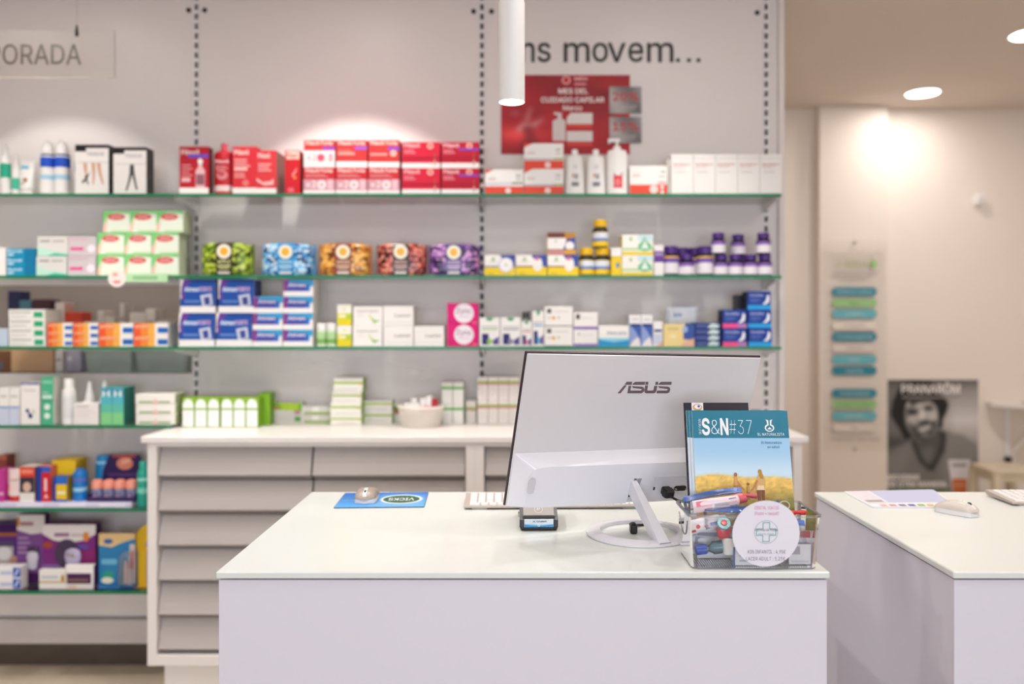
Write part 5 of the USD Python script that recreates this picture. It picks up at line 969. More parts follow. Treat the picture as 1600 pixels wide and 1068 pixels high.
# black and white portrait poster
QW = .0
pw = 143 / SB; s_ = pw / 815
phh = 1045 * s_ + .03
def P_(pts): return [((x - 30) * s_, phh - (y - 60) * s_) for x, y in pts]
def portrait(u, v):
    x = u * pw; y = v * phh
    X = 30 + x / s_; Y = 60 + (phh - y) / s_
    g = 112 + 70 * np.clip((X - 250) / 400, 0, 1) * np.clip(1 - np.abs(Y - 420) / 420, 0, 1) - 30 * np.clip((150 - Y) / 120, 0, 1)
    g = g - 26 * np.exp(-((Y - 620) / 60) ** 2) * (X < 250)
    g = g[..., None] * np.ones(3)
    def add(pts, val, a=1.0, s=1.0):
        nonlocal g
        m = gaussian_filter(shapely.contains_xy(Polygon(pts).buffer(0), X, Y).astype(float), s)[..., None] * a; g = g * (1 - m) + val * m
    def e(cx, cy, rx, ry, val, a=1.0, s=1.0):
        nonlocal g
        m = (np.exp(-np.clip(((X - cx) / rx) ** 2 + ((Y - cy) / ry) ** 2, 0, 30) ** 1.6) * a)[..., None]; g = g * (1 - m) + val * m
    add([(20, 740), (130, 660), (250, 590), (350, 770), (420, 860), (520, 720), (540, 520), (700, 560), (830, 650), (850, 1200), (20, 1200)], 116, 1, 1.5)
    add([(540, 520), (700, 560), (830, 650), (850, 1200), (600, 1200), (500, 900), (530, 720)], 132, .8, 2.5)
    add([(30, 760), (220, 620), (240, 700), (180, 900), (30, 960)], 128, .7, 3)
    add([(250, 560), (500, 500), (545, 560), (510, 700), (425, 855), (340, 790), (270, 660)], 92, 1, 1.2)
    add([(500, 515), (560, 520), (545, 690), (440, 870), (400, 850), (490, 720), (520, 600)], 58, .9, 1.2)
    add([(245, 600), (275, 600), (350, 770), (420, 850), (400, 870), (320, 790)], 62, .9, 1)
    add([(330, 690), (430, 640), (450, 700), (420, 800), (370, 770)], 118, .7, 2)
    add([(140, 140), (180, 95), (250, 70), (330, 60), (430, 85), (500, 190), (560, 240), (578, 280), (560, 340), (525, 420), (520, 490), (480, 480), (490, 400), (470, 300), (430, 230), (300, 215), (215, 250), (195, 330), (185, 420), (210, 500), (250, 560), (200, 590), (150, 500), (105, 430), (70, 375), (90, 250)], 26, 1, 1.0)
    add([(205, 262), (300, 222), (430, 240), (480, 320), (492, 430), (470, 530), (400, 610), (340, 620), (280, 570), (210, 455), (188, 345)], 158, 1, 1.0)
    add([(188, 345), (230, 300), (250, 420), (300, 560), (280, 570), (210, 455)], 96, .7, 2)
    add([(220, 445), (265, 485), (345, 425), (430, 430), (480, 420), (472, 530), (400, 618), (340, 630), (275, 570)], 72, .85, 1.3)
    add([(300, 490), (420, 455), (432, 470), (415, 500), (350, 530), (318, 520)], 205, .7, 1.0)
    e(380, 555, 42, 22, 128, .8); e(450, 510, 26, 40, 120, .6)
    e(262, 352, 52, 20, 48, .9); e(402, 318, 46, 17, 48, .9); e(255, 322, 60, 12, 52, .7); e(395, 288, 50, 11, 55, .7)
    e(345, 375, 26, 52, 192, .8); e(368, 432, 52, 14, 70, .8); e(245, 412, 34, 30, 178, .7); e(440, 385, 28, 34, 178, .7); e(330, 268, 80, 26, 182, .7)
    add([(225, 240), (300, 215), (440, 232), (470, 280), (420, 255), (320, 262), (250, 300)], 40, .75, 1)
    e(165, 460, 20, 40, 70, .7); e(505, 440, 12, 40, 88, .6)
    n = meshkit.fbm(np.stack([X / 26, Y / 26, X * 0], -1), 3)[..., None]; dark = np.clip((80 - g) / 60, 0, 1); g = g + dark * (n - .45) * 46
    return np.clip(((g - 128) * 1.4 + 128) * np.array([1.04, 1.01, .99]) / 255, .05, 1)
def pr_(x, y): return ((x - 30) * s_ / pw, (phh - (y - 60) * s_) / phh)
def tx(x0, x1, yb, hpx, s, c): u, v = pr_(x0, yb); return ('t', u, v, hpx * s_ / phh, s, c, (x1 - x0) * s_ / pw)
ops = [tx(162, 682, 178, 74, 'PRANARÔM', '#ece4de'), ('r', *pr_(165, 222), *pr_(680, 208), '#8f8782'), tx(38, 322, 948, 44, 'MOVERSE', '#f4eee8'), tx(38, 575, 1010, 46, 'DE OTRA MANERA.', '#f4eee8'),
       ('r', *pr_(30, 1040), *pr_(845, 1022), '#5f7a4c'), ('p', [pr_(575, 770), pr_(775, 770), pr_(745, 1110), pr_(620, 1110)], '#dcd6da'), ('p', [pr_(608, 938), pr_(745, 938), pr_(738, 1110), pr_(622, 1110)], '#d0703c'), ('r', *pr_(612, 830), *pr_(740, 805), '#8a8488'), ('r', *pr_(630, 1000), *pr_(725, 990), '#d8b09a'), ('r', *pr_(0, 1110), *pr_(845, 1100), '#e9e4de')]
flat_sheet('portrait_poster', 'black and white poster of a smiling curly haired man, on the far wall', 'poster', (1385 - VX) / SB, BY - .004, EYE + (VY - 593) / SB - phh, pw, phh, ops, '#8f8a86', None, (84, 110, portrait))
# motion sensor
def BX(px): return (px - VX) / SB
def BZ(py): return EYE + (VY - py) / SB
t = thing('motion_sensor', 'small white alarm sensor high on the far right wall', 'sensor', (BX(1526), BY, BZ(312)))
part(t, 'wall_plate', bevel(-.028, .028, -.008, 0, -.03, .035, .003), M_WHITEMETAL)
part(t, 'housing', hull([(x * q, y, z) for x in (-.03, .03) for y, z, q in ((-.008, .035, .9), (-.05, .03, .75), (-.055, -.02, .75), (-.03, -.045, .8), (-.008, -.03, .9))]), M_WHITEMETAL)
part(t, 'lens', bevel(-.016, .016, -.0565, -.0515, -.012, .012, .002), plain('sensor_lens', '#cfc6bf', .3))
# wall shelf on a folding bracket
t = thing('wall_shelf', 'small white wall shelf on a diagonal bracket at the right edge', 'shelf', (BX(1590), BY, BZ(626)))
bw = .27
part(t, 'board', hull([(x, y, z) for z in (-.028, 0) for x, y in ((BX(1540) - BX(1590), 0), (BX(1640) - BX(1590), 0), (BX(1640) - BX(1590), -.40), (BX(1604) - BX(1590), -.42), (BX(1537) - BX(1590), -.10))]), M_LAMI)
xb = BX(1573) - BX(1590)
part(t, 'bracket_post', bevel(xb - .016, xb + .016, -.012, 0, -.40, -.029, .001), M_WHITEMETAL)
part(t, 'bracket_strut', sweep([(xb, -.02, -.375), (xb + .09, -.13, -.2), (xb + .17, -.25, -.03)], .011, 8), M_WHITEMETAL)
part(t, 'bracket_foot', bevel(xb - .02, xb + .02, -.03, -.0, -.42, -.385, .003), M_DARKM)
t2 = thing('oval_dish', 'thin oval dish lying on the small wall shelf', 'dish', (BX(1588), BY - .16, BZ(626)))
part(t2, 'dish', lathe([(0, 0), (.05, 0), (.06, .006), (.057, .007), (.048, .003), (0, .003)], 28), M_PLAS, '#c9bf9f', smooth=35); 
# stool
sd_ = 5.05; s5 = F / sd_
sz = EYE + (VY - 736) / s5
t = thing('stool', 'cream plastic stool with a handle slot, beside the portrait poster', 'stool', ((1568 - VX) / 240.0, sd_ + .16, 0))
rs = 36 / s5
sq_ = affinity.scale(rrect(-rs, -rs, rs, rs, .05), 1, 1).difference(rrect(-.05, -.012, .05, .012, .011))
m = trimesh.creation.extrude_polygon(sq_, .022, engine='earcut'); m.apply_translation((0, 0, sz - .022)); part(t, 'seat', m, M_SATIN, '#d9cbb0')
part(t, 'apron', cat(*[bevel(*q, sz - .075, sz - .0225, .003) for q in ((-rs + .02, rs - .02, -rs + .012, -rs + .022), (-rs + .02, rs - .02, rs - .022, rs - .012), (-rs + .012, -rs + .022, -rs + .02, rs - .02), (rs - .022, rs - .012, -rs + .02, rs - .02))]), M_SATIN, '#d3c5aa')
for a in (-1, 1):
    for b in (-1, 1):
        part(t, 'leg', hull([(a * (rs - .005 - p) + q, b * (rs - .005 - p) + r, z) for z, p, k in ((0, -.008, .018), (sz - .024, .02, .022)) for q in (-k, k) for r in (-k, k)]), M_SATIN, '#d6c8ad')
# ------------------------------------------------------------------ on the front counter
def KP(px, py, z=0): d = (EYE - KZ - z) * F / (py - VY); return np.array([(px - VX) / F * d, d, KZ + z])
# --- monitor
def unit(v): return v / np.linalg.norm(v)
yaw, tilt, roll, MW, MH = math.radians(19.9), math.radians(17.2), math.radians(1.9), .600, .365
MC = np.array([.2765, 1.8445, 1.2813])
n0 = np.array([math.sin(yaw), -math.cos(yaw), 0]); u0 = np.array([math.cos(yaw), math.sin(yaw), 0])
up0 = np.array([0, 0, math.cos(tilt)]) + n0 * math.sin(tilt)
U = u0 * math.cos(roll) - up0 * math.sin(roll); V = up0 * math.cos(roll) + u0 * math.sin(roll); N = unit(np.cross(U, V))   # N: out of the back, towards the camera
BASE = KP(998, 833); BASE[2] = KZ
def loc(u, v, n): return MC + U * u + V * v + N * n - BASE
def L(m):
    m = m.copy() if hasattr(m, 'copy') and not isinstance(m, tuple) else m
    if isinstance(m, tuple): p = np.asarray(m[0]); return (np.array([loc(*q) for q in p]), m[1])
    m.vertices = np.array([loc(*q) for q in m.vertices]); trimesh.repair.fix_normals(m); return m
def mon_uv(px, py, n):
    d = unit(np.array([(px - VX) / F, 1, (VY - py) / F])); o = np.array([0, 0, EYE]); c = MC + N * n
    k = ((c - o) @ N) / (d @ N); q = o + d * k - c; return q @ U, q @ V
t = thing('monitor', 'large white desktop monitor seen from behind on the front counter', 'monitor', BASE)
M_MON = bumpy('monitor_white_plastic', '#d6d3d6', '#d4d1d4', 30, .22, .02, .0003)
M_MON2 = plain('monitor_gloss_white', '#e3e2e8', .16)
M_BLACK = plain('black_plastic', '#1b191b', .35)
M_BEZ = plain('monitor_bezel', '#3a2c34', .3)
hw, hh = MW / 2, MH / 2
part(t, 'bezel', L(bevel(-hw, hw, -hh, hh, -.007, -.0015, .0012)), M_BEZ)
part(t, 'screen', L(bx(-hw + .008, hw - .008, -hh + .012, hh - .008, -.0072, -.0069)), plain('screen_glass', '#15161a', .1))
part(t, 'back_cover', L(bevel(-hw + .0035, hw - .0012, -hh + .001, hh - .0035, -.0015, .003, .0015)), M_MON)
v1 = mon_uv(800, 708, .003)[1]; v2 = mon_uv(850, 730.5, .034)[1]; v1r = mon_uv(1076, 701, .003)[1]
ul = mon_uv(834, 730, .034)[0]
pts = [(-hw + .006, v1, .0029), (hw - .006, v1 + .004, .0029), (-hw + .006, -hh + .002, .0029), (hw - .006, -hh + .002, .0029)]
for k in range(9):   # rounded shoulder at both ends of the swollen lower housing
    q = k / 8; e = ul + (.06) * q ** 1.8; vv = v2 + .012 * (1 - (1 - q) ** 2) - .012
    pts += [(e, vv + .002 * q, .034 * (.78 + .22 * q ** .5)), (-e, vv + .002 * q, .034 * (.78 + .22 * q ** .5))]
pts += [(ul - .002, -hh + .004, .018), (-ul + .002, -hh + .004, .018), (ul + .05, -hh + .003, .021), (-ul - .05, -hh + .003, .021)]
hs = hull(pts)
import manifold3d as m3
def man(m): return m3.Manifold(m3.Mesh(np.asarray(m.vertices, np.float32), np.asarray(m.faces, np.uint32)))
ru0, rv0 = mon_uv(1020, 778, .033); ru1, rv1 = mon_uv(1024, 746.5, .033)
rec = hull([(x, y, z) for z in (.0235, .06) for x, y in ((ru0, rv0 + .002), (ru1 + .002, rv1), (ru1 + .12, rv1), (ru0 + .124, rv0 + .002))])
su0, sv0 = mon_uv(980, 783, .033); su1, sv1 = mon_uv(996, 748.5, .033)
slot = hull([(x, y, z) for z in (.016, .06) for x, y in ((su0 + .003, -hh - .01), (su0 + .010, sv1), (su0 + .030, sv1), (su0 + .024, -hh - .01))])
hb_ = man(hs) - man(rec) - man(slot)
hb = trimesh.Trimesh(hb_.to_mesh().vert_properties[:, :3], hb_.to_mesh().tri_verts)
part(t, 'lower_housing', L(hb), M_MON2)
# recess floor with sockets and plugs
def sock(px, py, n): return mon_uv(px, py, n)
a, b = sock(1062.5, 762, .024)
g = rrect(a - .016, b - .006, a + .016, b + .006, .005); m = trimesh.creation.extrude_polygon(g, .003, engine='earcut'); m.apply_translation((0, 0, .0236)); part(t, 'video_socket', L(m), M_DARKM)
part(t, 'socket_face', L(bevel(a - .010, a + .010, b - .004, b + .004, .0262, .0272, .0008)), M_BLACK)
for s in (-.0135, .0135): part(t, 'socket_screw', L(trimesh.creation.cylinder(.0025, .005, sections=12, transform=trimesh.transformations.translation_matrix((a + s, b, .0275)))), M_METAL, smooth=40)
a, b = sock(1042, 768, .035)
part(t, 'cable_plug', L(bevel(a - .011, a + .012, b - .010, b + .010, .0236, .052, .003)), M_BLACK)
part(t, 'plug_ridge', L(cat(*[bevel(a - .0115, a + .0125, b - .0105, b + .0105, .034 + k * .005, .036 + k * .005, .001) for k in range(3)])), M_BLACK)
cab_pts = [loc(a + .002, b - .004, .05), loc(a + .012, b - .006, .066), loc(a + .040, b - .014, .062), np.array([.56, 1.93, KZ + .05]) - BASE, np.array([.60, 2.08, KZ + .008]) - BASE, np.array([.57, 2.2, KZ + .007]) - BASE, np.array([.52, 2.285, KZ + .007]) - BASE, np.array([.515, 2.302, KZ + .006]) - BASE]
from scipy.interpolate import make_interp_spline
def spline(p, n=40, k=3): p = np.asarray(p, float); return make_interp_spline(np.linspace(0, 1, len(p)), p, k=k)(np.linspace(0, 1, n))
part(t, 'video_cable', sweep(spline(cab_pts, 90, 1), .0030, 8), M_BLACK, smooth=40)
a, b = sock(1022, 763, .034); part(t, 'lock_slot', L(bevel(a - .002, a + .002, b - .004, b + .004, .033, .0345, .0005)), M_BLACK)
# sticker
a, b = sock(830.5, 760, .031); part(t, 'sticker', L(trimesh.creation.extrude_polygon(affinity.rotate(rrect(a - .0075, b - .018, a + .0075, b + .018, .005), -2), .0006, engine='earcut').apply_translation((0, 0, .0300))), plain('silver_sticker', '#c9c7cb', .4))
# maker's word in dark letters on the back
pol = ['285,503 338,503 447,364 402,364', '412,351 447,299 546,299 536,351', '540,377 562,408 698,424 716,434 716,444 700,455 514,455 527,370 482,370 460,503 712,503 752,474 762,430 752,402 722,386', '550,351 562,330 600,299 776,299 766,351',
       '786,299 836,299 829,351 780,351', '779,364 828,364 815,440 820,455 912,455 926,446 942,372 994,372 976,462 958,492 934,503 792,503 770,490 763,462', '966,299 1011,299 1003,351 958,351', '1010,351 1026,328 1064,299 1252,299 1244,351', '1008,377 1030,408 1160,424 1180,434 1180,444 1164,455 990,455 980,503 1172,503 1208,486 1224,440 1218,404 1190,386']
def lg(X, Y): return mon_uv(940 + X / 11.43, 570 + Y / 11.43, .0032)
for s in pol:
    g = Polygon([lg(*map(float, q.split(','))) for q in s.split()]).buffer(0)
    m = cat(*[trimesh.creation.extrude_polygon(p, .0007, engine='earcut') for p in getattr(g, 'geoms', [g])]); m.apply_translation((0, 0, .0029)); part(t, 'logo_letter', L(m), plain('logo_grey', '#6b5d60', .35) if s is pol[0] else UsdShade.Material.Get(stage, '/World/Looks/logo_grey'))
# stand: ring foot and leaning neck
RO, RI, RH = .122, .088, .010
part(t, 'ring_base', lathe([(RI, 0), (RO - .002, 0), (RO, .002), (RO - .001, .005), (RI + .012, RH), (RI + .002, RH), (RI, RH - .002), (RI, 0)], 72), M_MON2, smooth=35)
foot = np.array([n0[0] * (RO - .006), n0[1] * (RO - .006), .004]); a, b = mon_uv(991, 751, .030)
top = loc(a, b, .030); tb = loc(a, b, .014)
ud = u0
neck = hull([foot + ud * .013, foot - ud * .013, foot + ud * .013 + (0, 0, .004), foot - ud * .013 + (0, 0, .004), foot - n0 * .040 + ud * .011 + (0, 0, .002), foot - n0 * .040 - ud * .011 + (0, 0, .002), top + U * .0075, top - U * .0075, top - V * .03 + U * .0075 - N * .012, top - V * .03 - U * .0075 - N * .012, tb + U * .0075, tb - U * .0075])
part(t, 'neck', neck, M_MON2)
a2 = top - ud * 0
part(t, 'neck_joint', hull([loc(a + s * .0095, b + q, .0185 + r) for s in (-1, 1) for q in (-.045, .0045) for r in (0, .004)]), M_BLACK)
part(t, 'foot_line', hull([foot + n0 * .004 + ud * s * .014 + (0, 0, z) for s in (-1, 1) for z in (.0035, .0055)] + [foot + n0 * .0055 + ud * s * .014 + (0, 0, .004) for s in (-1, 1)]), plain('foot_rubber', '#8d83a4', .6))
# clip / cable end inside the ring
pc = KP(990, 832) - BASE
t2 = thing('cable_connector', 'small black cable connector lying inside the monitor ring foot', 'connector', KP(990, 833))
part(t2, 'housing', bevel(-.008, .008, -.008, .018, 0, .022, .003), M_BLACK); part(t2, 'latch', bevel(-.004, .004, -.0085, .006, .022, .0255, .001), M_DARKM)
part(t2, 'cable_tail', sweep(spline([(0, .014, .011), (.004, .035, .010), (.018, .060, .004), (.05, .070, .0035)], 24), .003, 8), M_BLACK, smooth=40)

# --- card terminal
p0 = KP(842, 829)
t = thing('card_terminal', 'black card payment terminal lying under the left of the monitor', 'card terminal', p0, 1.0)
w, dp = .045, .165
body = hull([(x * s, y, z) for x in (-w, w) for y, z, s in ((.002, .002, .93), (0, .010, 1), (.0, .026, 1), (.010, .031, .98), (.046, .058, .95), (dp - .01, .068, .93), (dp, .060, .9), (dp, .004, .9), (.01, 0, .92), (dp - .01, 0, .9))])
part(t, 'body', body, plain('terminal_black', '#2b2a2b', .32))
fr = hull([(x, y, z) for x in (-.034, .034) for y, z in ((-.0010, .012), (-.0008, .013), (.0025, .0365), (.004, .0365), (.002, .012))])
def on_face(ops, x0, x1, pA, pB, name, lift=.0006, mt=None):
    """Print on a tilted face that runs from pA (y, z) up to pB."""
    Lh = math.hypot(pB[0] - pA[0], pB[1] - pA[1]); mv, c = art(ops, x1 - x0, Lh); v = np.array(mv[0]); s = v[:, 2] / Lh; nn = unit(np.array([-(pB[1] - pA[1]), pB[0] - pA[0]]))
    q = np.stack([v[:, 0] + x0, pA[0] + s * (pB[0] - pA[0]) + nn[0] * (-v[:, 1] + lift), pA[1] + s * (pB[1] - pA[1]) + nn[1] * (-v[:, 1] + lift)], -1)
    return part(t, name, (q, mv[1]), mt or M_PAPER, c)
part(t, 'front_panel', bevel(-.034, .034, -.0018, .004, .0090, .0275, .0006), M_PLAS, '#dfe8f0')
on_face([('r', 0, 0, 1, 1, '#e4ebf2'), ('p', [(0, 0), (1, 0), (1, .40), (.5, .26), (0, .40)], '#2f9bd8'), ('p', [(0, .3), (.5, .16), (1, .3), (1, .44), (.5, .30), (0, .44)], '#8fc9ec'), ('p', [(.26, .62), (.31, .72), (.28, .92), (.33, .78), (.38, .90), (.35, .74), (.39, .62), (.33, .68)], '#1a7fc4'), ('t', .41, .66, .20, 'CaixaBank', '#55606c', .36), ('c', .5, .24, .15, '#f2f5f8'), ('c', .5, .24, .06, '#6a7078')], -.0335, .0335, (-.0018, .0094), (-.0018, .0271), 'panel_print', .0002)
part(t, 'slot_bar', bevel(-.038, .038, .003, .012, .0282, .0328, .0006), M_BLACK)
part(t, 'slot_lip', bevel(-.034, .034, -.0006, .006, .0035, .0078, .0006), M_BLACK)
on_face([('r', 0, 0, 1, 1, '#aaa19a'), ('e', .5, .42, .14, .26, '#d8d2cc'), ('e', .5, .42, .12, .22, '#aaa19a'), ('p', [(.44, .3), (.5, .5), (.46, .54)], '#dcd6d0'), ('p', [(.5, .3), (.56, .5), (.52, .54)], '#dcd6d0')], -.036, .036, (.0120, .0330), (.0445, .0574), 'contactless_plate', .0012, M_SATIN)
part(t, 'side_key', bevel(-.0475, -.043, .05, .065, .02, .03, .001), M_METAL)

# --- mouse mat with upside-down print, mouse on it
c4 = [KP(522, 795), KP(668, 793), KP(670, 769), KP(533, 770)]
mc_ = sum(c4) / 4; ang = math.degrees(math.atan2((c4[1] - c4[0])[1], (c4[1] - c4[0])[0]))
t = thing('mouse_mat', 'blue mouse mat with green oval logo at the far edge of the counter', 'mouse mat', (*mc_[:2], KZ), 2.6)
mw, mh = .236, .180
m = trimesh.creation.extrude_polygon(rrect(-mw / 2, -mh / 2, mw / 2, mh / 2, .004), .0022, engine='earcut'); part(t, 'rubber_base', m, M_SATIN, '#23395e')
def mat_paint(u, v):
    a = np.array([.10, .38, .72]); b = np.array([.33, .66, .92]); k = np.clip(1 - v, 0, 1)[..., None]; c = a * (1 - k) + b * k
    g = np.exp(-((u - .70) / .30) ** 4 - ((v - .46) / .42) ** 4)[..., None] * .55; return c * (1 - g) + np.array([.72, .82, .94]) * g
mv, c = picture(mw - .002, mh - .002, 30, 24, mat_paint)
q = np.array(mv[0]); part(t, 'printed_cloth', (np.stack([q[:, 0] - mw / 2 + .001, q[:, 2] - mh / 2 + .001, np.full(len(q), .00235)], -1), mv[1]), M_PAPER, c)
gt = affinity.rotate(fit_text('VICKS', 0, -.013, .030, .070, False, 'c', .02), 180, origin=(0, .002))
lens = ell(0, 0, .050, .046, 40)
tri3 = Polygon([(-.066, .034), (.066, .034), (.070, .026), (.045, -.030), (.03, -.042), (-.03, -.042), (-.045, -.030), (-.070, .026)]).buffer(.008).buffer(-.008)
mv, c = art([('g', affinity.translate(ell(0, 0, .059, .058, 48), .09, .07), '#a9c9e8'), ('g', affinity.translate(ell(0, 0, .055, .052, 48), .09, .07), '#f0f4f2'), ('g', affinity.translate(lens, .09, .07), '#1f7a4a'), ('g', affinity.translate(ell(0, 0, .046, .041, 40), .09, .07), '#2f5a48'), ('g', affinity.translate(gt, .09, .066), '#eef2ec')], 1, 1, clip=False)
q = np.array(mv[0]); part(t, 'logo_print', (np.stack([q[:, 0] - .09 + .050, q[:, 2] - .07 + .0, .0024 - q[:, 1]], -1), mv[1]), M_PAPER, c)
mv, c = art([('g', affinity.scale(lettering('VICKS'), .01, .01, origin=(0, 0)), '#9fb4d0')], 1, 1, clip=False); q = np.array(mv[0])
part(t, 'small_print', (np.stack([-.098 - q[:, 0] + .03, .0 - q[:, 2], .0024 - q[:, 1]], -1), mv[1]), M_PAPER, c)
def mouse(label, p, rz, colr='#a5978c'):
    """A two tone mouse, its buttons and wheel at the -y end."""
    def shell(z0, z1, grow):
        v, f, n = [], [], 28; secs = np.linspace(0, 1, 15)
        L_, W_ = .104, .060
        rows = []
        for s in secs:
            y = -L_ / 2 + L_ * s; ww = W_ / 2 * (1 - abs(2 * s - 1) ** 9) ** .5 * (.95 + .05 * math.sin(math.pi * s)); hz = (.010 + .022 * math.sin(math.pi * min(1, .12 + .80 * s)) ** .8) * (1 - abs(2 * s - 1) ** 7) ** .5
            rows.append((y, max(ww, .002), max(hz, .002)))
        for y, ww, hz in rows:
            for k in range(n + 1):
                a = math.pi * k / n; v.append((ww * math.copysign(abs(math.cos(a)) ** .55, math.cos(a)) * grow, y * grow, hz * math.sin(a) ** .55))
        return np.array(v).reshape(len(rows), n + 1, 3)
    g = shell(0, 1, 1.0)
    def closed(top):
        a = g.copy()
        lo = np.full((len(a), 1), .0115)
        a2 = a.copy()
        if top: a2[..., 2] = np.maximum(a[..., 2], lo)
        else: a2[..., 2] = np.minimum(a[..., 2], lo + .0003); a2[..., :2] *= .988
        pts = a2.reshape(-1, 3)
        if not top: pts = np.vstack([pts, pts * (1, 1, 0)])
        h_ = hull(pts); return h_
    t = thing('computer_mouse', label, 'mouse', p, rz)
    lo_ = closed(False); lo_.apply_translation((0, 0, .0005)); part(t, 'base', lo_, M_PLAS, '#e6e4e6', smooth=40)
    tp = closed(True); tp.apply_translation((0, 0, .0008)); part(t, 'top_shell', tp, M_SATIN, colr, smooth=40)
    zt = lambda y: .0022 + float(np.interp(y, [r[0][1] for r in g], [r[:, 2].max() for r in g]))
    ys = np.linspace(-.046, -.008, 9)
    st = [(x, y, zt(y) + dz) for y in ys for x in (-.0045, .0045) for dz in (-.003, .0003)]
    part(t, 'centre_strip', hull(st), M_PLAS, '#f2f0ee', smooth=40)
    wz = zt(-.030) - .0045
    wv = trimesh.creation.cylinder(.0065, .0048, sections=24); wv.apply_transform(trimesh.transformations.rotation_matrix(np.pi / 2, (0, 1, 0))); wv.apply_translation((0, -.030, wz + .001)); part(t, 'scroll_wheel', wv, M_BLACK, smooth=40)
    b_ = trimesh.creation.cylinder(.0016, .0012, sections=14); b_.apply_translation((0, -.014, zt(-.014) + .0002)); part(t, 'mode_button', b_, M_METAL)
    return t
pm = KP(568, 787, .0024); mouse('silver beige computer mouse sitting on the blue mat', (pm[0], pm[1] + .050, KZ + .00245), 2.0)
pr = KP(1532, 809); mouse('silver white curved computer mouse on the right counter', (pr[0] - .032, pr[1] + .050, KZ + .0001), 38.0, '#cfc6bc')

# --- keyboards
def keyboard(label, p, rz, wd=.43, dpt=.125):
    t = thing('keyboard', label, 'keyboard', p, rz)
    part(t, 'tray', hull([(x, y, z) for x in (0, wd) for y, z in ((0, .004), (0, .0075), (.002, .009), (dpt, .017), (dpt, .010), (dpt - .01, .004))]), M_SATIN, '#b5aaa2')
    part(t, 'foot_bar', cat(bevel(.02, .06, .006, .016, 0, .0045, .001), bevel(wd - .06, wd - .02, .006, .016, 0, .0045, .001), bevel(.02, wd - .02, dpt - .024, dpt - .008, 0, .0090, .002)), M_PLAS, '#e6e6e2')
    zt = lambda y: .009 + (y - .002) / (dpt - .002) * .008
    for r in range(5):
        y0 = .010 + r * .0222; y1 = y0 + .0180; x = .014
        widths = ([.026, .018, .018, .10, .018, .018, .026] if r == 0 else [.018] * 15)
        lay = list(widths)
        k = 0
        while x < wd - .03:
            kw = lay[k] if k < len(lay) else .0175
            if x + kw > wd - .012: break
            part(t, 'key', hull([(a, b, z) for q, e in ((0, 0), (.0028, .0008)) for a in (x + e, x + kw - e) for b, z in ((y0 + e, zt(y0) - .0008 + q), (y1 - e, zt(y1) - .0008 + q))]), M_PLAS, '#f3f1ef')
            x += kw + .0038; k += 1
    return t
kl = KP(725, 796); keyboard('silver keyboard with white keys half hidden behind the monitor', (kl[0], kl[1], KZ), 1.0, .475)
kr = KP(1583, 790); keyboard('silver keyboard cut by the right edge on the right counter', (kr[0], kr[1], KZ), 0.5)
# --- desk pad on the right counter
c4 = [KP(1364, 794), KP(1497, 794), KP(1458, 766), KP(1318, 769)]
t = thing('desk_pad', 'pale printed mouse mat with lilac sheet on the right counter', 'mouse mat', (*c4[0][:2], KZ), 0)
rel = [(q - c4[0])[:2] for q in c4]; g = Polygon(rel).buffer(-.008).buffer(.008, quad_segs=5)
part(t, 'mat', trimesh.creation.extrude_polygon(g, .0035, engine='earcut'), M_SATIN, '#e6e4e8')
def bil(u, v): a, b, c, d = rel; return (1 - u) * (1 - v) * a + u * (1 - v) * b + u * v * c + (1 - u) * v * d
def quad(u0, v0, u1, v1, c): return ('g', Polygon([bil(u0, v0), bil(u1, v0), bil(u1, v1), bil(u0, v1)]), c)
random.seed(5)
ops = [quad(.02, .20, .26, .99, '#d9d3da'), quad(.28, .26, .99, .99, '#bdbfda'), quad(.05, .30, .24, .42, '#a3979c'), quad(.02, .02, .98, .18, '#eceaf0')] + [quad(.12 + .11 * k, .05, .12 + .11 * k + .08, .15, c) for k, c in enumerate(['#d8a48a', '#c98a86', '#7f6a9a', '#4a5aa4', '#8fae5a', '#d9b46a', '#b05a5a', '#4a5aa4'])]
mv, c = art(ops, 1, 1, clip=False); q = np.array(mv[0]); part(t, 'printed_sheet', (np.stack([q[:, 0], q[:, 2], .0033 - q[:, 1]], -1), mv[1]), M_PAPER, c)

# --- clear basket on the counter corner
by0_ = F * .49 / (889 - VY); by1_ = by0_ + .122
x0f, x1f = (1082 - VX) / F * by0_, (1277 - VX) / F * by0_
bcx, bcy = (x0f + x1f) / 2, (by0_ + by1_) / 2
t = thing('clear_basket', 'clear plastic basket full of dental kits at the counter corner', 'basket', (bcx, bcy, KZ))
bw, bd, bh = (x1f - x0f) / 2, .061, .105
def ring_poly(k, inset=0): return rrect(-bw * (1 + .055 * k) + inset, -bd * (1 + .14 * k) + inset, bw * (1 + .055 * k) - inset, bd * (1 + .14 * k) - inset, .016)
def shell(zs, inset):
    rows = []
    for z in zs:
        p = np.array(ring_poly(z / bh, inset).exterior.coords)[:-1]; rows.append(np.c_[p, np.full(len(p), z)])
    return rows
def skin(rows, cap0=False, flip=False):
    n = len(rows[0]); v = np.vstack(rows); f = []
    for i in range(len(rows) - 1):
        for k in range(n):
            l = (k + 1) % n; f += [[i * n + k, i * n + l, (i + 1) * n + l], [i * n + k, (i + 1) * n + l, (i + 1) * n + k]]
    if cap0:
        v = np.vstack([v, rows[0].mean(0)]); f += [[len(v) - 1, (k + 1) % n, k] for k in range(n)]
    f = np.array(f); return trimesh.Trimesh(v, f[:, ::-1] if flip else f, process=False)
part(t, 'wall', skin(shell(np.linspace(.0, bh, 6), 0), True), M_CLEAR, smooth=35)
part(t, 'inner_wall', skin(shell(np.linspace(.0025, bh, 6), .0022), True, True), M_CLEAR, smooth=35)
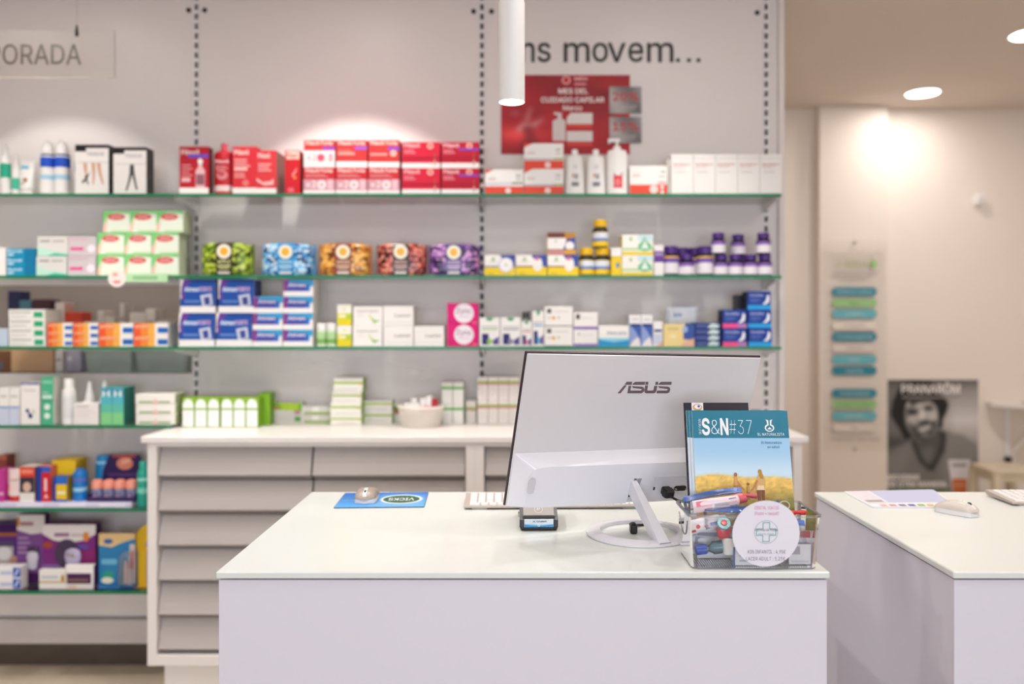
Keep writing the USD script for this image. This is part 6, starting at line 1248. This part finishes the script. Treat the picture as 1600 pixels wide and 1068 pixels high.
rp = ring_poly(1, -.001); part(t, 'rim', trimesh.creation.extrude_polygon(rp.buffer(.0015).difference(rp.buffer(-.0042)), .0035, engine='earcut').apply_translation((0, 0, bh - .001)), M_CLEAR2)
b0 = ring_poly(0); part(t, 'base_edge', trimesh.creation.extrude_polygon(b0.buffer(.0006).difference(b0.buffer(-.0022)), .0022, engine='earcut').apply_translation((0, 0, .0)), M_CLEAR2)
part(t, 'base_rib', cat(*[bx(-bw + .012 + k * .0047, -bw + .0132 + k * .0047, -bd + .01, bd - .01, .0026, .0036) for k in range(47)]), M_CLEAR2, kind='stuff')
for s in (-1, 1):
    hp = np.array([(s * (bw * (1 + .055 * z) + .0006), q, bh * z) for q, z in [(q, .86 - .34 * (1 - abs(q / .040) ** 2.5)) for q in np.linspace(-.040, .040, 19)]])
    part(t, 'grip_cutout', sweep(hp, .0010, 6), M_CLEAR2)
FRY = bcy - bd      # front foot of the basket
# round notice on the basket front
dc = np.array([(1196.5 - VX) / F * (FRY - .012), FRY - .012, EYE - (833 - VY) / F * (FRY - .012)])
t = thing('round_notice', 'round white notice with a teal cross and prices on the basket front', 'sign', dc, 0)
R = 52.5 / F * dc[1]
lean = -math.atan(.14 * bd / bh)
def TL(v):
    v = np.asarray(v, float); c, s = math.cos(lean), math.sin(lean); y, z = v[:, 1], v[:, 2]; return np.stack([v[:, 0], c * y - s * z * -1 * -1, s * y + c * z], -1)
def put_leaned(name, mv, m, col):
    if isinstance(mv, tuple): part(t, name, (TL2(mv[0]), mv[1]), m, col)
    else: mv = mv.copy(); mv.vertices = TL2(mv.vertices); part(t, name, mv, m, col)
def TL2(v): v = np.asarray(v, float).copy(); v[:, 1] = v[:, 1] - v[:, 2] * (.14 * bd / bh); return v
d_ = lathe([(0, 0), (R - .0006, 0), (R, .0006), (R, .0018), (0, .0018)], 72); d_.apply_transform(trimesh.transformations.rotation_matrix(np.pi / 2, (1, 0, 0))); put_leaned('disc', d_, M_PAPER, '#e9e7f1')
def G(*a, **k): return fit_text(*a, **k)
cr = R * .18; a = R * .30; b = R * .11
cross = Polygon([(-b, -a), (b, -a), (b, -b), (a, -b), (a, b), (b, b), (b, a), (-b, a), (-b, b), (-a, b), (-a, -b), (-b, -b)])
def cen(g, rot=0): return affinity.translate(g, R, R)
ops = [('g', cen(affinity.translate(ell(0, 0, R * .355, R * .355, 56).difference(ell(0, 0, R * .338, R * .338, 56)), 0, R * .05)), '#a9bfc4'), ('g', cen(affinity.translate(cross.difference(cross.buffer(-.0016)), 0, R * .05)), '#6fb0ae'),
       ('g', cen(G('Farmàcia Rosa', 0, R * .085, R * .075, R * .66, False, align='c')), '#57707a'), ('g', cen(G('Núria Abril', 0, R * -.035, R * .06, R * .46, False, align='c')), '#7fb4b4'),
       ('g', cen(G('DENTAL VIATGE', 0, R * .74, R * .10, R * .72, False, align='c', grow=-.012)), '#d9689a'), ('g', cen(G('(Pasta + raspall)', 0, R * .57, R * .10, R * .72, False, align='c', grow=-.012)), '#d9789f'),
       ('g', cen(G('KIN INFANTIL : 4,95€', R * .03, R * -.60, R * .11, R * 1.12, False, align='c', grow=-.012)), '#6f6a7a'), ('g', cen(G('LACER ADULT : 5,25€', R * .0, R * -.81, R * .11, R * 1.16, False, align='c', grow=-.012)), '#6f6a7a')]
mv, c = art(ops, 2 * R, 2 * R, clip=False, base=.0022); mv = move(mv, (-R, 0, -R)); put_leaned('notice_print', mv, M_PAPER, c)

# --- magazines standing in the basket, leaning on its rear rim
MGW, MGH = .206, .300
mb = np.array([.379, bcy + bd - .0385, KZ + .0032]); mlean = math.radians(13.0)
def lean_v(v, off=0.0):
    v = np.asarray(v, float)
    c, s = math.cos(mlean), math.sin(mlean); return np.stack([v[:, 0], v[:, 1] * c + v[:, 2] * s, v[:, 2] * c - v[:, 1] * s], -1)
def field_paint(u, v):
    sky = np.array([.70, .82, .92]) * (1 - v[..., None]) + np.array([.62, .80, .93]) * v[..., None]; sky = sky + np.exp(-((v - .56) / .10) ** 2)[..., None] * np.array([.14, .09, .03])
    hz = .528 + .018 * np.sin(u * 3.4 + .4) + .010 * np.sin(u * 9)
    k = np.clip((hz - v) / .40, 0, 1)[..., None]; gold = np.array([.93, .78, .42]) * (1 - k) + np.array([.82, .64, .26]) * k
    n = meshkit.fbm(np.stack([u * 26, v * 70, u * 0], -1), 3)[..., None]; gold = gold * (.84 + .32 * n)
    gr = np.clip((u - .42) * 1.6 + (.43 - v) * 3.2, 0, 1)[..., None] * np.clip((.47 - v) * 9, 0, 1)[..., None]; gold = gold * (1 - .75 * gr) + np.array([.42, .44, .18]) * (.7 + .6 * n) * .75 * gr
    m = np.clip((hz - v) * 60 + .5, 0, 1)[..., None]; c = sky * (1 - m) + gold * m
    return np.clip(c, 0, 1)
def magazine(label, dx, dy, dz, printed_, rz=0.0, name='magazine'):
    t = thing(name, label, 'magazine', mb + (dx, dy, dz), rz)
    m = bevel(0, MGW, 0, .0032, 0, MGH, .0004); m.vertices = lean_v(m.vertices); part(t, 'pages', m, M_PAPER, '#ece9e2')
    m = bx(0, MGW, -.0006, -.0001, 0, MGH); m.vertices = lean_v(m.vertices); part(t, 'cover', m, M_FOIL, '#d3e0ea')
    hd = [('r', 0, .806, 1, 1, '#2f7f98')]
    if printed_:
        mv, c = picture(MGW, MGH, 60, 84, field_paint); mv = (lean_v(np.array(mv[0]) + (0, -.0006, 0)), mv[1]); part(t, 'cover_photograph', mv, M_FOIL, c)
        W_, H_ = MGW, MGH
        T_ = lambda s, x, y, h, w, g=0.0, b=False: fit_text(s, x * W_, y * H_, h * H_, w * W_, b, 'l', g)
        fl_ = lambda q: [(a * W_, b * H_) for a, b in q]
        flask = shapely.union_all([ell(.80 * W_, .878 * H_, .047 * W_, .026 * H_), Polygon(fl_([(.775, .93), (.825, .93), (.815, .89), (.785, .89)])), Polygon(fl_([(.768, .935), (.79, .93), (.785, .92)])), Polygon(fl_([(.832, .935), (.81, .93), (.815, .92)]))]).buffer(.0006)
        flin = shapely.union_all([ell(.80 * W_, .876 * H_, .035 * W_, .019 * H_), Polygon(fl_([(.792, .94), (.808, .94), (.806, .88), (.794, .88)]))])
        leaf = shapely.union_all([Polygon(fl_([(.775, .866), (.80, .885), (.826, .866), (.80, .868)])), ell(.80 * W_, .874 * H_, .010 * W_, .008 * H_)])
        ops = hd + [('g', T_('S', .095, .832, .110, .085, .02, True), '#f3f5f6'), ('g', T_('&', .192, .832, .105, .088, -.028), '#dfeaee'), ('g', T_('N', .287, .832, .110, .085, .02, True), '#f3f5f6'), ('g', T_('#37', .382, .832, .105, .235, -.034), '#dfeaee'),
               ('g', affinity.rotate(fit_text('SALUT Y NATURA', 0, 0, .018 * H_, .11 * H_, False), 90, origin=(0, 0)).buffer(0), '#dfeaee')]
        g_ = ops.pop()[1]; b_ = g_.bounds; ops.append(('g', affinity.translate(g_, .088 * W_ - b_[2], .832 * H_ - b_[1]), '#dfeaee'))
        ops += [('g', flask.difference(flin), '#eef3f4'), ('g', leaf, '#eef3f4'), ('g', T_('EL NATURALISTA', .672, .822, .020, .278), '#eef3f4'), ('g', T_('El Naturalista', .705, .765, .017, .21), '#3f7f92'), ('g', T_('es salud', .765, .735, .017, .125), '#3f7f92')]
        # woman, boy and toddler walking hand in hand
        n_fix = len(ops); sk, dr, hr = '#c98a5a', '#e3c9a0', '#b98a3a'
        ops += [('p', [(.615, .30), (.64, .40), (.655, .425), (.69, .425), (.712, .40), (.72, .36), (.705, .30)], '#d9b070'), ('e', .668, .442, .020, .018, hr), ('p', [(.652, .445), (.68, .45), (.695, .42), (.70, .385), (.665, .39), (.655, .42)], hr), ('p', [(.625, .38), (.60, .335), (.565, .30), (.575, .295), (.615, .325), (.645, .37)], sk), ('p', [(.62, .30), (.705, .30), (.70, .335), (.64, .335)], '#f0dcb8'), ('p', [(.63, .22), (.66, .22), (.665, .30), (.625, .30)], '#8a4a30'), ('p', [(.675, .22), (.70, .22), (.705, .30), (.672, .30)], '#8a4a30'),
                ('e', .415, .418, .017, .016, '#a86a3a'), ('p', [(.395, .33), (.40, .39), (.41, .405), (.43, .40), (.435, .37), (.43, .33)], '#d8a468'), ('p', [(.43, .375), (.47, .33), (.50, .305), (.495, .297), (.46, .318), (.425, .355)], sk), ('p', [(.392, .24), (.412, .24), (.415, .335), (.395, .335)], '#c48450'), ('p', [(.42, .24), (.44, .24), (.434, .335), (.415, .335)], '#c48450'),
                ('e', .537, .345, .013, .012, '#9a6030'), ('p', [(.525, .28), (.528, .33), (.548, .33), (.552, .28)], '#d09a5a'), ('p', [(.525, .23), (.55, .23), (.552, .285), (.525, .285)], '#b87a48')]
        ops = ops[:n_fix] + [((o[0], [(a, .586 + (b - .46) * .9) for a, b in o[1]], o[2]) if o[0] == 'p' else ('e', o[1], .586 + (o[2] - .46) * .9, o[3], o[4] * .9, o[5])) for o in ops[n_fix:]]
        mv, c = art(ops, W_, H_, base=.0010); mv = (lean_v(mv[0]), mv[1]); part(t, 'cover_print', mv, M_FOIL, c)
    else:
        mv, c = art(hd, MGW, MGH, base=.0008); part(t, 'cover_print', (lean_v(mv[0]), mv[1]), M_FOIL, c)
    return t
magazine('front magazine with teal header and golden field photograph, in the clear basket', 0, 0, 0, True)
for k in (1, 2): magazine(['', 'second copy right behind the front magazine, only its edge showing', 'third copy at the back of the teal magazines'][k], -.0052 * k, .0050 * k, .0, False)
t = thing('booklet', 'black booklet with a small emblem label behind the teal magazines', 'booklet', mb + (-.0135, .0162, 0), 0)
bkw, bkh = .141, .316
m = bevel(0, bkw, 0, .004, 0, bkh, .0005); m.vertices = lean_v(m.vertices); part(t, 'pages', m, M_PAPER, '#2d2b33')
mv, c = art([('r', 0, 0, 1, 1, '#2d2b35'), ('r', .12, .93, .30, 1, '#e9e4ee'), ('e', .21, .968, .075, .024, '#c9a86a'), ('e', .215, .972, .05, .015, '#e9e4ee'), ('e', .23, .975, .02, .008, '#4a5a9a'), ('r', .14, .938, .28, .944, '#8a86a0')], bkw, bkh); part(t, 'cover_print', (lean_v(mv[0]), mv[1]), M_FOIL, c)
# --- dental kits in the basket
def BP(px, py, d): return at(px, py, d)
def pillow(w, h, th, n=26, seed=0):
    """A soft film pouch in the xz plane, puffed along y."""
    u, v = np.meshgrid(np.linspace(-1, 1, n), np.linspace(-1, 1, n))
    puff = ((1 - u ** 4) * (1 - v ** 4)) ** .6
    wob = (meshkit.fbm(np.stack([u * 3, v * 3, u * 0 + seed], -1), 3, seed) - .5)
    out = []
    for s in (-1, 1):
        out.append(np.stack([u * w / 2, s * th / 2 * puff + wob * .007 * puff, v * h / 2 + h / 2], -1).reshape(-1, 3))
    i, j = np.meshgrid(np.arange(n - 1), np.arange(n - 1), indexing='ij'); a = (i * n + j).ravel(); f = np.vstack([np.c_[a, a + 1, a + n + 1], np.c_[a, a + n + 1, a + n]])
    return trimesh.Trimesh(np.vstack(out), np.vstack([f, f[:, ::-1] + n * n]), process=False)
def rot(m, ax, deg):
    m = m.copy(); m.apply_transform(trimesh.transformations.rotation_matrix(math.radians(deg), ax)); return m
def pouch(label, c, w, h, th, rx, ry, zipcol, seed):
    """c: centre of the pouch bottom; rx tilts back, ry turns in the picture plane."""
    t = thing('dental_pouch', label, 'pouch', c)
    R_ = lambda m: rot(rot(m, (1, 0, 0), rx), (0, 1, 0), ry)
    part(t, 'film_bag', R_(pillow(w, h, th, seed=seed)), M_BAG, smooth=40)
    zp = np.array([(q, -.002 + .002 * math.sin(q * 60 + seed), h - .004 + .0035 * math.sin(q * 40 + seed)) for q in np.linspace(-w / 2 + .002, w / 2 - .002, 22)])
    part(t, 'zip_strip', R_(hull_strip(zp, .0058, .0026)), M_PLAS, zipcol, smooth=40)
    return t, R_
def hull_strip(p, hz, hy):
    v, f = [], []
    for q in p: v += [(q[0], q[1] - hy, q[2] - hz), (q[0], q[1] + hy, q[2] - hz), (q[0], q[1] + hy, q[2] + hz), (q[0], q[1] - hy, q[2] + hz)]
    n = len(p)
    for i in range(n - 1):
        for k in range(4): l = (k + 1) % 4; f += [[4 * i + k, 4 * i + l, 4 * i + 4 + l], [4 * i + k, 4 * i + 4 + l, 4 * i + 4 + k]]
    e = 4 * (n - 1); f += [[0, 2, 1], [0, 3, 2], [e, e + 1, e + 2], [e, e + 2, e + 3]]
    m = trimesh.Trimesh(np.array(v, float), f, process=False); trimesh.repair.fix_normals(m); return m
zb_ = KZ + .0045
def toothpaste(label, c, L_, wd, ry, rz, body, capc, ops, seed=0):
    """A lying toothpaste tube along its own x axis."""
    t = thing('toothpaste_tube', label, 'toothpaste', c)
    m = loft([(0, wd * .5, .0015), (L_ * .06, wd * .5, .003), (L_ * .5, wd * .47, wd * .26), (L_ * .84, wd * .40, wd * .34), (L_ * .87, wd * .2, wd * .2)], 24); cp = loft([(L_ * .86, wd * .30, wd * .30), (L_ * .99, wd * .26, wd * .26), (L_, wd * .22, wd * .22)], 20)
    def R_(q): return rot(rot(rot(q, (1, 0, 0), 90), (0, 0, 1), 90), (0, 1, 0), ry)
    def R2(q):  # tube axis z -> x, width in xz
        q = q.copy(); v = q.vertices; q.vertices = np.stack([v[:, 2], v[:, 1], v[:, 0]], -1); trimesh.repair.fix_normals(q); return rot(rot(q, (0, 1, 0), ry), (0, 0, 1), rz)
    part(t, 'tube', R2(m), M_PLAS, body, smooth=40); part(t, 'cap', R2(cp), M_PLAS, capc, smooth=40)
    mv, c_ = art(ops, L_ * .74, wd * .8); v = np.array(mv[0]); s = (v[:, 0] + L_ * .06) / L_
    thk = np.interp(s, [.06, .5, .84], [.003, wd * .26, wd * .34]); hw_ = np.interp(s, [.06, .5, .84], [wd * .5, wd * .47, wd * .40]); zz = v[:, 2] - wd * .4
    v2 = np.stack([v[:, 0] + L_ * .06, v[:, 1] - thk * np.sqrt(np.clip(1 - (zz / hw_) ** 2, .02, 1)) - .0006, zz], -1)
    q = trimesh.Trimesh(v2, mv[1], process=False); q = rot(rot(q, (0, 1, 0), ry), (0, 0, 1), rz); part(t, 'printed_label', (np.array(q.vertices), mv[1]), M_CARD, c_)
    return t
def brush(label, c, L_, ry, rz, col, col2, head=False):
    t = thing('toothbrush', label, 'toothbrush', c)
    def R_(q): return rot(rot(q, (0, 1, 0), ry), (0, 0, 1), rz)
    xs_ = np.linspace(0, L_, 18); rr = np.interp(xs_ / L_, [0, .05, .35, .55, .75, .8, 1], [.003, .0055, .0065, .004, .0032, .0055, .005])
    part(t, 'handle', R_(sweep(np.c_[xs_, np.zeros(18), .004 * np.sin(xs_ / L_ * 3.1)], rr, 12)), M_PLAS, col, smooth=40)
    part(t, 'grip', R_(sweep(np.c_[xs_[3:9], np.full(6, -.0022), .004 * np.sin(xs_[3:9] / L_ * 3.1) + .001], rr[3:9] * .92, 12)), M_PLAS, col2, smooth=40)
    if head: part(t, 'bristles', R_(cat(*[bevel(L_ * .82 + k * .0042, L_ * .82 + k * .0042 + .0034, -.004, .004, .003, .0135, .0006) for k in range(5)])), M_PLAS, '#eef2f6')
    return t
FY = FRY
# pouch with the big blue zip lying on top, tube and brush inside it
t, _ = pouch('clear pouch with long blue zip lying on top of the basket', BP(1122, 806, FY + .058), .125, .052, .030, -40, -8, '#2a66c4', 1)
toothpaste('pink and white toothpaste tube in the top pouch', BP(1083, 792, FY + .050), .110, .026, -9, 0, '#efd8dc', '#d8606a', [('r', 0, .5, 1, 1, '#e8869a'), ('r', .38, .05, .95, .62, '#eef2f6'), ('r', .82, .1, 1, .9, '#2f86b8'), ('r', .45, .3, .8, .4, '#a9b4c4'), ('r', .45, .46, .78, .54, '#a9b4c4')])
brush('coral toothbrush handle lying in the top pouch', BP(1140, 779, FY + .062), .055, -6, 0, '#d8606a', '#e88a88')
t, _ = pouch('clear pouch with second blue zip below the top one', BP(1150, 826, FY + .030), .120, .045, .026, -28, -2, '#1f66c8', 4)
toothpaste('white toothpaste tube with red dots at the left of the basket', BP(1072, 826, FY + .044), .085, .030, -14, 4, '#f0ecee', '#f4f2f2', [('r', .1, .2, .9, .8, '#f3e9ea'), ('c', .3, .5, .18, '#d8525e'), ('c', .55, .4, .14, '#e0808a'), ('r', .7, .3, .95, .6, '#5f7ab4'), ('r', .05, .1, .2, .3, '#c23a44')])
# red and turquoise travel brush cap
t = thing('travel_brush', 'red and turquoise child toothbrush with round cap and white holder', 'toothbrush', BP(1134, 838, FY + .030))
c0 = np.zeros(3)
m = loft([(0, .014, .009), (.004, .016, .011), (.018, .015, .011), (.024, .010, .008)], 24, 2.6); part(t, 'red_case', rot(m, (0, 1, 0), -14), M_PLAS, '#cf3a48', smooth=40)
m = lathe([(0, 0), (.0125, 0), (.0135, .002), (.0125, .006), (0, .006)], 28); m = rot(rot(m, (1, 0, 0), 48), (0, 1, 0), -10); m.apply_translation((-.005, -.004, .026)); part(t, 'turquoise_ring', m, M_PLAS, '#5fb0b8', smooth=35)
m = lathe([(0, .006), (.0065, .006), (.006, .0085), (0, .009)], 24); m = rot(rot(m, (1, 0, 0), 48), (0, 1, 0), -10); m.apply_translation((-.005, -.004, .026)); part(t, 'red_button', m, M_PLAS, '#d24a50', smooth=35)
m = loft([(0, .009, .008), (.004, .011, .010), (.016, .010, .009), (.019, .006, .006)], 20, 2.6); m = rot(m, (0, 1, 0), 18); m.apply_translation((.014, -.004, -.001)); part(t, 'turquoise_tip', m, M_PLAS, '#58aab4', smooth=40)
m = loft([(-.034, .010, .008), (-.031, .0125, .010), (-.004, .0135, .011), (0, .012, .010)], 24, 3.2); m.apply_translation((.006, 0, -.001)); part(t, 'white_holder', m, M_PLAS, '#ece8e2', smooth=40)
# blue capped bottle low at the left
t = thing('mouthwash_bottle', 'tiny clear bottle with bright blue cap low in the basket left', 'bottle', BP(1096, 858, FY + .035))
def hx(m): return rot(m, (0, 1, 0), 82)
m = loft([(-.012, .0085, .0085), (-.0105, .0098, .0098), (.009, .0098, .0098), (.0105, .009, .009)], 28); part(t, 'cap', hx(m), M_PLAS, '#1f4fb4', smooth=35)
part(t, 'cap_ridge', hx(cat(*[sweep([(.0097 * math.cos(a), .0097 * math.sin(a), -.009), (.0097 * math.cos(a), .0097 * math.sin(a), .008)], .0006, 5) for a in np.arange(20) * 2 * np.pi / 20])), M_PLAS, '#1a45a4', kind='stuff')
m = loft([(.011, .006, .006), (.016, .0065, .0065), (.024, .013, .012), (.055, .013, .012), (.057, .011, .010)], 28); part(t, 'bottle', hx(m), M_CLEAR, smooth=35)
m = loft([(.017, .005, .005), (.025, .011, .010), (.045, .011, .010)], 24); part(t, 'liquid', hx(m), plain('teal_rinse', '#7fb8c4', .1, transmission_weight=.5, ior=1.33), smooth=35)
# grey label tube and white leaflets low in the basket
toothpaste('grey and white toothpaste tube low in the basket middle', BP(1080, 846, FY + .062), .12, .030, 4, 0, '#c9ced6', '#e9e9ec', [('r', 0, .4, 1, 1, '#8a94a8'), ('r', .1, .1, .7, .3, '#dfe3ea')])
for i, (px, py, w, h, col, ops, l) in enumerate([(1170, 886.5, .062, .036, '#e6e6ea', [('r', .0, 0, .06, 1, '#2f5a9a'), ('r', .2, .2, .9, .3, '#b9bcc8'), ('r', .2, .5, .7, .6, '#b9bcc8')], 'folded white leaflet with blue margin behind the round notice'), (1250, 886, .044, .040, '#e2e0e2', [('r', .1, .5, .5, .9, '#a9a6b0'), ('r', .1, .1, .9, .2, '#cfccd4')], 'small grey printed card low at the basket right')]):
    t = thing('leaflet', l, 'leaflet', (at(px, py, FY + .014 + .006 * i)[0], FY + .014 + .006 * i, zb_ - .0008))
    m = bevel(-w / 2, w / 2, 0, .0014, 0, h, .0003); part(t, 'paper', m, M_PAPER, col); front_art(t, 'leaflet_print', ops, -w / 2, w / 2, 0, h, -.0001, M_PAPER)
# right side: red handle, blue strip pouch, box
brush('red toothbrush handle pointing right in the basket', BP(1222, 807, FY + .045), .048, -10, 0, '#cf1f26', '#e04a48')
t, _ = pouch('clear pouch with thick blue zip at the right side of the basket', BP(1244, 868, FY + .040), .052, .066, .022, -4, -6, '#2a6ad0', 8)
t = thing('pouch_card', 'white card with red band inside the right pouch', 'card', (at(1252, 860, FY + .036)[0], FY + .036, zb_))
part(t, 'paper', bevel(-.020, .020, 0, .002, 0, .062, .0004), M_PAPER, '#dcd8e0'); front_art(t, 'card_print', [('r', .05, .78, .95, 1, '#b8484c'), ('r', .25, .32, .8, .52, '#8a86a0'), ('r', .1, .6, .9, .64, '#c2bfc9')], -.020, .020, 0, .062, -.0002, M_PAPER)
t = thing('zip_scrap', 'short blue zip end standing up behind the round notice', 'zip', BP(1206, 787, FY + .072)); part(t, 'zip_strip', hull_strip(np.array([(q, 0, .004 * math.sin(q * 90)) for q in np.linspace(-.014, .014, 8)]), .0035, .002), M_PLAS, '#2f62ac', smooth=40)
t = thing('string_loop', 'thin white plastic loop standing above the basket right', 'loop', BP(1226, 789, FY + .05)); a = np.linspace(0, 2 * np.pi, 33)[:-1]
part(t, 'loop', sweep(np.c_[.010 * np.cos(a), .002 * np.sin(a), .008 * np.sin(a)], .0009, 6, True), M_PLAS, '#d8d4d0', smooth=40)

for i, (px, dy, w, h, col, ops, l) in enumerate([(1118, .062, .075, .066, '#dfe0e6', [('r', 0, .62, 1, .80, '#7f8798'), ('r', .08, .3, .8, .36, '#b9bcc8'), ('r', .08, .16, .6, .22, '#c9ccd4')], 'grey banded leaflet standing at the back left of the basket'),
                                                 (1215, .066, .080, .070, '#e6e4ea', [('r', .6, .3, .94, .62, '#8f8ca4'), ('r', .06, .8, .9, .86, '#c2bfcb'), ('r', .06, .1, .5, .5, '#d3d0da')], 'pale leaflet with grey square at the back right of the basket'),
                                                 (1165, .050, .060, .060, '#d3d9e2', [('r', 0, 0, 1, .3, '#a9b4c8'), ('e', .4, .6, .2, .16, '#8fa4c0')], 'pale blue sachet standing in the middle of the basket')]):
    t = thing('leaflet', l, 'leaflet', (at(px, 880, FY + dy)[0], FY + dy, zb_ - .0008))
    m = bevel(-w / 2, w / 2, 0, .0016, 0, h, .0003); part(t, 'paper', m, M_PAPER, col); front_art(t, 'leaflet_print', ops, -w / 2, w / 2, 0, h, -.0001, M_PAPER)
